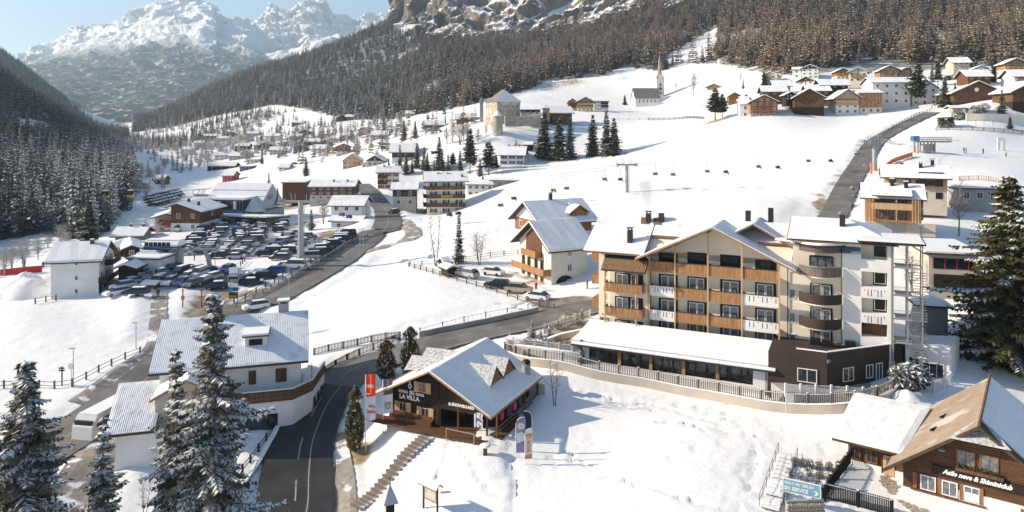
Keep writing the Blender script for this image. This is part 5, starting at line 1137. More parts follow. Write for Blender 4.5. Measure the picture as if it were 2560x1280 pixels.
for k in range(2):   # roof dormers on the right slope
    y0 = 4.0 + k * 3.1
    for sgn in (1,):
        x_in, x_out, zt, zb = 7.7, 11.3, 5.6, 3.95
        d = empty('tmp', (0, 0, 0)); bpy.data.objects.remove(d)
        mb = MB(); mb.add([(x_in, y0 + 1.0, zt + .1), (x_out, y0 + 1.0, zt + .12), (x_out + .1, y0 - .75, zb - .02), (x_out + .1, y0 + 2.75, zb - .02), (x_in + .2, y0 + 1.0, zt - .1)], [(0, 1, 2), (0, 3, 1), (0, 2, 4), (0, 4, 3)])
        dr = mb.obj('dormer', M_tile, hut); MB().add([(x_in, y0 + 1.0, zt + .2), (x_out - .1, y0 + 1.0, zt + .22), (x_out, y0 - .7, zb + .1), (x_out, y0 + 2.7, zb + .1)], [(0, 1, 2), (0, 3, 1)]).obj('snow_cover', nmat('thin_snow_on_tiles', (.78, .79, .80), .7, c2=(.3, .26, .23), nscale=4, nlo=.45, nhi=.7, wave=[('Y', 3.2, 1.0)]), dr)
        MB().add([(x_out - .15, y0 + 1.0, zt), (x_out - .1, y0 - .45, zb), (x_out - .1, y0 + 2.45, zb)], [(0, 1, 2)]).obj('gable', W_oran, dr)
    x2 = 1.6 - k * .2   # dormers on the left slope seen as tiled roofs
    q = MB().add([(5.2, y0 + .6, 5.9), (.6, y0 + .6, 5.75), (.5, y0 - 1.0, 4.45), (3.8, y0 - 1.0, 5.0), (.5, y0 + 2.2, 4.2), (3.8, y0 + 2.2, 5.0)], [(0, 1, 2, 3), (0, 5, 4, 1)]).obj('dormer', MATS['thin_snow_on_tiles'], hut)
    MB().add([(.65, y0 + .6, 5.7), (.6, y0 - .9, 4.4), (.6, y0 + 2.1, 4.2)], [(0, 1, 2)]).obj('gable', W_dark, q)
MB().lathe([(.48, 2.5), (.48, 4.4), (.52, 4.42), (.52, 4.5)], 12.2, 10.6, 14).obj('round_chimney', P_conc, hut); MB().lathe([(.5, 4.7), (.55, 4.75), (.4, 5.0), (.05, 5.1)], 12.2, 10.6, 12).obj('chimney_cowl', M_black, hut)
MB().prism([(-1.0, 2.7), (-2.8, 1.95), (-2.8, 1.85), (-1.0, 2.58)], 'y', 1.2, 9).obj('side_roof', M_fascl, hut)
def hutwin(x, z):
    w_ = window(hut, x, z, .95, 1.05, y=.52, fm=W_pale, mull=1)
    for s in (-1, 1): MB().box(-.26, .26, -.05, .0, -.58, .58).obj('shutter', W_pale, w_, loc=(s * .78, -.02, 0))
hutwin(2.1, 1.45); hutwin(4.95, 1.3); hutwin(4.6, 3.95)
text_obj('lettering', 'SCUOLA', .42, M_lwhite, hut, (1.55, .5, 3.02), bold=.012, sx=.72); text_obj('lettering', 'SKI', .58, M_lwhite, hut, (2.95, .5, 2.98), bold=.015, sx=.8); text_obj('lettering', 'SCHULE', .38, M_lwhite, hut, (3.75, .5, 2.98), bold=.012, sx=.75)
text_obj('lettering', 'LA VILLA', .68, M_lwhite, hut, (1.65, .5, 2.38), bold=.02, sx=.95)
cr = MB()
for k in range(10): a = k * .628; b = a + .628; cr.add([(3.0 + .22 * math.cos(a), .5, 3.85 + .28 * math.sin(a)), (3.0 + .22 * math.cos(b), .5, 3.85 + .28 * math.sin(b)), (3.0 + .12 * math.cos(b), .5, 3.85 + .16 * math.sin(b)), (3.0 + .12 * math.cos(a), .5, 3.85 + .16 * math.sin(a))], [(0, 1, 2, 3)])
cr.box(2.9, 3.1, .49, .51, 4.15, 4.3); cr.obj('crest', M_lwhite, hut)
text_obj('lettering', '& SNOWBOARD', .44, M_lwhite, hut, (7.8, .56, 2.6), bold=.018, sx=.95)
MB().box(6.62, 12.5, .62, .75, 2.05, 2.4).obj('beam', W_dark, hut)
for x in (6.7, 8.9, 12.3): MB().box(x - .08, x + .08, .6, .76, .1, 2.9).obj('post', W_brown, hut)
MB().box(7.3, 8.3, 3.14, 3.19, .1, 2.1).obj('door', W_brown, hut)
dk = MB(); boards(dk, -1.8, 12.9, -1.3, .0, .1, .3, .015, 1.88); o_ = dk.obj('deck', W_brown, hut); o_['kind'] = 'stuff'
MB().box(12.35, 14.0, .6, 11.5, -.3, .15).box(.3, 12.34, .59, 3.2, -.3, .12).obj('side_deck', W_brown, hut)
for y in (.8, 4.2, 7.6, 11.2): MB().box(13.3, 13.45, y - .08, y + .08, -.3, 2.9).obj('post', W_brown, hut)
rl = MB(); rl.box(13.3, 13.42, .88, 11.1, 1.0, 1.1); rl.box(13.3, 13.42, .88, 11.1, .6, .66); rl.obj('handrail', W_grey, hut)
for x0_, x1_ in ((8.6, 11.9),):
    r2 = MB(); r2.box(x0_, x1_, -1.35, -1.27, .95, 1.03); [r2.box(x, x + .07, -1.34, -1.28, -.4, .95) for x in (x0_, x1_ - .07)]; r2.obj('rail_panel', M_metal, hut)
MB().box(.6, 5.9, .0, .5, .12, .55).box(.6, 5.9, .42, .5, .55, 1.0).obj('bench', W_brown, hut)
pb = MB().box(11.2, 11.95, .4, .45, .95, 2.45).obj('poster', nmat('poster_print', (.60, .66, .72), .5, c2=(.10, .09, .16), nscale=3.5, nlo=.5, nhi=.55, c3=(.5, .12, .12), n3=.6), hut); MB().box(10.95, 11.1, .4, .45, .9, 2.3).obj('banner', M_lwhite, hut)
for i, (x, c) in enumerate(((12.7, (.5, .05, .08)), (12.8, (.15, .1, .25)), (12.75, (.6, .1, .2)), (12.7, (.1, .1, .12)))):
    mcl = nmat('hanging_jacket_%s' % 'abcd'[i], c, .8); j = MB().prism([(0, 0), (.5, 0), (.55, .7), (.4, .85), (.1, .85), (-.05, .7)], 'x', -.08, .08).obj('hanging_jacket', mcl, None); j.location = hut.matrix_basis @ Vector((x + .3, 2.5 + i * 1.5, 1.15)); j.rotation_euler = (0, 0, HUY)
    tag(j, ['red', 'dark purple', 'pinkish red', 'black'][i] + ' jacket hanging under the right eave of the ski hut', 'jacket')
# terrace low wall behind the hut
p = G(1325, 985); MB().box(-1.8, 1.8, -.15, .15, -.5, 1.3).obj('terrace_wall', P_beige, None, loc=p, rz=R(-20)); tag(bpy.data.objects['terrace_wall'], 'low beige wall standing behind the right corner of the ski hut', 'wall')
# ---- steps going down from the hut
st = empty('hillside_steps', G(990, 1165), 0, 'wooden log steps climbing through the snow to the ski hut', 'stairs')
a, b = G(895, 1268), G(1072, 1092); inv_ = st.location; n_ = 19; d = (b - a); ya = math.atan2(d.y, d.x)
sm = MB().box(-.42, .42, -.75, .75, -.25, .06).mesh('step', M_path); sl2 = MB().box(-.5, -.40, -.85, .85, -.2, .12).mesh('riser_log', W_grey)
for k in range(n_):
    q = a.lerp(b, (k + .5) / n_); q.z = hz(q.x, q.y) + .10; s_ = mobj('step', sm, st, q - inv_, ya + .05 * math.sin(k * 2.1)); mobj('riser_log', sl2, s_)
# ---- fences
def fence(name, pts, label, h=1.0, gap=2.2, style='rail', mat=None, cat='fence', world=False, snow=False, base=0.0, pick=.22):
    P = [Vector(q) if world else G(*q) for q in pts]; C = catmull(P, .6) if len(P) > 2 else [P[0].lerp(P[1], k / 60) for k in range(61)]
    acc = [0]
    for i in range(1, len(C)): acc.append(acc[-1] + (C[i] - C[i-1]).length)
    tot = acc[-1]; n = max(1, round(tot / gap))
    def at(s):
        s = min(max(s, 0), tot - 1e-6); i = next(j for j in range(1, len(acc)) if acc[j] >= s) if len(acc) < 50 else int(np.searchsorted(acc, s)); i = max(1, min(i, len(C) - 1)); t = (s - acc[i-1]) / max(1e-6, acc[i] - acc[i-1]); q = C[i-1].lerp(C[i], t)
        if not world: q.z = hz(q.x, q.y)
        q.z += base; return q
    root = empty(name, at(0), 0, label, cat); o = root.location.copy(); m = mat or W_grey
    pr = .09 if style != 'white' else .1
    pm = MB().box(-pr, pr, -pr, pr, -.4, h + .08).mesh('post', m); cm = MB().box(-pr, pr, -pr, pr, h + .081, h + .14).mesh('post_snow', M_rsnow)
    for k in range(n + 1):
        q = at(tot * k / n); po = mobj('post', pm, root, q - o)
        if snow: mobj('post_snow', cm, po)
    for k in range(n):
        mb = MB(); s0, s1 = tot * k / n, tot * (k + 1) / n; q0, q1 = at(s0) - o, at(s1) - o; up = Vector((0, 0, 1))
        if style == 'rail':
            for zz in ((.35, .8) if h > .7 else (.5,)): mb.bar(q0 + up * zz * h * 1.1, q1 + up * zz * h * 1.1, .045)
            mb.obj('rail', m, root)
        elif style in ('picket', 'white', 'thin'):
            for zz in (.12, h - .08): mb.bar(q0 + up * zz, q1 + up * zz, .035)
            ln = (q1 - q0).length; c = max(2, int(ln / pick))
            for j in range(1, c): q = q0.lerp(q1, j / c); wv_ = .045 if style == 'picket' else (.03 if style == 'white' else .014); mb.box(q.x - wv_, q.x + wv_, q.y - wv_ * .5, q.y + wv_ * .5, q.z + (.02 if style == 'picket' else .12), q.z + h + (.12 if style == 'picket' else -.08))
            if style == 'white': mb.bar(q0 + up * (h * .55), q1 + up * (h * .55), .02)
            pn = mb.obj('picket_panel', m, root); pn['kind'] = 'stuff'
            if snow: sb = MB(); sb.tube([q0 + up * (h - .02), q1 + up * (h - .02)], .04, 4); sb.obj('snow_line', M_rsnow, root)
        elif style == 'board':
            d_ = (q1 - q0).normalized(); 
            for zz in (.15, .45, .75): mb.add([q0 + up * zz * h, q1 + up * zz * h, q1 + up * (zz + .2) * h, q0 + up * (zz + .2) * h], [(0, 1, 2, 3)])
            mb.obj('board', m, root)
        elif style == 'net':
            mb.add([q0 + up * .1, q1 + up * .1, q1 + up * h, q0 + up * h], [(0, 1, 2, 3)]); mb.obj('net_panel', m, root)
        elif style == 'guard':
            mb.bar(q0 + up * h, q1 + up * h, .09); mb.bar(q0 + up * h * .55, q1 + up * h * .55, .07); mb.obj('rail', m, root)
    return root
def wall_strip(name, pts, label, h, th, mat, top=None, cat='wall', world=False, base=-.8, snow=True):
    P = [Vector(q) if world else G(*q) for q in pts]; C = catmull(P, 1.0) if len(P) > 2 else [P[0].lerp(P[1], k / 20) for k in range(21)]
    if not world:
        for q in C: q.z = hz(q.x, q.y)
    o = C[0].copy(); root = empty(name, o, 0, label, cat); mb = MB(); sb = MB(); rows = []
    for i, q in enumerate(C):
        d = C[min(i+1, len(C)-1)] - C[max(i-1, 0)]; d.z = 0; d.normalize(); nn = Vector((-d.y, d.x, 0)) * th / 2; q = q - o; zt = h(i / (len(C) - 1)) if callable(h) else h
        if top is not None: q2 = q.copy(); q2.z = top(i / (len(C) - 1)) - o.z; 
        else: q2 = q + Vector((0, 0, zt))
        lo = q + Vector((0, 0, base)); rows.append([lo - nn, q2 - nn, q2 + nn, lo + nn])
    def ad(m_, r4):
        n0 = len(m_.v); m_.v += [tuple(v) for r in r4 for v in r]
        for i in range(len(r4) - 1):
            for k in range(4): a_ = n0 + i*4 + k; b_ = n0 + i*4 + (k+1) % 4; m_.f.append((a_, b_, b_ + 4, a_ + 4)); m_.m.append(0)
        m_.f += [(n0 + 3, n0 + 2, n0 + 1, n0), tuple(n0 + (len(r4)-1)*4 + k for k in range(4))]; m_.m += [0, 0]
    ad(mb, rows); mb.obj('wall', mat, root)
    if snow:
        ad(sb, [[r[1] * 1 + (r[1] - r[2]) * .1 + Vector((0, 0, .004)), r[1] + Vector((0, 0, .10)), r[2] + Vector((0, 0, .10)), r[2] + (r[2] - r[1]) * .1 + Vector((0, 0, .004))] for r in rows]); sb.obj('snow_cap', M_rsnow, root)
    return root
fl = [(1262,884),(1330,903),(1480,932),(1620,957),(1760,985),(1900,1011),(2010,1022),(2110,1020),(2190,1006),(2235,984),(2250,962)]
wall_strip('retaining_wall', [(a, b + 12) for a, b in fl], 'long pale retaining wall with brown picket fence below the restaurant windows', 1.0, .35, P_beige)
fence('picket_fence', [(a, b + 12) for a, b in fl], 'long brown picket fence on the pale wall in front of the restaurant', 1.1, 2.3, 'picket', W_grey, base=.95, snow=True, pick=.2)
# terrace retaining wall and white balustrade of the black wing
TB = [W(1964, 982, 76.3), W(2075, 986, 75.8), W(2160, 992, 75.1), W(2225, 988, 75.6)]
wall_strip('terrace_wall', TB, 'curved white terrace wall below the white balustrade of the black wing', 0, .3, P_white, world=True, base=-3.2, snow=False)
MB().prism([(TB[0].x, TB[0].y), (TB[1].x, TB[1].y), (TB[2].x, TB[2].y), (TB[3].x, TB[3].y), (44, 80.5), (33, 79), (28.6, 79.5)], 'z', 0.4, TB[1].z - .05).obj('terrace_floor', P_conc, None); tag(bpy.data.objects['terrace_floor'], kind='structure')
fence('balustrade', TB, 'white balustrade in front of the black wing terrace', .95, 1.5, 'white', M_wfr, 'balustrade', world=True, pick=.16)
fence('balustrade', [W(2246, 980, 76.2), W(2335, 985, 76), W(2378, 960, 78)], 'white balustrade turning the corner beside the piled snow', 1.25, 2.0, 'white', M_wfr, 'balustrade', world=True, pick=.16)
# garden terrace at the left of the restaurant
GT = [G(1283, 905), G(1345, 912), G(1410, 922), G(1472, 932)]
for q in GT: q.z += .2; q.y += 2.6
wall_strip('garden_wall', GT, 'white garden wall left of the restaurant', 1.2, .3, P_white, world=True, base=-2.0)
for q in GT: q.z += 1.2
fence('balustrade', GT, 'white balustrade on the garden wall left of the restaurant', .9, 1.8, 'white', M_wfr, 'balustrade', world=True, pick=.15)
g0 = G(1265, 905); g_ = empty('garden_gate_block', g0 + Vector((0, 2.5, 0)), R(-22), 'white gate pillar block at the garden corner', 'gate'); MB().box(0, .3, 0, 1.2, -.5, 2.2).box(1.9, 2.2, 0, 1.2, -.5, 2.2).obj('pillar', P_white, g_); MB().box(-.2, 2.4, -.2, 1.4, 2.2, 2.35).obj('top', M_rsnow, g_)
fence('balustrade', [(1320,848),(1375,830),(1430,812),(1475,798)], 'tall pale balustrade between the hotel garden and the driveway', 1.3, 2.6, 'white', M_wfr, 'balustrade', pick=.2)
wall_strip('planter_wall', [(1318,858),(1340,866),(1365,862),(1395,850),(1430,842),(1460,836)], 'curved stone planter wall in the hotel garden', .7, .5, P_stone)
fence('picket_fence', [(785,888),(850,872),(920,858),(1000,846)], 'dark picket fence along the upper edge of the road left of the evergreens', .9, 2.0, 'picket', W_dark, pick=.2)
fence('picket_fence', [(812,935),(850,912),(905,885),(955,868),(1000,850)], 'dark picket fence along the inner bend of the road', .9, 2.0, 'picket', W_dark, pick=.2)
wall_strip('roadside_wall', [(1048,845),(1110,832),(1180,818),(1290,795),(1345,782)], 'low concrete wall with snow along the driveway', .9, .25, P_conc)
fence('wire_fence', [(1050,843),(1110,828),(1175,812),(1290,790),(1370,770)], 'thin wire mesh fence above the driveway wall', 1.3, 3.6, 'thin', M_steel, pick=.6)
fence('rail_fence', [(1022,668),(1100,690),(1175,712),(1260,738),(1340,762),(1385,775)], 'wooden rail fence along the cars by the lodge', .9, 2.6)
fence('rail_fence', [(1025,665),(1090,662),(1180,650),(1240,640),(1295,636)], 'wooden rail fence behind the two parked cars', .9, 3.0)
fence('rail_fence', [(-40,975),(60,968),(150,972),(185,965),(240,935),(300,905),(350,885)], 'brown rail fence above the valley road at lower left', 1.0, 2.4)
fence('rail_fence', [(88,760),(130,752),(140,752)], 'wooden fence at the left corner of the white house', 1.0, 2.0)
fence('guard_rail', [(590,772),(640,748),(700,714),(760,680),(830,640),(880,610),(930,588)], 'steel guard rail between the parking and the road', .75, 2.2, 'guard', M_steel, 'guard rail', base=.35)
fence('rail_fence', [(585,762),(640,735),(700,702),(760,670),(830,630),(880,600)], 'dark timber fence at the parking edge', 1.0, 2.6, 'rail', W_dark, base=.2)
fence('rail_fence', [(475,672),(530,676),(590,672),(612,655)], 'timber fence behind the lift mast between the two car parks', 1.0, 2.6)
fence('rail_fence', [(2190,352),(2235,320),(2290,290),(2330,272)], 'thin rail fence on the left side of the uphill road', 1.0, 4.0)
fence('board_fence', [(2340,326),(2420,326),(2500,330),(2600,336)], 'weathered picket fence below the playground', 1.1, 3.5, 'picket', W_grey, pick=.35)
fence('board_fence', [(2430,296),(2500,296),(2560,298)], 'upper fence behind the playground wall', 1.0, 3.5, 'picket', W_grey, pick=.35)
wall_strip('playground_wall', [(2415,303),(2480,303),(2560,306)], 'cream wall behind the snowy playground', 2.2, .4, P_cream)
fence('meadow_fence', [(1620,300),(1700,298),(1760,298)], 'dark fence along the top edge of the snow slope', 1.1, 3.5, 'picket', W_grey, pick=.35)
fence('meadow_fence', [(1545,300),(1600,300),(1622,300)], 'thin fence right of the tall clump of spruces', 1.0, 5)
fence('safety_net', [(2198,434),(2230,410),(2262,398),(2280,392)], 'orange safety netting beside the uphill road', 1.2, 2.5, 'net', M_orangenet)
fence('snow_fence', [(2398,452),(2450,450),(2500,458),(2522,462)], 'reddish slatted fence behind the timber house', 1.0, 2.2, 'picket', W_pale, pick=.3)
# ================= kids club chalet, bottom right
KC = W(2257, 1243, 62.1); KY = R(-36.5)
kc = empty('kids_club_chalet', KC, KY, 'brown log kids club chalet with tan tiled roof at bottom right', 'chalet')
Lk, Dk, rx, rzk, ev = 11.6, 11.5, 5.6, 7.9, 3.35
MB().prism([(0, -2), (Lk, -2), (Lk, ev - .1), (rx, rzk - .4), (0, ev - .1)], 'y', .15, Dk).obj('wall', W_log, kc)
MB().box(-.12, 4.1, -.02, Dk, -2, .95).box(4.103, Lk + .1, -.02, Dk, -2, 1.85).obj('lower_wall', P_white, kc)
lg = MB()
tpk = (rzk - .4 - ev) / rx
for k in range(33):
    zz = 1.0 + k * .19; a = max(0, (zz + .3 - ev) / tpk) ; b = Lk - max(0, (zz + .3 - ev) / ((rzk - .4 - ev) / (Lk - rx)))
    if zz < 1.8: b = 4.1
    if b - a > .4: lg.box(a + .02, b - .02, .06, .15, zz, zz + .165)
o_ = lg.obj('log_course', W_log, kc); o_['kind'] = 'stuff'
prof = [(-1.1, ev - .75), (rx, rzk), (Lk + 1.6, ev - 1.2)]
rf = gable_roof(kc, prof, 'y', -1.2, Dk + 1.2, thick=.2, snow=0, mroof=M_fasc)
# bare tan tiles on the left slope, blue-grey shaded snow on the right slope
def slope_quad(par, a, b, ya, yb, dz, mat, nm): return MB().add([(a[0], ya, a[1] + dz), (b[0], ya, b[1] + dz), (b[0], yb, b[1] + dz), (a[0], yb, a[1] + dz), (a[0], ya, a[1] + .004), (b[0], ya, b[1] + .004), (b[0], yb, b[1] + .004), (a[0], yb, a[1] + .004)], [(0,1,2,3), (0,4,5,1), (1,5,6,2), (2,6,7,3), (3,7,4,0)]).obj(nm, mat, par)
slope_quad(rf, prof[0], prof[1], -1.15, Dk + 1.15, .07, M_tiled, 'tiles')
slope_snow(rf, [(Lk + 1.5, -1.15, ev - 1.15), (Lk + 1.5, Dk + 1.15, ev - 1.15), (rx + .05, Dk + 1.15, rzk), (rx + .05, .3, rzk)], .16, 14, 9, name='snow_cover')
for (t0, y0) in ((.45, 3.6), (.52, 6.3)): MB().box(-.55, .55, -.06, .06, 0, .16).obj('snow_guard', M_gut, rf, loc=(prof[0][0] + (rx - prof[0][0]) * t0, y0, prof[0][1] + (rzk - prof[0][1]) * t0 + .1), rz=R(70))
# ridge tiles
for k in range(24): MB().tube([(rx, -1.2 + k * .6, rzk + .1), (rx, -.62 + k * .6, rzk + .14)], .13, 6).obj('ridge_tile', M_tile, rf)
# small tiled half hip at the front
MB().add([(rx, .9, rzk + .08), (rx - 2.2, -1.5, rzk - 1.35), (rx + 2.2, -1.5, rzk - 1.3)], [(0, 1, 2)]).obj('half_hip', MATS['thin_snow_on_tiles'], rf)
MB().prism([(-1.3, prof[0][1] - .28), (rx, rzk - .22), (Lk + 1.6, ev - 1.45), (Lk + 1.6, ev - 1.15), (rx, rzk + .06), (-1.3, prof[0][1] + .02)], 'y', -1.32, -1.205).obj('barge_board', M_fasc, kc)
for x in (1.3, 3.0, 4.7): window(kc, x * .92 + .7, 1.75, 1.15, 1.25, y=.05, fm=M_wfr, mull=1, pm=M_glassl, name='window')
for x in (.9, 2.72, 4.3, 5.7): MB().box(x - .14, x + .14, -.03, .06, 1.1, 2.45).obj('window_jamb', W_oran, kc)
MB().box(.6, 6.0, -.16, .06, .95, 1.06).obj('sill', W_brown, kc)
for x in (4.6, 6.2): window(kc, x, 4.55, 1.3, 1.35, y=.05, fm=W_oran, mull=1, pm=M_glassl)
fb_ = MB().box(3.9, 7.2, -.35, .05, 3.55, 3.8).obj('flower_box', W_brown, kc); V = []; Fs = []; Ms = []
for k in range(130):
    c = Vector((rng.uniform(4, 7.1), rng.uniform(-.35, .0), rng.uniform(3.8, 4.15))); e = Vector((rng.uniform(-1, 1), rng.uniform(-1, 1), rng.uniform(-.6, 1))).normalized() * .13; f = e.orthogonal().normalized() * .05; o = len(V); V += [c-e, c+f, c+e, c-f]; Fs.append((o, o+1, o+2, o+3)); Ms.append(0)
mobj('plants', mk('plants', (V, Fs, Ms), [M_needle]), fb_)
MB().box(2.2, Lk, -.12, .05, 2.75, 3.5).obj('sign_board', W_dark, kc)
text_obj('lettering', 'Asilo neve & Skiminiclub', .52, M_lwhite, kc, (3.0, -.14, 2.98), shear=.35, bold=.022, sx=.92)
MB().lathe([(.05, 0), (.25, .02), (.28, .15), (.02, .3)], 2.9, -.3, 10).obj('lamp', M_steel, kc, loc=(0, 0, 4.9))
window(kc, 8.9, 1.0, 1.2, 1.3, y=-.04, fm=W_oran, mull=1, pm=M_glassl)
# entrance wing with thick white snow on its lean-to roof
MB().box(-4.9, -.15, 2.7, Dk, -2, 3.2).obj('wing_wall', W_log, kc); MB().box(-5.0, -2.1, 2.6, 2.7, -2, 1.0).box(-1.0, -.13, 2.6, 2.7, -2, 1.0).obj('wing_plinth', P_white, kc)
MB().add([(-6.0, 1.3, 3.1), (0.6, 1.3, 3.1), (.6, Dk - .5, 4.4), (-6.0, Dk - .5, 4.4), (-6.0, 1.3, 2.9), (.6, 1.3, 2.9), (.6, Dk - .5, 4.2), (-6.0, Dk - .5, 4.2)], [(0,1,2,3), (7,6,5,4), (0,4,5,1), (1,5,6,2), (2,6,7,3), (3,7,4,0)]).obj('wing_roof', M_fasc, kc)
slope_snow(kc, [(-5.95, 1.35, 3.1), (-.2, 1.35, 3.1), (.9, Dk - .6, 4.4), (-5.95, Dk - .6, 4.4)], .28, 12, 8)
for x in (-4.3, -2.9): window(kc, x, 1.75, .95, 1.15, y=2.58, fm=W_oran, mull=1)
MB().box(-1.95, -1.05, 2.6, 2.68, 0.0, 2.15).obj('door', W_pale, kc); MB().box(-1.7, -1.3, 2.57, 2.6, 1.2, 1.9).obj('door_glass', M_glassl, kc)
for k in range(3): MB().box(-4.9, -.2, 1.9 - k * .45, 2.35 - k * .45, -.4, .12 - .05 * k).obj('entrance_step', P_conc, kc) if k == 0 else None
# paving beside it
pv_ = empty('entrance_paving', G(2200, 1225), 0, 'grey cobbled paving outside the chalet door', 'paving'); pv_['kind'] = 'structure'; del pv_['category']
sq = MB().box(-.2, .2, -.12, .12, -.2, .03).mesh('paving_stone', P_stone)
for k in range(230):
    u_ = rng.random(); v_ = rng.uniform(-1, 1); x = -1.7 + 4.6 * u_ * .95; y = 2.2 - 3.6 * u_ + v_ * .9 - .1; q = kc.matrix_basis @ Vector((x - .3, y, 0)); q.z = hz(q.x, q.y)
    if x > -.3 and y > -.2: continue
    mobj('paving_stone', sq, pv_, q - pv_.location + Vector((0, 0, .03)), rng.uniform(-.6, .6))
fence('picket_fence', [(2132,1150),(2105,1185),(2078,1222),(2062,1248)], 'dark board fence with snowy rail left of the chalet yard', 1.25, 1.9, 'picket', W_dark, pick=.13, snow=True)
fence('picket_fence', [(2062,1246),(2150,1268),(2230,1290)], 'dark vertical bar fence in front of the chalet yard', 1.3, 2.2, 'picket', W_dark, pick=.13, snow=True)
fence('picket_fence', [(2033,1248),(2060,1252)], 'short picket fence beside the blue service sign', 1.0, 1.2, 'picket', W_dark, pick=.13)
sp_ = G(2004, 1270); sn = empty('service_sign', sp_, R(-28), 'light blue ski service sign on the stone wall', 'sign')
MB().box(-1.45, 1.45, -.04, .04, .95, 2.0).obj('panel', nmat('light_blue_sign', (.16, .33, .45), .5), sn, loc=(0, 0, .2)); fr = MB(); [fr.box(*q) for q in ((-1.5, 1.5, -.05, .05, .9, .955), (-1.5, 1.5, -.05, .05, 1.995, 2.05), (-1.5, -1.445, -.05, .05, .955, 1.995), (1.445, 1.5, -.05, .05, .955, 1.995))]; fr.obj('frame', M_lwhite, sn, loc=(0, 0, .2))
text_obj('lettering', 'NOLO SKI VERLEIH', .30, M_lwhite, sn, (-1.36, -.05, 1.82), bold=.006, sx=.92); text_obj('lettering', 'SKI SERVICE', .42, M_lwhite, sn, (-1.36, -.05, 1.32), bold=.012, sx=.86)
MB().prism([(1.0, 1.32), (1.16, 1.32), (1.36, 1.5), (1.16, 1.68), (1.0, 1.68), (1.18, 1.5)], 'y', -.075, -.045).obj('arrow', M_lwhite, sn)
for x in (-1.3, 1.3): MB().box(x - .04, x + .04, .06, .14, -1.0, 2.2).obj('post', M_steel, sn)
# stone wall of separate boulders
sw = empty('stone_wall', G(1975, 1285), 0, 'rounded boulder wall under the blue sign', 'wall'); mst = nmat('boulder', (.42, .36, .28), .9, c2=(.30, .25, .19), nscale=2.0, bump=.4); cb_ = []
for v in range(3):
    g2 = random.Random(v); m = MB(); m.lathe([(.02, -.17), (.13, -.14), (.20, -.03), (.18, .08), (.08, .15), (.01, .16)], 0, 0, 7); m.v = [(x * g2.uniform(.9, 1.15), y * g2.uniform(.9, 1.1), z * g2.uniform(.9, 1.1)) for x, y, z in m.v]; cb_.append(m.mesh('stone', mst, True))
a, b = G(1968, 1292), G(2062, 1290); a.z = hz(a.x, a.y)
MB().box(0, (b - a).length, .12, .3, -.8, 1.2).obj('backing', P_conc, sw, loc=a - sw.location, rz=math.atan2(b.y - a.y, b.x - a.x))
for k in range(13):
    for j in range(8): q = a.lerp(b, (k + (.5 if j % 2 else .1)) / 13.2); mobj('stone', cb_[(k * 3 + j * 5) % 3], sw, q - sw.location + Vector((0, 0, -.9 + j * .26 + rng.uniform(-.02, .02))), rng.random() * 6)
# snowy steps on the slope left of it
ss = empty('garden_steps', G(1945, 1215), 0, 'snow covered steps with thin iron handrails at lower right', 'stairs')
a, b = G(1925, 1275), G(1970, 1140); ya = math.atan2((b - a).y, (b - a).x); stm = MB().box(-.42, .30, -.7, .7, -.3, .07).mesh('step', M_rsnow); edm = MB().box(-.5, -.425, -.7, .7, -.3, .0).mesh('step_edge', W_grey)
for k in range(13): q = a.lerp(b, (k + .5) / 13); q.z = hz(q.x, q.y) + .1; s_ = mobj('step', stm, ss, q - ss.location, ya); mobj('step_edge', edm, s_)
for sgn, nm in ((-1, 'left'), (1, 'right')):
    d_ = Vector((-(b - a).y, (b - a).x, 0)).normalized() * sgn * .85; hb_ = MB(); pp = [a.lerp(b, k / 6) + d_ for k in range(7)]
    for q in pp: q.z = hz(q.x, q.y); hb_.bar(q - ss.location, q - ss.location + Vector((0, 0, 1.05)), .022)
    for zz in (.55, 1.05): hb_.tube([q - ss.location + Vector((0, 0, zz)) for q in pp], .02, 4)
    hb_.obj('handrail', M_black, ss)
# ================= flags and banners left of the hut
def flag_cloth(w_, h_, yb=.1):
    return [(0, h_), (w_, h_ + .35), (w_, .25), (0, 0)]
def banner(px, py, topy, label, bands, letters):
    p = G(px, py); s_ = p.y / F; H = (py - topy) * s_; root = empty('flag', p, R(-12), label, 'flag')
    MB().tube([(0, 0, -.3), (0, 0, H)], .045, 8).obj('pole', M_lwhite, root)
    Hc = H * .60; z1 = H - .1; W_ = 1.05
    for i, (t0, t1, m) in enumerate(bands):
        za, zb = z1 - Hc * t0, z1 - Hc * t1; mb = MB(); n = 8; vs = []
        for k in range(n + 1):
            x = .06 + W_ * k / n; y = .06 * math.sin(k * .9 + i); r_ = .28 * k / n
            vs += [(x, y, za + r_), (x, y, zb + r_), (x, y + .015, za + r_), (x, y + .015, zb + r_)]
        fs = []
        for k in range(n): a = k * 4; fs += [(a, a+1, a+5, a+4), (a+2, a+6, a+7, a+3), (a, a+4, a+6, a+2), (a+1, a+3, a+7, a+5)]
        mb.add(vs, fs); mb.obj('cloth', m, root)
    for (s, sz, tx, tz, m, bo) in letters: text_obj('lettering', s, sz, m, root, (tx, -.09, z1 - Hc * tz), rot=(R(90), 0, 0), bold=bo)
    return root, z1, Hc
M_fred = nmat('red_flag_cloth', (.75, .06, .025), .8); M_fwhite = nmat('white_flag_cloth', (.72, .72, .76), .8, c2=(.55, .58, .68), nscale=2.5); M_fgrey = nmat('grey_flag_cloth', (.12, .105, .12), .8)
r1, z1, Hc = banner(914, 1128, 936, 'red and white flag with four linked rings beside the columnar tree', [(0, .48, M_fred), (.48, 1.0, M_fwhite)], [('Audi', .2, .1, .40, M_lwhite, .003), ('ALTA', .3, .38, .68, M_fred, .01), ('BADIA', .34, .24, .80, M_fred, .01)])
rg = MB()
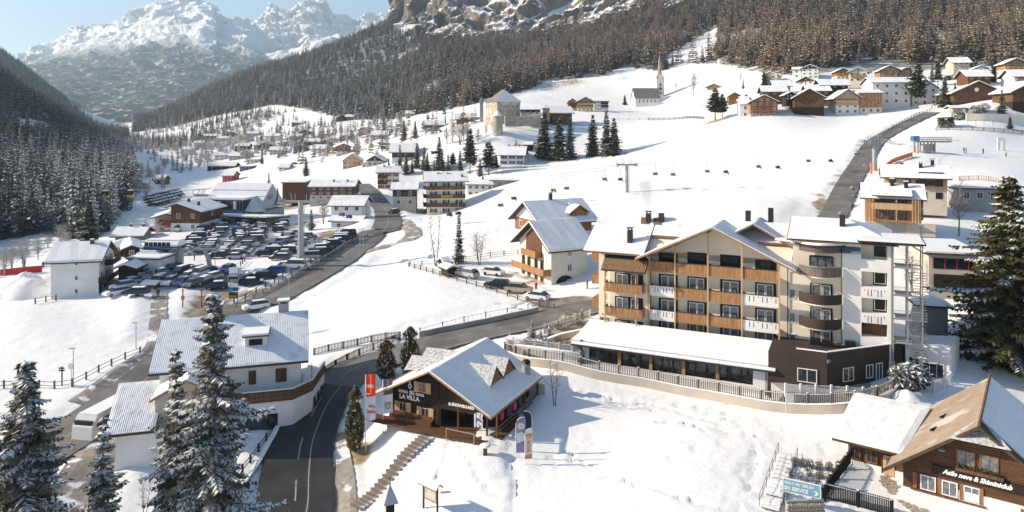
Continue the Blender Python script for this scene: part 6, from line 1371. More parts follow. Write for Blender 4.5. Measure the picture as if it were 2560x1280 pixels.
for k in range(4):
    cx, cz = .28 + k * .19, z1 - Hc * .22
    for j in range(12): a = j * .5236; b = a + .5236; rg.add([(cx + .16*math.cos(a), -.09, cz + .16*math.sin(a)), (cx + .16*math.cos(b), -.09, cz + .16*math.sin(b)), (cx + .12*math.cos(b), -.09, cz + .12*math.sin(b)), (cx + .12*math.cos(a), -.09, cz + .12*math.sin(a))], [(0,1,2,3)])
rg.obj('ring_emblem', M_lwhite, r1)
r2, z1, Hc = banner(957, 1090, 948, 'dark grey and white flag with a round tree badge nearer the hut', [(0, .45, M_fgrey), (.45, 1.0, M_fwhite)], [('CMP', .34, .17, .26, M_lwhite, .012)])
bd = MB(); 
for j in range(14): a = j * .449; b = a + .449; bd.add([(.6 + .32*math.cos(a), -.09, z1 - Hc*.72 + .4*math.sin(a)), (.6 + .32*math.cos(b), -.09, z1 - Hc*.72 + .4*math.sin(b)), (.6 + .25*math.cos(b), -.09, z1 - Hc*.72 + .33*math.sin(b)), (.6 + .25*math.cos(a), -.09, z1 - Hc*.72 + .33*math.sin(a))], [(0,1,2,3)])
bd.obj('badge_ring', M_ldark, r2); MB().prism([(.58, z1 - Hc*.8), (.62, z1 - Hc*.8), (.62, z1 - Hc*.74), (.76, z1 - Hc*.72), (.6, z1 - Hc*.62), (.44, z1 - Hc*.72), (.58, z1 - Hc*.74)], 'y', -.095, -.085).obj('badge_tree', nmat('badge_yellow', (.5, .38, .05), .7), r2)
MB().prism([(.8, z1-Hc*.6), (1.0, z1-Hc*.62), (.95, z1-Hc*.68), (.8, z1-Hc*.66)], 'y', -.095, -.085).obj('badge_cap', M_fred, r2)
# beach flags
def beach_flag(px, py, h, w_, col, label, rz=0, deco=None):
    p = G(px, py); root = empty('beach_flag', p, R(rz), label, 'banner'); pts = [(0, 0)]
    out = [(.0, .45), (w_ * .95, .45)] + [(w_, h * .5), (w_, h * .95), (w_ * .85, h)] + [(w_ * .5, h * .985), (w_ * .2, h * .95), (0.0, h * .86)]
    MB().prism(out, 'y', -.01, .01).obj('cloth', col, root); MB().tube([(0, 0, -.3), (0, 0, h * .84), (w_ * .15, 0, h * .95), (w_ * .5, 0, h * 1.0), (w_ * .9, 0, h * 1.01)], .03, 6).obj('pole', M_lwhite, root)
    return root
f1 = beach_flag(1290, 1143, 3.9, .95, nmat('purple_flag', (.19, .16, .34), .8, c2=(.32, .28, .45), nscale=1.2), 'purple banner with pale daisy at the left of the three', 0)
dz = MB()
for k in range(9): a = k * .698; dz.add([(.5, -.02, 3.05), (.5 + .3*math.cos(a-.25), -.02, 3.05 + .3*math.sin(a-.25)), (.5 + .38*math.cos(a), -.02, 3.05 + .38*math.sin(a)), (.5 + .3*math.cos(a+.25), -.02, 3.05 + .3*math.sin(a+.25))], [(0,1,2,3)])
dz.obj('daisy', M_lwhite, f1); MB().lathe([(.1, 0), (.1, .01)], 0, 0, 10).obj('daisy_eye', nmat('daisy_yellow', (.55, .45, .05), .7), f1, loc=(.5, -.03, 3.05)).rotation_euler = (R(90), 0, 0)
MB().prism([(.08, 1.3), (.9, 1.7), (.9, 2.2), (.5, 2.5), (.08, 2.3)], 'y', -.018, -.011).obj('white_swirl', M_fwhite, f1)
f2 = beach_flag(1312, 1160, 3.4, .75, nmat('cream_flag', (.70, .64, .58), .8, c2=(.62, .60, .60), nscale=1.5), 'cream and orange banner standing in front of the purple one', 8)
text_obj('lettering', 'SPORT', .5, nmat('orange_print', (.62, .22, .06), .7), f2, (.55, -.02, 1.1), rot=(R(90), R(-90), 0), bold=.01); MB().prism([(.02, .5), (.7, .5), (.7, .95), (.02, .8)], 'y', -.02, -.011).obj('orange_band', MATS['orange_print'], f2); MB().prism([(.02, 2.7), (.7, 2.5), (.7, 2.95), (.1, 2.9)], 'y', -.02, -.011).obj('orange_top', MATS['orange_print'], f2)
beach_flag(1330, 1128, 4.0, -.9, nmat('navy_flag', (.022, .022, .045), .8), 'dark navy banner behind the two pale ones', 5)
# stone table
p = G(1213, 1136); t_ = empty('snowy_table', p, 0, 'round snow topped stump table in front of the hut', 'table'); MB().box(-.2, .2, -.2, .2, -.2, .75).obj('stump', W_brown, t_); MB().lathe([(.35, .75), (.55, .8), (.55, .9), (.4, 1.0), (.05, 1.03)], 0, 0, 14).obj('snow_top', M_rsnow, t_)
# info board, wayside shrine, small lamp
p = G(1059, 1270); q2 = G(1094, 1285); ib = empty('info_board', p, math.atan2(q2.y - p.y, q2.x - p.x), 'wooden information board with snow topped roof at the bottom', 'board'); Lb = 1.75
for x in (0, Lb): MB().box(x - .06, x + .06, -.06, .06, -.5, 2.35).obj('post', W_dark, ib)
MB().box(.08, Lb - .08, -.03, .03, .95, 2.15).obj('panel', nmat('map_print', (.50, .42, .36), .6, c2=(.33, .40, .26), nscale=1.4, c3=(.6, .5, .46), n3=.5), ib); bf = MB(); [bf.box(*q) for q in ((.08, Lb-.08, -.05, -.031, 2.07, 2.15), (.08, Lb-.08, -.05, -.031, .95, 1.03), (.08, .16, -.05, -.031, 1.03, 2.07), (Lb-.16, Lb-.08, -.05, -.031, 1.03, 2.07))]; bf.obj('frame', W_grey, ib)
MB().prism([(-.45, 2.25), (0, 2.6), (.45, 2.25), (.45, 2.33), (0, 2.68), (-.45, 2.33)], 'x', -.3, Lb + .3).obj('roof', W_grey, ib); MB().prism([(-.45, 2.34), (0, 2.69), (.45, 2.34), (.4, 2.48), (0, 2.82), (-.4, 2.48)], 'x', -.3, Lb + .3).obj('snow_cover', M_rsnow, ib)
p = G(1059, 1235); lm = empty('small_lamp', p, 0, 'small dark lantern poking out behind the information board', 'lamp'); MB().box(-.04, .04, -.04, .04, -.3, 1.0).obj('post', M_black, lm); MB().box(-.16, .16, -.16, .16, 1.0, 1.4).obj('lantern', M_black, lm)
p = W(975, 1330, 59); sh = empty('wayside_shrine', p, R(20), 'dark wooden wayside shrine with pointed grey roof at the bottom edge', 'shrine'); MB().box(-.32, .32, -.3, .3, -.5, 2.55).obj('box', W_dark, sh); MB().add([(-.62, -.6, 2.5), (.62, -.6, 2.5), (.62, .6, 2.5), (-.62, .6, 2.5), (0, 0, 4.0)], [(0,1,4), (1,2,4), (2,3,4), (3,0,4), (3,2,1,0)]).obj('roof', nmat('grey_shingle_snow', (.45, .47, .50), .7), sh); MB().box(-.2, .2, -.34, -.31, 1.2, 1.7).obj('picture', M_glassl, sh); MB().bar((0, 0, 4.0), (0, 0, 4.6), .03).obj('finial', M_black, sh); MB().bar((-.15, 0, 4.4), (.15, 0, 4.4), .025).obj('finial', M_black, sh)
# ================= tiled roof house with terrace, bottom left
BH = W(395, 1110, 80.5); BY = R(16)
bh = empty('roadside_house', BH, BY, 'white house with big snow dusted tiled roof and wooden terrace rail behind the spruces', 'house')
M_t2 = nmat('snow_dusted_tiles', (.80, .82, .85), .65, c2=(.55, .56, .58), nscale=.8, nlo=.5, nhi=.75, bump=.4, bscale=1.2, bdist=.08, wave=[('X', 1.55, .35), ('Y', 1.2, .25)])
z0 = BH.z; Zb = lambda z: z - z0
MB().box(0, 15.3, .8, 12, Zb(-8), Zb(4.9)).prism([(.8, Zb(4.9)), (12, Zb(4.9)), (6.8, Zb(8.0))], 'x', 0, 15.2).obj('wall', P_white, bh)
gable_roof(bh, [(-.7, Zb(4.55)), (6.8, Zb(8.6)), (13.6, Zb(4.9))], 'x', -.9, 16.2, snow=.13, mroof=M_fasc, msnow=M_t2)
# lower left block sloping towards the viewer
MB().box(-3.4, 6.0, -4.0, 3.0, Zb(-8), Zb(-.2)).obj('garage_wall', P_white, bh)
gr_ = MB().add([(-4.3, -4.9, Zb(-.1)), (.6, -4.9, Zb(-.1)), (.6, 1.6, Zb(3.1)), (-4.3, 1.6, Zb(3.1)), (-4.3, -4.9, Zb(-.35)), (.6, -4.9, Zb(-.35)), (.6, 1.6, Zb(2.85)), (-4.3, 1.6, Zb(2.85))], [(0,1,2,3), (7,6,5,4), (0,4,5,1), (1,5,6,2), (2,6,7,3), (3,7,4,0)]).obj('roof', M_fasc, bh)
slope_snow(gr_, [(-4.25, -4.85, Zb(-.1)), (.58, -4.85, Zb(-.1)), (.58, 1.55, Zb(3.1)), (-4.25, 1.55, Zb(3.1))], .12, 14, 14, M_t2, .012)
gable_roof(bh, [(-.2, Zb(2.6)), (3.4, Zb(4.5)), (7.0, Zb(2.6))], 'y', -3.6, 3, snow=.14, mroof=M_fascl)
MB().prism([(.2, Zb(-.2)), (6.6, Zb(-.2)), (6.6, Zb(2.5)), (3.4, Zb(4.1)), (.2, Zb(2.5))], 'y', -2.8, .8).obj('front_gable_wall', P_beige, bh)
window(bh, 13.1, Zb(2.7), 1.25, 1.6, y=.79, fm=W_brown, pm=W_brown, mull=0, name='shutter_door'); window(bh, 9.9, Zb(2.7), .8, 1.6, y=.79, fm=W_brown, pm=W_brown, mull=0, name='shutter_door')
gable_roof(bh, [(2.2, Zb(8.0)), (5.2, Zb(8.2))], 'y', 3, 6, thick=.3, snow=0) if False else None
dmr = MB().box(9.0, 11.4, 1.9, 5.5, Zb(5.7), Zb(7.2)).obj('dormer', P_white, bh); MB().box(8.7, 11.7, 1.4, 5.8, Zb(7.2), Zb(7.35)).obj('dormer_roof', M_fasc, dmr); MB().box(8.75, 11.65, 1.45, 5.75, Zb(7.354), Zb(7.6)).obj('snow_cover', M_rsnow, dmr); window(dmr, 10.2, Zb(6.5), 1.5, .7, y=1.88, fm=M_black)
chimney(bh, 13.2, 7.2, Zb(8.4), 1.3, 1.2, P_conc); chimney(bh, 5.2, 7.4, Zb(8.4), 1.3, 1.5, M_chim)
# terrace floor, its wall and rails
TT = [(8.2, -1.7), (14.4, -1.7), (16.6, .6), (18.2, 7.0), (16.2, 9.5), (15.32, .78), (8.2, .78)]
MB().prism(TT, 'z', Zb(-5.5), Zb(.75)).obj('terrace_base', P_white, bh); MB().prism([(x * .995 + .05, y) for x, y in TT], 'z', Zb(.754), Zb(.9)).obj('terrace_snow', M_rsnow, bh)
for a, b in zip(TT[:3], TT[1:4]):
    a2, b2 = Vector(a), Vector(b); mb = MB(); n = Vector(((b2 - a2).y, -(b2 - a2).x)).normalized() * .06
    for zz in (.55, .95, 1.35): mb.prism([tuple(a2 + n), tuple(b2 + n), tuple(b2 - n), tuple(a2 - n)], 'z', Zb(zz), Zb(zz + .34))
    mb.obj('terrace_boards', W_brown, bh); MB().prism([tuple(a2 + n * 2), tuple(b2 + n * 2), tuple(b2 - n * 2), tuple(a2 - n * 2)], 'z', Zb(1.75), Zb(1.85)).obj('handrail', W_grey, bh)
    MB().prism([tuple(a2 + n * 2), tuple(b2 + n * 2), tuple(b2 - n * 2), tuple(a2 - n * 2)], 'z', Zb(1.852), Zb(1.92)).obj('rail_snow', M_rsnow, bh)
MB().box(8.3, 12.8, -1.75, -1.69, Zb(-2.8), Zb(-.8)).obj('dark_glazing', M_glass, bh)
a2, b2 = Vector(TT[2]), Vector(TT[3]); ang = math.atan2((b2 - a2).y, (b2 - a2).x)
for t in (.15, .42, .68): q = a2.lerp(b2, t); window(bh, q.x + .04, Zb(-1.2), .9, 1.4, y=q.y - .02, rz=ang, fm=W_brown)
MB().bar((16.6, 4.0, Zb(.8)), (16.6, 4.0, Zb(2.9)), .04).obj('clothes_pole', M_black, bh)
fence('rail_fence', [(548,1275),(610,1180),(660,1110),(695,1060),(712,1000)], 'dark wooden fence on the wall above the shaded road', .8, 2.2, 'rail', W_dark)
wall_strip('roadside_wall', [(560,1290),(640,1170),(700,1060),(718,1000)], 'snow topped kerb wall along the left edge of the shaded road', .35, .5, P_conc)
# ================= white house with shutters, left
w_, L_, D_, h_ = house('white_house', 'white three storey house with dark balconies at the left', 127, 750, 247, 14, 652, 9.5, 's', 27, .9, P_white, None, fl=3, cols=0, scols=2, chim=((.72, .42, .8),), Y=135, snow=.32)
for zf in (1.4, 3.9, 6.5): window(w_, L_ * .53, zf, .55, .85 if zf < 6 else .45, y=-.004, fm=M_wfr, mull=0)
window(w_, -.004, 3, .8, 1.3, y=1.5, rz=R(-90))
for zf, d0, d1 in ((2.9, -.3, 10.5), (5.6, 3.5, 9.5)):
    q = MB(); q.box(L_, L_ + 1.4, d0, d1, zf - .15, zf); boards(q, d0, d1, L_ + 1.4, zf - .15, zf + .95, .16, ax='y'); boards(q, L_, L_ + 1.4, d0 - .04, zf - .15, zf + .95, .16); q.obj('balcony', W_dark, w_)
for y in (2.2, 5, 7.8):
    for zf in (3.9, 6.5): window(w_, L_ + .004, zf, .8, 1.3, y=y, rz=R(90), shut=M_shutr)
MB().box(L_ + .002, L_ + .03, 0, 9.4, 0, 2.6).obj('dark_side_boards', W_dark, w_)
# ================= village houses (measured corner, width, eave height of each)
H = house
def hs(*a, **k): return house('house', *a, **k)
P_cream2 = nmat('pale_cream_plaster', (0.66, 0.62, 0.55), 0.85, c2=(0.60, 0.56, 0.49), nscale=0.5)
# --- lodge beside the hotel
r_, L_, d_, h_ = house('lodge', 'white lodge with carved balconies and open timber gable left of the hotel', 1378, 733, 1468, 29, 617, 11, 's', 33, 1.3, P_cream2, None, fl=3, cols=1, scols=0, side='l', chim=(), Y=124, ww=1.0)
MB().prism([(3.0, h_ - 2.4), (8.6, h_ - 2.4), (8.6, h_ + .9), (5.5, h_ + 3.1), (3.0, h_ + 1.2)], 'x', -.06, .0).obj('gable_boards', W_brown, r_)
for (zf, a, b, dd) in ((h_ - 4.9, .2, 11.4, 1.5), (h_ - 7.5, 4.0, 11.2, 1.5), (h_ - 2.2, 3.2, 8.2, 1.3)):
    q = MB(); q.box(-dd, 0, a, b, zf - .18, zf); boards(q, a, b, -dd - .04, zf - .15, zf + 1.0, .2, ax='y'); boards(q, -dd, 0, a - .04, zf - .15, zf + 1, .2); q.obj('balcony', W_honey, r_)
for y in (3, 5, 7.5, 9.5):
    for zf in (h_ - 3.7, h_ - 6.3): window(r_, -.065, zf, .9, 1.7, y=y, rz=R(-90), fm=W_brown)
ar = MB(); pts = [(-.0, 0)] + [(1.9 - 1.9 * math.cos(a * math.pi / 10), 1.3 + 1.5 * math.sin(a * math.pi / 10)) for a in range(11)] + [(3.8, 0)]
ar.prism([(x, z) for x, z in pts], 'y', -.03, .01).obj('archway', M_black, r_, loc=(.9, 0, 0)); window(r_, .62, 2.0, .7, 1.2, fm=W_brown) if False else None
r2_, L2, d2, h2 = house('lodge', 'second timber gabled house tucked behind the lodge', 1350, 620, 1478, 29, 553, 10, 's', 33, 1.2, P_white, W_oran, .5, fl=2, cols=2, scols=2, side='l', chim=((.45, .5, 1.5),), Y=143)
dm = gable_roof(r2_, [(L2 * .55, h2 + 1.2), (L2 * .55 + 2.6, h2 + 2.8), (L2 * .55 + 5.2, h2 + 1.2)], 'y', -.4, 4, snow=.12, mroof=M_fascl); MB().prism([(L2 * .55 + .4, h2 + .6), (L2 * .55 + 4.8, h2 + .6), (L2 * .55 + 2.6, h2 + 2.4)], 'y', 0, 2).obj('dormer_wall', W_oran, r2_)
# --- timber apartment houses by the uphill road
r_, L_, d_, h_ = house('apartment_house', 'pale timber apartment house with two wooden balcony storeys above garages', 2163, 583, 2303, -26, 491, 8.5, 's', 22, .8, P_conc, W_honey, .36, fl=3, cols=0, scols=2, chim=((.5, .4, 1.2), (.75, .3, 1.2)), Y=122, fm=M_black)
for zf in (h_ * .40, h_ * .72):
    balcony(r_, .9, L_ - 1.4, -.06, 1.5, zf, W_pale, h=1.0, ends=(0, 0), slab=W_honey, bw=.16) if zf > h_ * .5 else MB().box(.9, L_ - 1.4, -1.5, -.06, zf - .15, zf).obj('balcony', W_honey, r_)
    for x in (2.2, 3.6, 5.6, 8.0): window(r_, x, zf + 1.15, 1.1, 1.9, y=-.06, fm=M_black, pm=M_glassl)
for k in range(14):
    x = .1 + k * .24 if k < 6 else (L_ - 1.35 + (k - 6) * .22 if k < 12 else (4.6 if k == 12 else 7.6)); MB().box(x - .06, x + .06, -1.62, -1.5, h_ * .37, h_ - .2).obj('slat_post', W_honey if k % 2 else W_pale, r_)
for x in (1.5, 3.9, 6.2, 8.4): MB().box(x, x + 1.9, -.03, .0, 0, 2.1).obj('garage_door', P_beige if x > 5 else P_grey, r_)
MB().prism([(-1.75, h_ + .25), (1.6, h_ + 1.1), (1.6, h_ + 1.3), (-1.75, h_ + .42)], 'x', 1.0, L_ - 1.3).obj('shed_dormer', M_fasc, r_); MB().prism([(-1.7, h_ + .43), (1.6, h_ + 1.31), (1.6, h_ + 1.5), (-1.6, h_ + .66)], 'x', 1.05, L_ - 1.35).obj('snow_cover', M_rsnow, r_)
r_, L_, d_, h_ = house('apartment_house', 'second timber apartment house with dark roof gear behind the first', 2212, 500, 2368, -26, 440, 8.5, 's', 22, .8, P_beige, W_pale, .5, fl=2, cols=4, scols=2, chim=((.6, .35, 1.2), (.8, .5, 1.3), (.3, .6, 1.0)), Y=138, fm=M_black)
MB().box(L_ * .55, L_ * .95, .6, .9, h_ + .35, h_ + .9).obj('roof_gear', M_black, r_); MB().box(L_ * .5, L_ * .9, -1.0, -.4, h_ - 1.5, h_ - .6).obj('dark_band', M_black, r_)
house('low_garage', 'flat snow roofed garage in shade right of the timber houses', 2400, 505, 2500, -12, 472, 6, 'f', wall=P_grey, fl=1, cols=3, scols=0, Y=140)
house('parking_hall', 'flat roofed hall with dark window band behind the stair tower', 2322, 722, 2446, -16, 634, 12, 'f', oh=.8, wall=P_beige, fl=1, cols=0, scols=0, Y=104)
ph = bpy.context.scene.objects['parking_hall']; MB().box(.5, 6.7, -.05, 0, 3.0, 4.5).obj('dark_glazing', M_glass, ph); [MB().box(x, x + .12, -.09, -.055, 3.0, 4.5).obj('mullion', M_red, ph) for x in (.5, 2.0, 3.5, 5.0, 6.6)]; MB().box(.6, 6.9, -.06, 0, 0, 2.2).obj('garage_gate', W_dark, ph)
house('grey_house', 'low grey house with hipped roof behind the stair tower', 2300, 812, 2370, -16, 760, 6, 'h', 22, .7, P_grey, fl=1, cols=0, scols=0, Y=92)
# --- centre of the village
r_, L_, d_, h_ = house('four_storey_hotel', 'cream four storey hotel with dark green shutters and brown balcony bands', 1068, 538, 1163, 8, 452, 13, 's', 20, 1.2, P_cream, fl=4, cols=3, scols=2, side='l', shut=M_shutg, balc=((1, .0, 1.0), (2, .0, 1.0), (3, .0, 1.0)), sbalc=((1, 0, 1), (2, 0, 1), (3, 0, 1)), chim=((.93, .15, 1.1), (.3, .35, .4), (.55, .35, .4)), Y=238)
text_obj('lettering', 'DOLASILLA', 1.0, M_yellow, r_, (L_ * .36, -1.36, h_ / 4 * 2 + .25), bold=.02, sx=.75)
hs('small house with dark brown upper storey left of the four storey hotel', 982, 517, 1040, 5, 473, 9, 's', 20, .9, P_beige, W_dark, .58, fl=2, cols=2, scols=1, side='l', Y=240)
hs('cream house with two dark balconies and orange gable end', 944, 474, 998, 10, 431, 10, 's', 22, .8, P_cream, fl=3, cols=3, scols=1, side='l', balc=((1, .0, .45), (2, .0, .45)), chim=((.3, .4, 1), (.85, .5, 1)), shut=W_honey)
hs('low white annexe with shallow roof right of the four storey hotel', 1168, 490, 1232, -8, 461, 11, 's', 12, .6, P_white, fl=2, cols=4, scols=1, chim=((.5, .5, 1),))
hs('pale low building with round glazed roof at the edge of the ski slope', 1232, 470, 1300, -8, 452, 10, 'f', oh=1.2, wall=P_beige, fl=1, cols=2, scols=0)
hs('white house with snowy roof under the castle', 1250, 413, 1310, -6, 387, 13, 's', 25, .8, P_white, fl=2, cols=3, scols=1, shut=M_shutg, chim=((.3, .5, .7), (.55, .5, .7), (.75, .5, .7)))
hs('dark timber shed above the white house', 1309, 376, 1332, -5, 362, 6, 's', 20, .4, W_dark, fl=1, cols=0, scols=0)
hs('timber hotel with brown panels and grey roof left of the main street', 775, 500, 884, 4, 467, 14, 's', 14, .8, P_beige, W_brown, .35, fl=3, cols=6, scols=0, chim=((.5, .3, .9), (.82, .3, .9)), Y=255)
hs('low orange boarded round hall beside the gondola station', 706, 492, 762, 4, 458, 12, 'f', oh=.5, wall=W_brown, fl=1, cols=0, scols=0, Y=262)
hs('upper white flats with deep snow roof beside the main street', 828, 552, 905, -3, 512, 10, 's', 22, 1.0, P_white, fl=2, cols=3, scols=1, Y=214)
hs('low white building with snow roof in front of the upper flats', 828, 577, 902, -3, 552, 6, 's', 16, .8, P_white, fl=1, cols=2, scols=0, Y=207)
hs('dark bus shelter kiosk at the road bend', 905, 577, 922, -3, 560, 3, 'f', oh=.4, wall=W_dark, fl=1, cols=0, scols=0, Y=204)
r_, L_, d_, h_ = house('restaurant', 'timber clad restaurant with white ground floor left of the gondola station', 428, 580, 500, -4, 527, 14, 'g', 18, 1.2, P_white, W_brown, .42, fl=2, cols=2, scols=1, side='r', chim=((.35, .3, 1.2), (.7, .3, 1.2)), ridge=.25)
r3, L3, d3, h3 = house('restaurant', 'balcony wing of the timber restaurant with red banner', 388, 582, 446, 18, 543, 9, 'g', 16, 1.4, P_beige, W_pale, .5, fl=2, cols=2, scols=0, balc=((1, .1, .9),), bm=M_red); MB().box(L3 * .62, L3 * .8, -.4, -.34, 0.1, 2.9).obj('poster', M_lwhite, r3)
hs('small yellow house with snow roof below the restaurant', 288, 607, 352, 8, 588, 8, 's', 20, 1.2, P_yell, fl=1, cols=1, scols=0, chim=((.4, .5, .7), (.9, .5, .6)), shut=W_honey)
hs('dark timber bar with snow roof behind the white shuttered house', 250, 645, 305, 10, 622, 9, 'g', 18, .8, W_brown, fl=1, cols=1, scols=0)
hs('second snow roofed bar gable beside the terrace crowd', 310, 645, 348, 30, 622, 12, 'g', 22, .8, W_dark, fl=1, cols=1, scols=0)
hs('white flat roofed technical building right of the shuttered house', 320, 690, 398, -6, 648, 9, 'f', oh=.3, wall=P_white, fl=1, cols=0, scols=0, Y=146)
hs('low brown shed in front of the technical building', 296, 697, 335, 4, 668, 5, 'g', 18, .9, W_dark, fl=1, cols=0, scols=0, Y=141)
hs('little wooden ticket kiosk with tilted snow roof', 358, 741, 388, -4, 712, 2.4, 's', 16, .4, W_brown, fl=1, cols=2, scols=0, Y=137)
# --- slope below the castle and left
hs('cream chalet with brown timber gable on the left village slope', 840, 392, 877, 20, 367, 10, 'g', 22, .9, P_cream, W_oran, .55, fl=3, cols=3, scols=2, side='l', sbalc=((1, 0, 1), (2, 0, 1)))
hs('apricot painted house with steep gable', 857, 424, 903, 6, 402, 10, 'g', 36, .4, P_oran, fl=2, cols=4, scols=2, mroof=M_tile)
hs('white lean-to joined to the apricot house', 904, 420, 918, 6, 410, 8, 'g', 20, .4, P_white, fl=1, cols=1, scols=0)
hs('pinkish house with dark brown gable', 918, 419, 957, -4, 401, 9, 'g', 30, .6, P_pink, W_dark, .95, fl=1, cols=3, scols=1)
hs('long chalet with deep snow roof and brown boarded wall', 980, 410, 1036, 4, 378, 12, 's', 28, 1.4, P_white, W_brown, .5, fl=2, cols=0, scols=1, side='l')
hs('white chalet with bright orange gable and dark picture window', 1062, 331, 1110, 12, 312, 11, 's', 22, 1.0, P_white, W_oran, .6, fl=2, cols=2, scols=2, side='l', sbalc=((1, 0, 1),))
hs('grey roofed farmhouse behind the leafless trees', 1142, 312, 1190, 6, 297, 12, 's', 26, .8, W_brown, fl=1, cols=2, scols=1, side='l')
hs('brown stepped building with flat snowy terraces', 1078, 405, 1170, 2, 380, 12, 'f', oh=.4, wall=W_brown, fl=2, cols=7, scols=0, Y=318)
hs('upper storey block with shed roof on the stepped building', 1098, 385, 1150, 2, 368, 9, 's', 14, .6, P_beige, fl=1, cols=3, scols=0, Y=325)
for i, (a, b, c, e, lb, wl, up, rt, yw) in enumerate([
    (994,298,1018,290,'pale old barn on the upper meadow edge',P_beige,None,'g',10),(1018,297,1042,289,'longer pale barn beside the old one',P_beige,None,'s',4),
    (846,305,866,299,'small dark chalet at the forest foot',W_dark,None,'g',-4),(868,303,888,297,'snow roofed chalet right of the dark one',W_brown,None,'s',0),(892,300,912,294,'reddish chalet where the meadow begins',W_oran,None,'g',6),
    (830,358,856,352,'grey roofed house above the cream chalet',P_cream,None,'s',0),(858,354,885,344,'white house above the cream chalet',P_white,None,'s',3),(899,342,918,330,'small gabled house among bushes',P_pink,None,'g',-10),
    (932,353,964,343,'beige house half hidden by trees',P_beige,None,'s',5),(513,352,549,345,'large far chalet with long dark balcony',P_white,W_dark,'s',3),(545,357,567,351,'far low house in front of the large chalet',P_beige,None,'s',4),
    (587,357,606,348,'far cream gabled house',P_cream,None,'g',8),(571,346,586,340,'far small brown house',W_brown,None,'g',0),(592,379,617,370,'far dark brown chalet with snow roof',W_dark,None,'s',4),
    (639,377,656,368,'far chalet left of twin gables',W_brown,None,'s',3),(656,375,672,366,'far twin gable dark chalet',W_dark,None,'g',0),(667,358,692,345,'far white hotel with balconies',P_white,None,'s',-4),
    (622,346,640,339,'far grey house by the spruces',P_grey,None,'s',3),(678,388,696,380,'far pinkish terrace house',P_pink,None,'s',3),(698,388,716,381,'far low white house by the bend',P_white,None,'s',3),
    (541,402,567,393,'far snow roofed house on the flat',P_white,None,'s',4),(604,398,624,388,'far round roofed barn',P_beige,None,'g',10),(577,402,599,395,'far low pale shed',P_beige,None,'s',0),
    (522,428,582,420,'long dark stable on the valley floor',W_dark,None,'s',2),(603,430,622,422,'violet fronted shed on the valley floor',nmat('violet_paint',(.12,.10,.22),.7),None,'f',2),(733,318,754,312,'small dark hut below the forest',W_dark,None,'s',0),
    (764,366,794,359,'row of dark huts on the slope',W_dark,None,'s',3),(786,387,808,377,'cream house with long snow roof',P_cream,None,'s',0),(729,352,748,346,'little hay shed alone on the snow',W_brown,None,'s',0),
    (737,385,757,373,'grey steep roofed house',P_grey,None,'g',0),(458,387,476,379,'pale house by the left wood',P_white,None,'s',5),(489,370,504,362,'bluish house near the left wood',P_grey,None,'s',3),
    (390,459,403,453,'small brown hut on the flat snow',W_brown,None,'s',0),(345,470,362,464,'blue roofed hut at the stream trees',P_white,None,'s',5),(403,312,418,308,'tiny hut on the far meadow',W_brown,None,'s',0),
    (560,456,577,444,'red and white shed on the valley floor',M_red,None,'s',0),(1340,312,1360,300,'hut by the castle wall',P_stone,None,'s',0),(700,430,716,424,'low roof behind the mound',P_white,None,'s',0),
    (620,412,640,405,'far white garage row',P_white,None,'f',0),(800,372,824,362,'brown chalet between the frosted trees',W_brown,None,'g',8),(712,372,730,364,'far white gabled house',P_white,None,'g',6),(752,342,770,335,'far chalet on the upper slope',W_brown,None,'g',4)]):
    a -= 4; c += 5; e -= 5; hs(lb, a, b, c, yw, e, 8 if c - a < 26 else 10, rt, 24, .7, wl, up, fl=1 if (b - e) < 10 else 2, cols=2 if c - a < 26 else 3, scols=0, snow=.4)
# --- castle
P0 = G(1243, 312); cu = Vector((math.cos(R(24)), math.sin(R(24)), 0)); cs = empty('castle', P0, R(24), 'square stone castle with steep brown and snowy roof', 'castle'); Lc = solve_len(P0, cu, 1301); dc = 15.0; m_ = P0.y / F; hc = (312 - 254) * m_; rise = 31 * m_
MB().box(0, Lc, 0, dc, -4, hc).obj('wall', P_stone, cs); o_ = .5; v = [(-o_, -o_, hc), (Lc + o_, -o_, hc), (Lc + o_, dc + o_, hc), (-o_, dc + o_, hc), (Lc / 2, dc * .38, hc + rise), (Lc / 2, dc * .62, hc + rise)]
rf = MB().add(v, [(0,1,4), (1,2,5,4), (2,3,5), (3,0,4,5), (3,2,1,0)]).obj('roof', M_shing, cs); up = .2
MB().add([(a, b, c + up) for a, b, c in (v[0], v[1], v[4])] + [v[0], v[1], v[4]], [(0,1,2), (0,3,4,1), (1,4,5,2), (2,5,3,0)]).obj('snow_cover', M_rsnow, rf); MB().add([(a + .05, b, c + up) for a, b, c in (v[1], v[2], v[5], v[4])], [(0,1,2,3)]).obj('snow_cover', M_rsnow, rf)
for zf in (hc * .25, hc * .5, hc * .82):
    for x in (.18, .42, .66, .88): window(cs, Lc * x, zf, .6, .9, y=-.01, fm=P_stone, mull=0)
    for y in (.15, .4, .7, .9): window(cs, -.01, zf, .6, .9, y=dc * y, rz=R(-90), fm=P_stone, mull=0)
p = G(1244, 334); tw = empty('castle_turret', p, 0, 'round stone turret with snowy cone roof before the castle', 'tower'); m_ = p.y / F; MB().lathe([(2.3, -2), (2.3, 44 * m_)], 0, 0, 18).obj('wall', P_stone, tw); MB().lathe([(2.7, 44 * m_), (.05, 58 * m_)], 0, 0, 18).obj('roof', M_rsnow, tw)
p = W(1204, 293, 333); tw = empty('castle_turret', p, 0, 'slim pointed turret at the far left corner of the castle', 'tower'); m_ = p.y / F; MB().box(-.8, .8, -.8, .8, -2, 38 * m_).obj('wall', P_stone, tw); MB().lathe([(1.1, 38 * m_), (.05, 52 * m_)], 0, 0, 8).obj('roof', M_shing, tw)
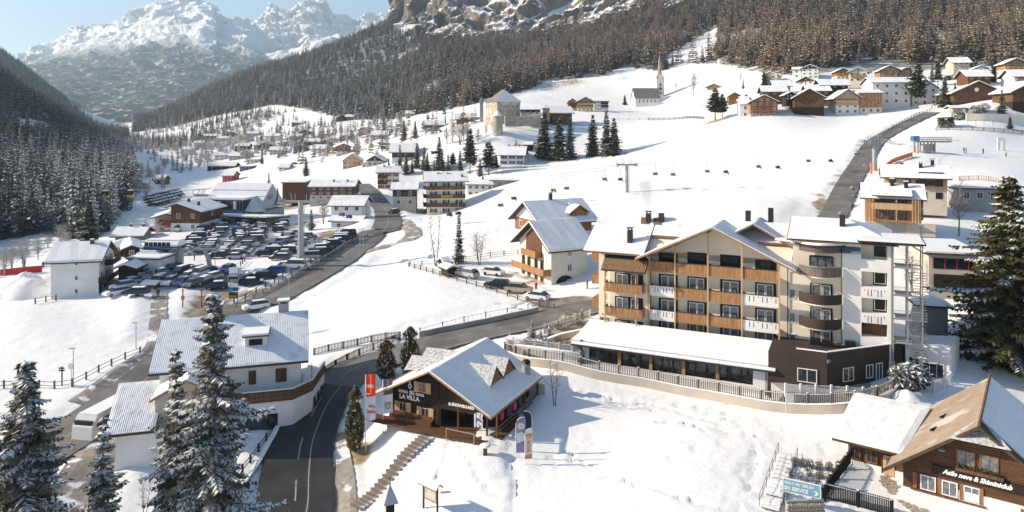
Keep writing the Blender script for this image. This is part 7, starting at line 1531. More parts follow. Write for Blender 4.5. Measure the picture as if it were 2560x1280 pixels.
wall_strip('castle_wall', [W(1262, 312, 322), W(1300, 312, 325), W(1350, 306, 335)], 'shaded outer wall of the castle on its right', 3.6, .8, P_stone, world=True)
hs('low castle annexe with snow roof right of the keep', 1302, 292, 1350, 0, 274, 8, 's', 20, .5, P_stone, W_dark, .6, fl=1, cols=3, scols=0, Y=338)
hs('small pyramid roofed castle tower', 1357, 292, 1374, 0, 270, 5, 'h', 55, .3, P_stone, fl=1, cols=1, scols=0, Y=345)
hs('dark red barn with snow roof between castle and chalet hotel', 1380, 300, 1430, 12, 281, 12, 's', 26, 1.2, W_brown, fl=1, cols=0, scols=0, side='l', Y=352)
# --- chalet hotel on the meadow
hs('yellow front wing of the chalet hotel', 1420, 277, 1442, 0, 254, 10, 'g', 34, .7, P_yell, W_honey, .5, fl=3, cols=2, scols=0, balc=((1, .1, .9), (2, .1, .9)))
hs('big gabled part of the chalet hotel with arched balconies', 1444, 279, 1484, -4, 254, 14, 'g', 28, 1.4, P_cream, W_honey, .35, fl=3, cols=4, scols=0, balc=((1, 0, 1), (2, 0, 1)), bm=W_pale)
hs('white right wing of the chalet hotel with dark roof', 1485, 276, 1521, -4, 252, 12, 's', 18, 1.0, P_white, fl=3, cols=5, scols=1, balc=((1, .5, 1), (2, .5, 1)), bm=W_dark)
# --- church
P0 = W(1588, 263, 478); ch = empty('church', P0, R(4), 'white gothic church with grey nave roof and needle spire on the meadow', 'church'); m_ = 478 / F; Ln = 64 * m_; hn = 19 * m_; rn = 24 * m_
MB().box(0, Ln, 0, 11, -2, hn).prism([(0, hn), (11, hn), (5.5, hn + rn)], 'x', .01, Ln).obj('nave_wall', P_white, ch)
MB().prism([(-.7, hn - .6), (5.5, hn + rn + .25), (11.7, hn - .6), (5.5, hn + rn - .3)], 'x', -.5, Ln + .2).obj('roof', M_shing, ch)
for k in range(5): window(ch, 3 + k * 2.6, hn * .55, .7, 2.4, y=-.03, fm=P_white, mull=0)
MB().box(Ln + .01, Ln + 6, 1.5, 9, -2, hn * .85).prism([(Ln, hn * .85), (Ln + 6.4, hn * .85), (Ln, hn * 1.5)], 'y', 1.3, 9.2).obj('choir', P_white, ch)
tx = 74 * m_; th = 62 * m_; s_ = 5.2; MB().box(tx - s_/2, tx + s_/2, 9, 9 + s_, -2, th).obj('tower_wall', P_white, ch)
for k in (0, 1):
    MB().prism([(tx - s_/2, th), (tx + s_/2, th), (tx, th + 5.0)], 'y', 8.95 + k * (s_ - .3), 9.3 + k * (s_ - .3)).obj('tower_gable', P_white, ch)
    MB().prism([(9, th), (9 + s_, th), (9 + s_/2, th + 5.0)], 'x', tx - s_/2 + k * (s_ - .3), tx - s_/2 + .3 + k * (s_ - .3)).obj('tower_gable', P_white, ch)
MB().lathe([(2.3, th + .5), (1.5, th + 6), (.7, th + 14), (.06, (263 - 128) * m_)], tx, 9 + s_/2, 8).obj('spire', nmat('spire_tiles', (.33, .26, .23), .7), ch); MB().lathe([(.25, (263-128)*m_), (.3, (263-127)*m_), (.05, (263-125)*m_)], tx, 9 + s_/2, 6).obj('finial', M_yellow, ch)
for zz in (.86, .5): window(ch, tx, th * zz, 1.2, 2.2, y=8.97, fm=P_white, mull=0)
MB().lathe([(.95, 0), (.95, .05)], 0, 0, 14).obj('clock_face', M_ldark, ch, loc=(tx, 8.93, th * .70)).rotation_euler = (R(90), 0, 0)
wall_strip('churchyard_wall', [W(1590, 264, 470), W(1660, 262, 470), W(1745, 260, 480)], 'low white churchyard wall in front of the church', 1.6, .5, P_white, world=True)
# --- upper right village
hs('small white house at the top of the meadow by the wood', 1798, 163, 1838, -8, 147, 8, 'g', 18, .4, P_white, fl=2, cols=2, scols=1)
hs('cream house with three storeys of wooden balconies', 1908, 217, 1942, -30, 188, 13, 'g', 24, 1.0, P_cream, fl=3, cols=2, scols=4, balc=((0, 0, .6), (1, 0, .6), (2, 0, .6)), bm=W_honey)
hs('tall white block with brown gable triangle', 2004, 197, 2046, -22, 172, 12, 'g', 24, .8, P_white, W_dark, .97, fl=3, cols=3, scols=2)
hs('white lower wing left of the tall white block', 1981, 196, 2002, -22, 174, 8, 's', 18, .5, P_white, fl=2, cols=1, scols=0)
hs('big brown roofed house below the tall white block', 1994, 212, 2036, -30, 203, 18, 'g', 28, 1.0, P_white, W_brown, .8, fl=1, cols=2, scols=3)
hs('small timber chalet on the left of the upper village', 1768, 230, 1802, -24, 217, 10, 'g', 22, 1.2, P_cream, W_honey, .4, fl=1, cols=2, scols=2)
hs('rounded orange boarded barn between pine and orange house', 1822, 264, 1852, -12, 240, 12, 'g', 30, .6, W_oran, fl=1, cols=0, scols=0)
hs('white house with pointed gable left of the orange house', 1852, 275, 1878, -10, 248, 12, 'g', 42, .5, P_white, fl=2, cols=2, scols=0)
hs('orange boarded farmhouse with carved balconies', 1877, 293, 1944, -12, 254, 13, 'g', 26, 1.0, P_stone, W_oran, .22, fl=3, cols=4, scols=3, balc=((1, .05, .75),), bm=W_oran)
hs('white plaster side part of the orange farmhouse', 1850, 294, 1876, -12, 262, 12, 's', 30, .1, P_white, fl=2, cols=1, scols=0)
hs('old weathered barn with rounded snowy roof', 1986, 286, 2060, -14, 243, 15, 'g', 30, 1.1, W_dark, W_barn, .42, fl=1, cols=0, scols=0)
r_, L_, d_, h_ = house('house', 'new timber and white house with carved balcony', 2090, 286, 2148, -8, 243, 12, 'g', 34, 1.2, P_white, W_pale, .52, fl=3, cols=3, scols=0, balc=((2, 0, .9),), bm=W_pale)
r_, L_, d_, h_ = house('house', 'timber block wrapped in scaffolding right of the new house', 2150, 285, 2204, -8, 232, 11, 's', 14, .8, P_white, W_honey, .3, fl=3, cols=3, scols=2, snow=.15)
sf = MB()
for k in range(8): sf.bar((L_ * k / 7, -1.1, 0.8), (L_ * k / 7, -1.1, h_), .05)
for k in range(7): sf.bar((0, -1.1, 2 + k * 1.0), (L_, -1.1, 2 + k * 1.0), .05)
sf.obj('scaffold', W_honey, r_)
hs('white three row house in tree shadow with snowy roof', 2280, 264, 2344, -8, 219, 13, 'g', 34, .6, P_white, fl=3, cols=3, scols=3, mroof=M_gut)
hs('long white building behind the dark spruce', 2182, 262, 2276, -6, 206, 12, 's', 20, .8, P_white, fl=3, cols=4, scols=0, Y=300)
r_, L_, d_, h_ = house('barn', 'big dark weathered barn with white round emblem near the right edge', 2384, 268, 2504, -10, 231, 16, 'g', 26, 1.4, W_dark, W_barn, .40, fl=1, cols=0, scols=0)
MB().lathe([(.45, 0), (.75, 0), (.75, .06), (.45, .06)], 0, 0, 14).obj('round_emblem', M_lwhite, r_, loc=(L_ * .48, -.1, h_ + 1.0)).rotation_euler = (R(90), 0, 0)
for k in range(4): MB().box(0, L_, -.35, -.2, .4 + k * .55, .55 + k * .55).obj('rail_board', W_grey, r_)
hs('low stable wall with snowy lean-to under the big barn', 2382, 284, 2470, -10, 270, 5, 's', 14, .8, P_stone, fl=1, cols=3, scols=0)
hs('second dark barn cut by the right edge', 2532, 276, 2640, -10, 228, 14, 'g', 28, 1.2, W_dark, W_barn, .45, fl=1, cols=0, scols=0)
for (a, b, c, e, lb, wl, up, rt, yw, Y_) in [(2092,200,2122,178,'orange timber house in the upper row',P_cream,W_oran,'g',-12,330),(2122,206,2168,180,'cream house with carved balcony in the upper row',P_cream,None,'g',-24,325),(2200,192,2250,176,'wide timber chalet in the upper row',W_honey,None,'g',-14,330),
    (2384,172,2424,156,'long snow roofed house high on the right',P_beige,None,'s',-12,330),(2440,186,2466,170,'white gabled house high on the right',P_white,None,'g',-20,300),(2514,186,2566,158,'timber and white house at the upper right corner',P_white,W_honey,'g',-16,290),
    (2420,200,2476,190,'long brown tiled house above the barn',W_brown,None,'s',-10,275),(2536,214,2620,190,'snow roofed house above the right barn',P_white,None,'s',-10,265),(1908,240,1966,228,'snowy roof cluster behind the orange farmhouse',W_brown,None,'s',-10,320),
    (2054,222,2120,212,'flat dark barn roof behind the new timber house',W_dark,None,'s',-6,315),(2020,238,2074,226,'snow roofed shed behind the weathered barn',W_brown,None,'s',-10,312),(1966,250,1990,236,'small dark roof beside the weathered barn',W_dark,None,'g',-10,300),
    (2072,222,2096,204,'pale house corner in the middle of the upper village',P_white,None,'g',-12,330),(2252,196,2280,176,'house half hidden by the tall bare trunk spruce',W_honey,None,'g',-10,330),(1936,222,1976,214,'low snowy roof right of the balcony house',P_beige,None,'s',-10,335)]:
    hs(lb, a, b, c, yw, e, 10, rt, 26, 1.0, wl, up, .45, fl=2 if b - e > 12 else 1, cols=3, scols=2, Y=Y_, balc=((1, .1, .9),) if b - e > 20 else (), bm=W_honey)
# ================= gondola valley station
SB = W(508, 562, 228); SBY = R(-9); gs = empty('gondola_station', SB, SBY, 'big gondola station with steep white metal roof, glass box and pictured gable', 'station'); m_ = 228 / F
SZ = lambda py: (562 - py) * m_
Lr = 160 * m_; M_seam = nmat('white_metal_roof', (.72, .74, .77), .45, c2=(.66, .68, .71), nscale=.6)
ridge_y, zr, zl = 8.0, SZ(461), SZ(524)
MB().prism([(-1.5, zl), (ridge_y, zr), (17.5, zl), (17.5, zl - .4), (ridge_y, zr - .5), (-1.5, zl - .4)], 'x', 0, Lr - 1.0).obj('roof', M_seam, gs)
for t in (.28, .5, .72): MB().box(0.3, Lr - 1.2, -.05, .05, -.06, .06).obj('snow_guard', M_steel, gs, loc=(0, -1.5 + 9.5 * t, zl + (zr - zl) * t + .12))
MB().prism([(-.9, zl + .2), (ridge_y, zr - .2), (16.9, zl + .2)], 'x', Lr - 1.3, Lr - .9).obj('gable', nmat('grey_gable_panel', (.40, .41, .43), .6), gs)
text_obj('lettering', 'EA7', 2.1, M_ldark, gs, (Lr - .86, 4.6, zl + 3.0), rot=(R(90), 0, R(90)), bold=.01)
sk = MB(); sk.prism([(9.5, zl + .8), (10.6, zl + 1.3), (11.6, zl + 3.2), (11.9, zl + 5.2), (11.2, zl + 5.4), (10.8, zl + 3.6), (9.2, zl + 1.4)], 'x', Lr - .89, Lr - .83); sk.prism([(7.5, zl + .9), (12.4, zl + .5), (12.5, zl + .75), (7.6, zl + 1.15)], 'x', Lr - .89, Lr - .83); sk.prism([(10.9, zl + 5.4), (11.6, zl + 5.4), (11.6, zl + 6.1), (10.9, zl + 6.1)], 'x', Lr - .89, Lr - .83); sk.obj('skier_picture', M_ldark, gs)
MB().box(-0.2, Lr * .98, 1.5, 15, -2, SZ(527)).obj('wall', P_grey, gs)
gx0, gx1 = 31 * m_, 122 * m_
MB().box(gx0, gx1, -3.5, 4, SZ(520), SZ(495)).obj('glass_box', M_glass, gs); fr = MB()
for k in range(13): xx = gx0 + (gx1 - gx0) * k / 12; fr.box(xx - .05, xx + .05, -3.58, -3.5, SZ(520), SZ(495))
fr.obj('mullion', M_steel, gs); MB().box(gx0 - .5, gx1 + .9, -4.2, 4.2, SZ(495), SZ(493)).obj('box_roof', M_seam, gs); MB().box(gx0 - .4, gx1 + .8, -4.1, 4.1, SZ(493) + .004, SZ(490)).obj('snow_cover', M_rsnow, gs)
for xx in (gx0 + 3.2, gx0 + 8.4): MB().box(xx, xx + 1.0, -3.68, -3.6, SZ(518), SZ(498)).obj('banner', M_lwhite, gs)
MB().box(gx0, gx1, -3.3, 1.49, -1, SZ(520)).obj('blue_wall', M_blue, gs)
MB().box(gx0 + 1.8, gx1 + 12, -5.2, -3.31, -1, SZ(536)).obj('ground_floor', P_conc, gs); MB().box(gx0 + 3.6, gx0 + 8.5, -5.28, -5.2, .6, SZ(538)).obj('dark_glazing', M_glass, gs); MB().box(gx0 + 10, gx0 + 17, -5.28, -5.2, .4, SZ(538)).obj('dark_glazing', M_glass, gs)
text_obj('lettering', 'Audi', .9, M_lwhite, gs, (gx0 + 17.5, -5.3, 1.2)); cp = MB().prism([(gx0 - 1, -7.0), (gx0 + 22, -8.5), (gx0 + 27, -3.4), (gx0 - 1, -3.4)], 'z', SZ(536) + .02, SZ(532)).obj('canopy', M_gut, gs); MB().prism([(gx0 - .8, -6.9), (gx0 + 21.8, -8.3), (gx0 + 26.5, -3.5), (gx0 - .8, -3.5)], 'z', SZ(532) + .004, SZ(529)).obj('snow_cover', M_rsnow, gs)
MB().box(gx0 + 4.2, gx0 + 9.5, -7.75, -7.65, SZ(537), SZ(530)).obj('sign', M_steel, gs)
wd = MB().prism([(gx1 + .5, SZ(523)), (gx1 + 6.5, SZ(523)), (gx1 + 3.2, SZ(488))], 'y', -3.3, -1.0).obj('side_wedge', nmat('blue_grey_metal', (.36, .42, .48), .5), gs)
ls = MB(); ls.tube([(-1.6, -2, SZ(500)), (4.4, -3, SZ(556))], [.55, .9], 8); ls.obj('slanted_pylon', P_conc, gs)
tr = MB()
for a, b in (((-5.5, 3, SZ(478)), (0, 3, SZ(474))), ((-5.5, 3, SZ(490)), (0, 3, SZ(490))), ((-5.5, 3, SZ(490)), (-5.5, 3, SZ(478))), ((-4, 3, SZ(490)), (-3, 3, SZ(476))), ((-2, 3, SZ(490)), (-1, 3, SZ(474))), ((-5.5, 5, SZ(478)), (0, 5, SZ(474))), ((-5.5, 5, SZ(490)), (0, 5, SZ(490))), ((-5.5, 3, SZ(490)), (-5.5, 5, SZ(490))), ((-4, 5, SZ(490)), (-3, 5, SZ(476)))): tr.bar(a, b, .12)
for k in range(8): tr.box(-5 + k * .6, -4.6 + k * .6, 2.6, 3.4, SZ(494), SZ(490))
tr.obj('cable_truss', M_steel, gs)
# ================= chairlift base station (blue and white cover on a concrete pier)
bs = empty('chairlift_station', W(436, 664, 152), R(-3), 'blue and white chairlift drive station standing on a concrete pier', 'station'); m_ = 152 / F; S2z = lambda py: (664 - py) * m_
def rb(mb, x0, x1, y0, y1, z0, z1, r=.5, mi=0): mb.prism([(y0, z0), (y1, z0), (y1, z1 - r), (y1 - r, z1), (y0 + r, z1), (y0, z1 - r)], 'x', x0, x1, mi)
mb = MB(); rb(mb, -66 * m_, 19 * m_, -1.8, 1.8, S2z(613), S2z(600), .7); mb.obj('cover', M_lwhite, bs)
MB().box(-68 * m_, 20 * m_, -1.9, 1.9, S2z(621), S2z(613.2)).obj('blue_band', M_blued, bs)
gw = MB(); 
for k in range(6): gw.box((-64 + k * 11) * m_, (-54.5 + k * 11) * m_, -1.86, -1.78, S2z(612.5), S2z(602.5))
gw.obj('window_band', M_glass, bs); mb = MB(); mb.box(-66 * m_, 19 * m_, -1.1, 1.1, S2z(599.8), S2z(597.5)); mb.obj('snow_cover', M_rsnow, bs)
text_obj('lettering', 'LEITNER', .42, M_lwhite, bs, (6 * m_, -1.95, S2z(619.5)), sx=.8)
MB().add([(-18*m_, -1, -.8), (12*m_, -1, -.8), (12*m_, 1, -.8), (-18*m_, 1, -.8), (-8*m_, -1, S2z(622)), (20*m_, -1, S2z(622)), (20*m_, 1, S2z(622)), (-8*m_, 1, S2z(622))], [(0,3,2,1),(4,5,6,7),(0,1,5,4),(1,2,6,5),(2,3,7,6),(3,0,4,7)]).obj('pier', P_conc, bs)
mb = MB().prism([(-84*m_, S2z(634)), (-20*m_, S2z(634)), (-20*m_, S2z(629)), (-32*m_, S2z(622)), (-68*m_, S2z(622)), (-80*m_, S2z(628))], 'y', -2.6, 2).obj('snow_hood', M_rsnow, bs)
for x in (-78, -40, -20): MB().box(x*m_ - .1, x*m_ + .1, -.1, .1, -.5, S2z(634)).obj('post', M_steel, bs)
ar = MB()
for y in (-1.3, 1.3):
    ar.bar((19*m_, y, S2z(616)), (60*m_, y, S2z(628)), .16)
    for k in range(9): ar.lathe([(.28, -.06), (.28, .06)], (22 + k * 4) * m_, y, 8)
ar.obj('sheave_train', M_metal, bs)
# ================= lift masts
def mast(name, px, py, Y, topy, label, r=.5, arm=3.4, lean=0, yaw=0, guard=True):
    p = W(px, py, Y); root = empty(name, p, R(yaw), label, 'mast'); h = (py - topy) * Y / F
    MB().tube([(0, 0, -2), (lean * .5, 0, h * .5), (lean, 0, h)], [r, r * .85, r * .75], 12).obj('pole', M_metal, root); mb = MB(); mb.box(lean - arm, lean + arm, -.25, .25, h - .3, h + .15)
    for s in (-1, 1):
        mb.bar((lean + s * arm * .45, 0, h), (lean + s * arm * .55, 0, h + 1.6), .07); mb.bar((lean + s * arm * .3, 0, h), (lean + s * arm * .3, 0, h + 1.5), .07)
    mb.obj('crossarm', M_metal, root); sv = MB()
    for s in (-1, 1):
        for k in range(6): sv.v and None; sv.box(lean + s * arm - .12 + (k - 2.5) * .0, lean + s * arm + .12, (k - 2.5) * .5 - .2, (k - 2.5) * .5 + .2, h - .1, h + .3)
        sv.box(lean + s * arm - .5, lean + s * arm + .5, -1.6, 1.6, h - .45, h - .38)
    sv.obj('sheave_train', M_steel, root)
    lb = MB(); lb.box(r + .1, r + .14, -.2, -.16, 0, h); lb.box(r + .1, r + .14, .16, .2, 0, h); [lb.box(r + .1, r + .14, -.2, .2, k * .5, k * .5 + .04) for k in range(int(h * 2))]; lb.obj('ladder', M_metal, root)
    return p + Vector((lean, 0, h))
mA = mast('lift_mast', 1567, 500, 196, 411, 'steel lift mast rising behind the big hotel roof', .55, 2.6)
mB = mast('lift_mast', 752, 668, 150, 503, 'tall grey lift mast standing in the car park', .7, 4.2, yaw=-10)
mC = mast('lift_mast', 2186, 436, 178, 352, 'lift mast beside the uphill road with dark machinery arms', .6, 3.2)
mD = mast('lift_mast', 530, 668, 150, 622, 'short leaning lift mast between the two car parks', .55, 2.6, lean=-1.6)
MB().box(-1.2, 1.2, -.6, .6, 0, 1.4).obj('work_platform', M_steel, None, loc=mC + Vector((0, 0, -1.2))); tag(bpy.data.objects['work_platform'], 'dark service platform at the head of the uphill road mast', 'platform')
MB().tube([(0, 0, 0), (0, 0, 2.6)], [.25, .25], 8).obj('safety_pad', M_orangenet, None, loc=G(2178, 434)); tag(bpy.data.objects['safety_pad'], 'orange safety pad at the foot of the uphill lift mast', 'pad')
# ================= upper chairlift terminal on the right
us = empty('chairlift_terminal', G(2320, 382), R(-6), 'open steel chairlift terminal with blue box on the right snowfield', 'station'); m_ = us.location.y / F; u_ = lambda px, py: ((px - 2320) * m_, (382 - py) * m_)
mb = MB()
for x in (-28, -14, 4, 12): mb.box(x*m_ - .15, x*m_ + .15, -1.2, -.9, -1, 26*m_); mb.box(x*m_ - .15, x*m_ + .15, .9, 1.2, -1, 26*m_)
for z in (26, 33, 37): mb.box(-34*m_, 52*m_, -1.3, -1.1, z*m_, z*m_ + .2); mb.box(-34*m_, 52*m_, 1.1, 1.3, z*m_, z*m_ + .2)
for k in range(18): x = (-32 + k * 4.7) * m_; mb.bar((x, -1.2, 26*m_), (x + 3*m_, -1.2, 33*m_), .06); mb.lathe([(.3, 28*m_), (.3, 30*m_)], x, -.8, 8)
mb.obj('steel_frame', M_metal, us); MB().box(-38*m_, -24*m_, -1, 1, 30*m_, 42*m_).obj('blue_box', M_blue, us); MB().box(46*m_, 78*m_, -.1, .1, 31*m_, 32*m_).obj('yellow_beam', M_yellow, us)
MB().box(-14*m_, 12*m_, -.8, .8, 3*m_, 22*m_).obj('machine_cabin', P_grey, us); MB().box(-34*m_, -30*m_, -.2, .2, 0, 14*m_).obj('orange_marker', M_orangenet, us)
for (x, y, w2, lb) in ((2503, 376, 8, 'pale standing frame at the right of the snowfield'),): p = G(x, y); f = empty('signal_frame', p, 0, lb, 'frame'); q = MB(); q.box(-1.1, -.4, -.1, .1, 0, 3.6); q.box(.4, 1.1, -.1, .1, 0, 3.6); q.box(-.4, .4, -.1, .1, 2.8, 3.6); q.obj('panel', M_lwhite, f)
pg = empty('playground_swing', G(2450, 320), 0, 'metal swing frame on the snowy playground', 'swing'); q = MB()
for x in (-4, -1.3, 1.3, 4): q.bar((x, 0, 0), (x, 0, 2.4), .06)
q.bar((-4, 0, 2.4), (4, 0, 2.4), .06); q.obj('frame', M_steel, pg)
# ================= cables and chairs
def cable(pts, label, r=.03, name='lift_cable'):
    mb = MB(); P = [Vector(p) for p in pts]; o = P[0].copy(); C = []
    for a, b in zip(P[:-1], P[1:]):
        for k in range(13): t = k / 12; q = a.lerp(b, t); q.z -= (b - a).length * .028 * 4 * t * (1 - t) * .5; C.append(q - o)
    mb.tube(C, r, 4); x = mb.obj(name, M_steel, None, loc=o); tag(x, label, 'cable'); return [c + o for c in C]
off = Vector((0, 1.0, 0))
TL = W(2300, 350, us.location.y)
c1 = cable([mD + Vector((-12, -2, 1)), mD + Vector((0, -2, 0)), mB + Vector((-3.8, -1, 0)), mA + Vector((-2.4, -.5, 0)), mC + Vector((-3, 0, 0)), TL], 'nearer haul cable of the chairlift crossing the slope')
c2 = cable([mD + Vector((-12, 2, 1)), mD + Vector((0, 2, 0)), mB + Vector((3.8, 1, 0)), mA + Vector((2.4, .5, 0)), mC + Vector((3, 1, 0)), TL + Vector((2, 2, 0))], 'farther haul cable of the chairlift crossing the slope')
g0 = W(262, 473, 250); cable([W(-60, 440, 215), W(262, 471, 250), W(328, 472, 262), gs.location + Vector((-4, 3, 11))], 'gondola cable running over the frosted trees', .05)
# people
def skin_mesh(name, pose, m_top, m_leg, m_head, sc=1.0):
    J, E, RR = {'stand': ([(0,0,.95),(0,0,1.2),(0,0,1.42),(0,0,1.52),(0,.01,1.66),(.11,0,.88),(.13,.02,.48),(.14,0,.06),(.15,-.12,.03),(-.11,0,.88),(-.13,-.02,.48),(-.14,.05,.06),(-.15,-.08,.03),(.21,0,1.38),(.30,.02,1.1),(.28,-.12,.88),(-.21,0,1.38),(-.30,.02,1.1),(-.28,-.12,.88)],
                             [(0,1),(1,2),(2,3),(3,4),(0,5),(5,6),(6,7),(7,8),(0,9),(9,10),(10,11),(11,12),(2,13),(13,14),(14,15),(2,16),(16,17),(17,18)], [.15,.15,.17,.06,.12,.11,.08,.06,.05,.11,.08,.06,.05,.08,.06,.045,.08,.06,.045]),
                   'sit': ([(0,0,.0),(0,.02,.28),(0,.03,.5),(0,.02,.6),(0,0,.74),(.11,-.1,.0),(.13,-.48,.02),(.14,-.55,-.42),(.14,-.7,-.46),(-.11,-.1,.0),(-.13,-.48,.02),(-.14,-.55,-.42),(-.14,-.7,-.46),(.21,.02,.46),(.28,-.12,.25),(.2,-.35,.2),(-.21,.02,.46),(-.28,-.12,.25),(-.2,-.35,.2)],
                           [(0,1),(1,2),(2,3),(3,4),(0,5),(5,6),(6,7),(7,8),(0,9),(9,10),(10,11),(11,12),(2,13),(13,14),(14,15),(2,16),(16,17),(17,18)], [.15,.15,.17,.06,.12,.11,.08,.06,.05,.11,.08,.06,.05,.08,.06,.045,.08,.06,.045])}[pose]
    me = bpy.data.meshes.new(name); me.from_pydata(J, E, []); o = bpy.data.objects.new('tmp', me); COL.objects.link(o); sk_ = o.modifiers.new('s', 'SKIN'); me.skin_vertices[0].data[0].use_root = True
    for i, v in enumerate(me.skin_vertices[0].data): v.radius = (RR[i], RR[i])
    sb = o.modifiers.new('b', 'SUBSURF'); sb.levels = 1; bpy.context.view_layer.update()
    r_ = bpy.data.meshes.new_from_object(o.evaluated_get(bpy.context.evaluated_depsgraph_get())); bpy.data.objects.remove(o); r_.name = name; r_.materials.clear()
    for m in (m_top, m_leg, m_head): r_.materials.append(m)
    zc = .92 if pose == 'stand' else .02; zh = 1.53 if pose == 'stand' else .62
    for p in r_.polygons:
        z = p.center.z; p.material_index = 2 if z > zh else (0 if z > zc or (pose == 'stand' and abs(p.center.x) > .2) or (pose == 'sit' and z > .1) else 1); p.use_smooth = True
    return r_
CL = {k: nmat(k + '_clothing', c, .8) for k, c in {'black': (.02,.02,.025), 'red': (.50,.03,.03), 'yellow': (.60,.42,.03), 'blue': (.03,.12,.38), 'orange': (.62,.20,.03), 'grey': (.18,.18,.19), 'green': (.25,.38,.05), 'white': (.7,.7,.7)}.items()}
M_head = nmat('helmet_and_face', (.30, .22, .18), .7)
PM = {}
def person(loc, top, leg, label, pose='stand', rz=0, group=None):
    k = (pose, top, leg)
    if k not in PM: PM[k] = skin_mesh('person', pose, CL[top], CL[leg], M_head)
    o = mobj('person', PM[k], None, loc, rz); tag(o, label, 'person', group); return o
fm_ = MB(); fm_.tube([(0, 0, 0), (0, 0, -1.6), (0, .1, -2.0)], .045, 6); fm_.tube([(0,.1,-2.0)] + [(.75*math.cos(a), .1, -2.6 + .62*math.sin(a)) for a in (1.2, .6, 0, -.6, -1.0)], .035, 5); fm_.tube([(0,.1,-2.0)] + [(-.75*math.cos(a), .1, -2.6 + .62*math.sin(a)) for a in (1.2, .6, 0, -.6, -1.0)], .035, 5)
fme = fm_.mesh('hanger', M_metal); sme = MB().box(-.75, .75, -.5, .1, -3.3, -3.2).box(-.75, .75, .1, .18, -3.2, -2.6).mesh('seat', M_steel)
rid = [None, ('black','black'), ('yellow','black'), None, ('orange','black'), ('black','grey'), None, None, None, ('black','black'), ('red','red'), ('black','grey'), None, ('black','black'), None]
words = ['lowest', 'second lowest', 'third', 'fourth', 'fifth', 'sixth just left of the hotel mast', 'seventh', 'eighth', 'ninth', 'tenth', 'eleventh', 'twelfth', 'thirteenth', 'fourteenth', 'last']
for i, (cx, ty) in enumerate([(1252,482),(1285,466),(1384,446),(1417,442),(1512,420),(1551,421),(1639,407),(1683,408),(1769,400),(1815,401),(1897,388),(1945,389),(2022,373),(2077,372),(2142,356)]):
    Cb = c1 if i % 2 else c2; q = min(Cb, key=lambda v: abs(PX(v)[0] - cx)); Yc = q.y; p = W(cx, ty, Yc); r_ = empty('lift_chair', p, R(25), 'chair number %s counted uphill, %s' % (words[i], 'empty' if rid[i] is None else 'carrying a skier in %s' % rid[i][0]), 'lift chair', 'chairs of the chairlift above the slope')
    mobj('hanger', fme, r_); mobj('seat', sme, r_)
    if rid[i]: person(p + Vector((.1, -.1, -3.12)), rid[i][0], rid[i][1], 'skier in %s riding the %s chair' % (rid[i][0], words[i]), 'sit', R(50))
for (cx, ty, tp, lb) in ((855,505,'grey','left chair over the white flats'),(873,510,'blue','right chair over the white flats'),(1124,505,'black','left chair in front of the four storey hotel'),(1146,502,'black','right chair in front of the four storey hotel')):
    p = W(cx, ty, 172); r_ = empty('lift_chair', p, R(20), lb + ' with its skier', 'lift chair', 'chairs of the chairlift above the slope'); mobj('hanger', fme, r_); mobj('seat', sme, r_); person(p + Vector((.1, -.1, -3.12)), tp, 'black', 'skier in %s on the %s' % (tp, lb), 'sit', R(40))
# gondola cabins
gl = MB(); gl.prism([(-.9, .5), (.9, .5), (1.05, 1.3), (.75, 2.0), (-.75, 2.0), (-1.05, 1.3)], 'y', -.9, .9); glm = gl.mesh('glazing', M_glass); gyb = MB(); gyb.prism([(-.7, 0), (.7, 0), (.92, .5), (-.92, .5)], 'y', -.95, .95).prism([(-.98, .75), (-.9, .5), (.9, .5), (.98, .75)], 'y', -.93, .93); gym = gyb.mesh('body', M_yellow); gr = MB().box(-.7, .7, -.8, .8, 2.01, 2.15).mesh('roof', M_rsnow); ga = MB().bar((0, 0, 2.1), (0, 0, 3.7), .06).mesh('hanger', M_steel)
for (cx, cy, lb) in ((264,494,'left yellow gondola cabin against the frosted trees'),(326,493,'right yellow gondola cabin against the frosted trees'),(413,636,'yellow gondola cabin hanging under the chairlift station')):
    p = W(cx, cy, 250 if cx < 400 else 153); r_ = empty('gondola_cabin', p, R(15), lb, 'gondola'); r_.scale = (1.15,) * 3 if cx < 400 else (.8,) * 3; [mobj(n, m, r_) for n, m in (('glazing', glm), ('body', gym), ('roof', gr), ('hanger', ga))]
# people on foot
for (x, y, t, l, lb) in [(2410,383,'black','black','pair member in black by the chairlift terminal'),(2415,384,'grey','black','person in grey beside the one in black at the terminal'),(2458,386,'black','black','lone person in black right of the chairlift terminal'),(2515,392,'green','black','skier in green standing at the right of the snowfield'),(2134,486,'black','grey','walker in black on the uphill road'),
        (571,572,'black','black','person in black walking from the gondola station'),(671,570,'grey','black','person in grey beside the middle car row'),(676,578,'black','black','person in black at the middle car row'),(690,577,'red','black','person in red jacket among the cars'),(686,577,'orange','red','person in orange jacket beside the red one'),(395,744,'black','black','person in black by the ticket kiosk'),(486,652,'red','black','person in red at the leaning lift mast'),
        (108,672,'blue','black','skier in blue left of the white house'),(58,668,'black','black','person in black by the red banners'),(345,741,'black','black','person by the shed left of the kiosk'),(1340,728,'red','black','person sitting outside the white lodge'),(1468,722,'grey','black','person at the gap between lodge and hotel')]:
    p = G(x, y) if x > 60 or y < 900 else G(x, y); person(p, t, l, lb, 'stand', rng.random() * 6)
tops = list(CL)
for i in range(16): p = G(318 + (i * 37) % 46, 634 + (i * 7) % 9); person(p, tops[(i * 3) % 8], 'black', 'guest standing on the crowded bar terrace', 'stand', rng.random() * 6, 'guests on the bar terrace')
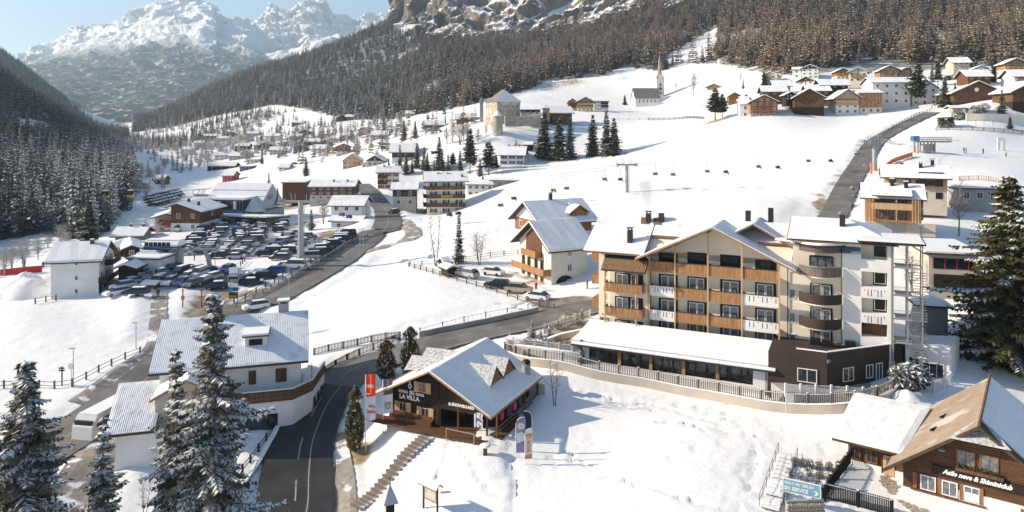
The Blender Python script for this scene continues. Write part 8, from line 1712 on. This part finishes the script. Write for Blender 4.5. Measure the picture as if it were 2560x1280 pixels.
wall_strip('banner_row', [(0,690),(40,686),(80,682),(105,680)], 'row of red and white banners at the left edge', 1.4, .08, M_red, snow=False, cat='banner'); wall_strip('banner_row', [(-60,700),(-20,695)], 'red inflatable banner cut by the left edge', 1.8, .5, M_red, snow=False, cat='banner')
# lamps, signs
def lamp(px, py, ty, label, arm=0, name='street_lamp'):
    p = G(px, py); h = (py - ty) * p.y / F; r_ = empty(name, p, 0, label, 'street lamp'); MB().tube([(0, 0, -.2), (0, 0, h)], [.07, .045], 6).obj('pole', M_steel, r_); MB().box(-.5 if arm else -.15, .25, -.12, .12, h, h + .1).obj('lamp_head', M_metal, r_)
for a in ((722,745,672,'lamp post on the snow side of the road below the mast'),(183,965,872,'lamp post behind the round road sign'),(340,872,808,'thin lamp post left of the tiled roof house'),(900,645,575,'lamp post at the road bend left of the fork'),(908,637,572,'second lamp post at the road bend'),(928,545,527,'street lamp on the main street'),(1053,575,548,'thin post at the fork of the road')): lamp(*a, arm=1)
p = G(178, 962); sg = empty('round_sign', p, 0, 'round road sign beside the lamp post at lower left', 'road sign'); MB().tube([(0,0,0),(0,0,2.6)], .04, 6).obj('post', M_steel, sg); MB().lathe([(.42, 0), (.42, .04)], 0, 0, 16).obj('disc', M_lwhite, sg, loc=(0, -.06, 2.5)).rotation_euler = (R(90), 0, 0)
p = G(155, 965); sg = empty('signpost', p, 0, 'wooden signpost with several arrows left of the round sign', 'signpost'); MB().box(-.06,.06,-.06,.06,0,2.6).obj('post', W_dark, sg); [MB().box(-.4,.4,-.1,-.06,2.0+k*.3,2.2+k*.3).obj('arrow_board', W_dark, sg) for k in range(2)]
p = G(586, 752); sg = empty('sign_tower', p, 0, 'tall stack of advertising and parking signs at the car park entrance', 'sign'); m_ = p.y / F
for x in (-11, 8): MB().box(x*m_-.06, x*m_+.06, -.06, .06, -.3, 82*m_).obj('post', M_steel, sg)
for (z0_, z1_, mt, tx, tm) in ((62,84,M_lwhite,'LA VILLA',M_ldark),(46,61,M_ldark,'AUDI',M_lwhite),(34,45,M_lwhite,'P',M_blued),(24,33,M_blue,'SKI',M_lwhite),(6,22,M_ldark,'BAR',M_yellow)):
    MB().box(-13*m_, 9*m_, -.1, -.06, z0_*m_, z1_*m_).obj('panel', mt, sg); text_obj('lettering', tx, (z1_-z0_)*m_*(.35 if len(tx) > 4 else .6), tm, sg, (-11*m_, -.13, (z0_+2)*m_))
for (x, lb) in ((457,'left black and orange barrier post at the parking entrance'),(504,'right red topped barrier post at the parking entrance')): p = G(x, 768); b_ = empty('barrier_post', p, 0, lb, 'barrier'); MB().tube([(0,0,0),(0,0,3.2)], .09, 6).obj('pole', M_black, b_); MB().box(-.25,.25,-.15,.15,1.3,2.0).obj('box', M_orangenet, b_); MB().box(-.15,.15,-.15,.15,2.9,3.2).obj('signal', M_red if x > 480 else M_yellow, b_)
for (x, y, lb) in ((240,1075,'red and white snow stake by the valley road'),(180,1130,'thin red snow stake nearer the corner')): p = G(x, y); s_ = empty('snow_stake', p, 0, lb, 'pole'); MB().tube([(0,0,0),(0,0,1.6)], .05, 6).obj('pole', M_lwhite, s_); MB().tube([(0,0,.9),(0,0,1.3)], .055, 6).obj('red_band', M_red, s_)
# piled snow heaps and wooden hay hut by the cars
def heap(px, py, r, h, label, seed):
    p = G(px, py); g2 = random.Random(seed); nx = 22; mb = MB()
    for j in range(10):
        for i in range(nx): a = i * 6.2832 / nx; q = 1 - j / 9; rr = r * q * (1 + .45 * mnoise.noise(Vector((math.cos(a) * 1.8, math.sin(a) * 1.8, seed + q * 2)))); mb.v.append((rr * math.cos(a), rr * math.sin(a), h * (1 - q ** 1.6) * (1 + .7 * mnoise.noise(Vector((rr * math.cos(a) * .6, rr * math.sin(a) * .6, seed)))) - .35 * q))
    for j in range(9):
        for i in range(nx): i2 = (i + 1) % nx; mb.f.append((j*nx+i, j*nx+i2, (j+1)*nx+i2, (j+1)*nx+i)); mb.m.append(0)
    o = mb.obj('snow_heap', M_snow, None, smooth=True, loc=p); tag(o, label, 'snow heap')
heap(75, 725, 6.5, 3.2, 'big ploughed snow heap left of the white shuttered house', 1); heap(2270, 1000, 3.2, 1.0, 'piled snow behind the white balustrade corner', 2); heap(1318, 766, 2.2, .5, 'small snow heap at the end of the roadside wall', 3); heap(620, 690, 2.0, .9, 'low snow heap between the car rows', 4); heap(1100, 505, 3, 1.2, 'snow heap below the four storey hotel', 6)
hs('little snow topped hay hut among the cars by the fence', 1120, 694, 1142, 30, 672, 3, 'g', 18, .5, W_dark, fl=1, cols=0, scols=0)
hs('tiny tilted wood shelter behind the hay hut', 1110, 676, 1124, 30, 658, 2.5, 's', 28, .3, W_dark, fl=1, cols=0, scols=0)
# chimney smoke over the hotel
sm = bpy.data.materials.new('chimney_smoke'); sm.use_nodes = True; n = sm.node_tree.nodes; n.clear(); pv = n.new('ShaderNodeVolumePrincipled'); oo = n.new('ShaderNodeOutputMaterial'); sm.node_tree.links.new(pv.outputs[0], oo.inputs['Volume']); pv.inputs['Density'].default_value = .35; pv.inputs['Color'].default_value = (.95, .95, .95, 1)
cp_ = HO + Matrix.Rotation(HYAW, 3, 'Z') @ Vector((5.6, 5.6, Z(20.6))); mb = MB(); mb.tube([(0, 0, 0), (-.1, 0, 1.2), (-.3, 0, 2.6), (-.5, .2, 4.0)], [.25, .5, .75, .9], 10); o_ = mb.obj('chimney_smoke', sm, None, smooth=True, loc=cp_); tag(o_, 'thin white smoke from the paired hotel chimneys', kind='stuff')
# ================= cars
CC = {'black': (.012,.013,.015), 'dark grey': (.05,.052,.056), 'silver': (.40,.41,.42), 'white': (.72,.72,.72), 'blue': (.02,.07,.25), 'dark blue': (.012,.025,.07), 'grey': (.17,.175,.18), 'beige': (.36,.31,.24), 'red': (.30,.02,.02)}
M_tyre = nmat('tyre', (.015,.015,.015), .8); M_light = nmat('tail_light', (.30,.01,.01), .3); M_head_ = nmat('head_light', (.55,.57,.6), .2)
SH = {'hatchback': (4.1, 1.48, [(-2.05,.35),(-2.05,.85),(-1.2,.98),(1.75,.98),(2.0,.8),(2.05,.35)], [(-1.25,.97),(-.55,1.45),(1.2,1.45),(1.8,.97)]),
      'estate car': (4.6, 1.5, [(-2.3,.35),(-2.3,.82),(-1.35,.97),(2.05,.99),(2.28,.85),(2.3,.35)], [(-1.4,.96),(-.65,1.47),(1.7,1.47),(2.1,.98)]),
      'suv': (4.5, 1.68, [(-2.25,.4),(-2.25,1.0),(-1.35,1.1),(2.05,1.12),(2.22,.95),(2.25,.4)], [(-1.35,1.09),(-.7,1.68),(1.65,1.68),(2.1,1.1)]),
      'van': (4.9, 1.95, [(-2.45,.4),(-2.45,1.0),(-1.7,1.15),(2.3,1.15),(2.43,1.0),(2.45,.4)], [(-1.75,1.14),(-1.05,1.92),(2.2,1.95),(2.38,1.14)])}
CMS = {}
def cmesh(kind, col):
    if (kind, col) in CMS: return CMS[(kind, col)]
    L_, h, low, cab = SH[kind]; m = nmat(col.replace(' ', '_') + '_car_paint', CC[col], .28, spec=.5)
    W_ = .9; mb = MB()
    def loft2(mb, pr, w0, w1, z0, z1, mi=0):
        vs = []
        for s in (-1, 1):
            for (x, z) in pr: t = (z - z0) / max(.01, z1 - z0); vs.append((x, s * (w0 + (w1 - w0) * t), z))
        n = len(pr); mb.add(vs, [tuple(range(n - 1, -1, -1)) if False else tuple(range(n)), tuple(range(2 * n - 1, n - 1, -1))] + [(i, n + i, n + (i + 1) % n, (i + 1) % n) for i in range(n)], mi)
    loft2(mb, low, W_, W_ * .96, .35, 1.1)
    zt = cab[1][1]; mb.box(cab[1][0] + .05, cab[2][0] - .05, -.66, .66, zt - .03, zt + .03)
    for x in (cab[1][0] + .15, (cab[1][0] + cab[2][0]) / 2, cab[2][0] - .1): [mb.box(x - .05, x + .05, s * .80 - .03, s * .80 + .03, cab[0][1], cab[0][1] + .12) for s in (-1, 1)]
    body = mb.mesh('body', m); gb = MB(); loft2(gb, cab, .86, .66, cab[0][1], zt - .01); gl_ = gb.mesh('windows', M_glass)
    wh = MB(); wh.v = []; wh.lathe([(.32, -.1), (.32, .1)], 0, 0, 12); wh.lathe([(.18, -.11), (.18, -.105)], 0, 0, 8, 1) ; wh.v = [(x, z, y) for x, y, z in wh.v]; wm = wh.mesh('wheel', [M_tyre, M_metal])
    sn = MB(); x0, x1 = cab[1][0] + .03, cab[2][0] - .03; sn.add([(x0,-.62,zt+.035),(x1,-.62,zt+.035),(x1,.62,zt+.035),(x0,.62,zt+.035),(x0+.15,-.5,zt+.10),(x1-.15,-.5,zt+.10),(x1-.15,.5,zt+.10),(x0+.15,.5,zt+.10)], [(4,5,6,7),(0,1,5,4),(1,2,6,5),(2,3,7,6),(3,0,4,7)])
    z2 = low[2][1]; sh = MB(); sh.add([(low[1][0]+.1,-.78,low[1][1]+.02),(cab[0][0]-.03,-.78,z2+.02),(cab[0][0]-.03,.78,z2+.02),(low[1][0]+.1,.78,low[1][1]+.02),(low[1][0]+.2,-.7,low[1][1]+.1),(cab[0][0]-.1,-.7,z2+.09),(cab[0][0]-.1,.7,z2+.09),(low[1][0]+.2,.7,low[1][1]+.1)], [(4,5,6,7),(0,1,5,4),(1,2,6,5),(2,3,7,6),(3,0,4,7)])
    sn2 = MB(); sn2.v, sn2.f, sn2.m = list(sn.v), list(sn.f), list(sn.m); o = len(sn2.v); sn2.v += sh.v; sn2.f += [tuple(i + o for i in f) for f in sh.f]; sn2.m += sh.m
    hl = MB(); [hl.box(low[0][0] - .02, low[0][0] + .1, s * .66 - .14, s * .66 + .14, .62, .78) for s in (-1,)]; tl = MB(); tl.box(low[-1][0] - .08, low[-1][0] + .02, .5, .84, .75, .92)
    CMS[(kind, col)] = (body, gl_, wm, sn.mesh('roof_snow', M_rsnow), sn2.mesh('roof_snow', M_rsnow), hl.mesh('headlight', M_head_), tl.mesh('tail_light', M_light), L_); return CMS[(kind, col)]
def car(p, yaw, kind, col, label, snow=1, group=None, detail=2, name='parked_car'):
    b, g_, w_, s1, s2, hl, tl, L_ = cmesh(kind, col)
    r_ = mobj(name, b, None, p, yaw); tag(r_, label, 'van' if kind == 'van' else 'car', group); mobj('windows', g_, r_)
    if snow: mobj('roof_snow', s2 if snow > 1 else s1, r_)
    if detail:
        for x in (-L_ * .31, L_ * .30):
            for y in (-.82, .82): mobj('wheel', w_, r_, (x, y, .32))
    if detail > 1:
        mobj('headlight', hl, r_); mobj('headlight', hl, r_, (0, 1.32, 0)); mobj('tail_light', tl, r_); mobj('tail_light', tl, r_, (0, -1.34, 0))
    return r_
ORD = ['nearest', 'second', 'third', 'fourth', 'fifth', 'sixth', 'seventh', 'eighth', 'ninth', 'tenth', 'eleventh', 'twelfth', 'thirteenth', 'fourteenth', 'fifteenth', 'sixteenth', 'seventeenth', 'eighteenth', 'nineteenth', 'twentieth', 'twenty first', 'twenty second', 'twenty third', 'twenty fourth']
kinds = ['hatchback', 'estate car', 'suv', 'hatchback', 'suv', 'estate car', 'hatchback', 'van']; cols = ['black', 'dark grey', 'silver', 'white', 'dark blue', 'black', 'grey', 'dark grey', 'white', 'silver', 'blue', 'black', 'dark grey', 'beige']
cg = random.Random(99); ncar = 0
def car_row(pts, yaw, where, sp=2.55):
    global ncar
    P = [G(*q) for q in pts]; C = catmull(P, .5) if len(P) > 2 else [P[0].lerp(P[1], k / 50) for k in range(51)]; d = 0; nx = 0; k = 0
    for i in range(len(C)):
        if i: d += (C[i] - C[i-1]).length
        if d >= nx:
            nx += sp * cg.uniform(.97, 1.06); q = C[i]; q.z = hz(q.x, q.y); kd = cg.choice(kinds); cl = cg.choice(cols)
            if k < len(ORD): car(q + Vector((cg.uniform(-.3, .3), 0, .02)), R(yaw + cg.uniform(-4, 4) + (180 if cg.random() < .45 else 0)), kd, cl, '%s %s, %s from the front in %s' % (cl, kd, ORD[k], where), cg.choice((2, 1, 0, 0, 1)), 'cars parked in ' + where, 1); ncar += 1
            k += 1
car_row([(464,638),(481,611),(502,588),(512,570)], 12, 'the far left row, left side')
car_row([(510,634),(537,600),(549,582),(553,566)], 12, 'the far left row, right side')
car_row([(545,646),(567,630),(588,612),(604,588),(610,562)], 6, 'the middle row, left side')
car_row([(590,648),(612,632),(635,606),(647,588),(650,560)], 6, 'the middle row, right side')
car_row([(668,641),(686,630),(702,619),(720,602),(728,588)], 4, 'the row left of the tall mast')
car_row([(698,650),(716,636),(741,620),(762,606),(774,594)], 4, 'the row behind the tall mast')
car_row([(703,560),(703,572),(700,584)], 4, 'the row by the trees', 2.9)
car_row([(772,650),(800,635),(822,622),(838,610),(856,598),(872,588)], 14, 'the upper roadside row')
car_row([(632,713),(655,699),(674,690),(692,681),(712,672)], 14, 'the lower roadside row', 3.3)
car_row([(470,560),(495,562),(520,556)], 60, 'the corner by the restaurant', 3.0)
for (x, y, k, c, yw, lb, sn) in [(736,672,'van','white',-6,'white van with snow roof at the foot of the tall mast',1),(358,690,'estate car','white',80,'snow buried car beside the technical building',2),(378,697,'suv','grey',95,'grey off roader in the lower lot upper left',0),(398,690,'hatchback','silver',70,'silver car left of the black one in the lower lot',1),(412,703,'estate car','dark grey',70,'dark grey estate in the middle of the lower lot',0),
        (452,686,'suv','black',80,'black off roader at the upper edge of the lower lot',1),(430,678,'estate car','dark blue',60,'dark blue estate at the top left of the lower lot',0),(426,712,'suv','white',88,'clean white off roader in the front rank of the lower lot',0),(455,714,'hatchback','blue',88,'bright blue hatchback beside the white off roader',0),(480,716,'estate car','grey',86,'grey estate in the front rank',0),(508,713,'suv','black',84,'black off roader at the right of the front rank',1),
        (396,712,'van','grey',88,'grey van behind the little kiosk',1),(470,698,'estate car','white',84,'white estate behind the blue hatchback',1),(499,692,'van','white',82,'tall white van in the lower lot',1),(530,700,'estate car','silver',70,'silver estate at the right end of the lower lot',1),(493,680,'hatchback','white',80,'white hatchback in the rear rank of the lower lot',1),(518,684,'hatchback','dark grey',70,'dark grey hatchback right of the tall white van',0),
        (568,682,'suv','blue',88,'blue off roader alone below the timber fence',0),(608,706,'estate car','dark blue',60,'dark blue estate beside the sign tower',0),(542,722,'hatchback','dark blue',20,'small dark blue car beside the entrance bush',1),(292,738,'estate car','white',55,'snow covered car in front of the white house balcony',2),(308,724,'suv','white',55,'snow covered off roader behind the front one',2),(325,712,'hatchback','white',55,'third snow covered car by the white house',2),(340,738,'estate car','dark blue',10,'dark car hidden left of the kiosk',1),
        (430,575,'van','white',90,'white delivery van at the restaurant wall',1),(450,577,'van','white',90,'second white van at the restaurant wall',1),(640,775,'suv','white',35,'white off roader on the valley road above the tiled roof',0),
        (1168,694,'suv','silver',-38,'silver off roader beside the hay hut',1),(1233,688,'hatchback','white',150,'white hatchback parked alone behind the row',1),(1244,720,'estate car','black',-12,'black estate in the row along the rail fence',0),(1297,733,'suv','beige',162,'beige off roader between the black and the white car',0),(1342,750,'hatchback','white',-28,'white snow covered car nearest the driveway',2),
        (985,535,'suv','black',60,'dark car at the street corner below the four storey hotel',1),(1070,532,'hatchback','dark grey',0,'dark car in front of the four storey hotel',1),(690,370,'hatchback','black',0,'tiny car on the far village road',0),(735,412,'hatchback','dark grey',0,'tiny dark car on the mound road',0)]:
    p = G(x, y); car(p + Vector((0, 0, .03)), R(yw), k, c, lb, sn); ncar += 1
for i in range(34):
    a, b = divmod(i, 9); p = G(368 + b * 9 + a * 5, 496 + a * 6.5 - b * 2.2); cl = cg.choice(cols); car(p, R(20), 'estate car', cl, 'snow covered car, %s in the %s row of the distant overflow lot' % (ORD[b], ORD[a]), 2, 'cars of the distant overflow lot', 0); ncar += 1
print('CARS', ncar)
# coach beside the tiled house
p = W(262, 1078, 79.5); co = empty('parked_coach', p, R(80), 'white snow roofed coach parked beside the tiled roof house', 'bus'); MB().prism([(-3.4, .5), (3.4, .5), (3.4, 2.6), (3.2, 2.75), (-2.6, 2.75), (-3.3, 1.8)], 'y', -1.2, 1.2).obj('body', nmat('white_coach_paint', (.62,.62,.6), .4), co); MB().box(-2.6, 3.2, -1.23, -1.2, 1.5, 2.3).box(-2.6, 3.2, 1.2, 1.23, 1.5, 2.3).box(-3.2, -2.95, -1.05, 1.05, 1.75, 2.4).obj('windows', M_glass, co); MB().box(-2.5, 3.3, -1.1, 1.1, 2.754, 2.92).obj('roof_snow', M_rsnow, co); wm_ = cmesh('van', 'white')[2]
for x in (-2.1, 2.1):
    for y in (-1.1, 1.1): q = mobj('wheel', wm_, co, (x, y, .45)); q.scale = (1.4, 1, 1.4)
# labels of alike small things: say which one, counted from the left of the photograph
bpy.context.view_layer.update(); grp = {}
for o in SC.objects:
    if o.parent is None and o.get('label') and o.get('group') and 'many alike' not in o['group']: grp.setdefault(o['label'], []).append(o)
NUM = ['leftmost', 'second from left', 'third from left', 'fourth from left', 'fifth from left', 'sixth from left', 'seventh from left', 'eighth from left', 'ninth from left', 'tenth from left', 'eleventh from left', 'twelfth from left', 'thirteenth from left', 'fourteenth from left', 'fifteenth from left', 'rightmost']
for lb, os_ in grp.items():
    if 1 < len(os_) <= 16:
        for i, o in enumerate(sorted(os_, key=lambda q: q.location.x / q.location.y)): o['label'] = lb + ', ' + NUM[i]
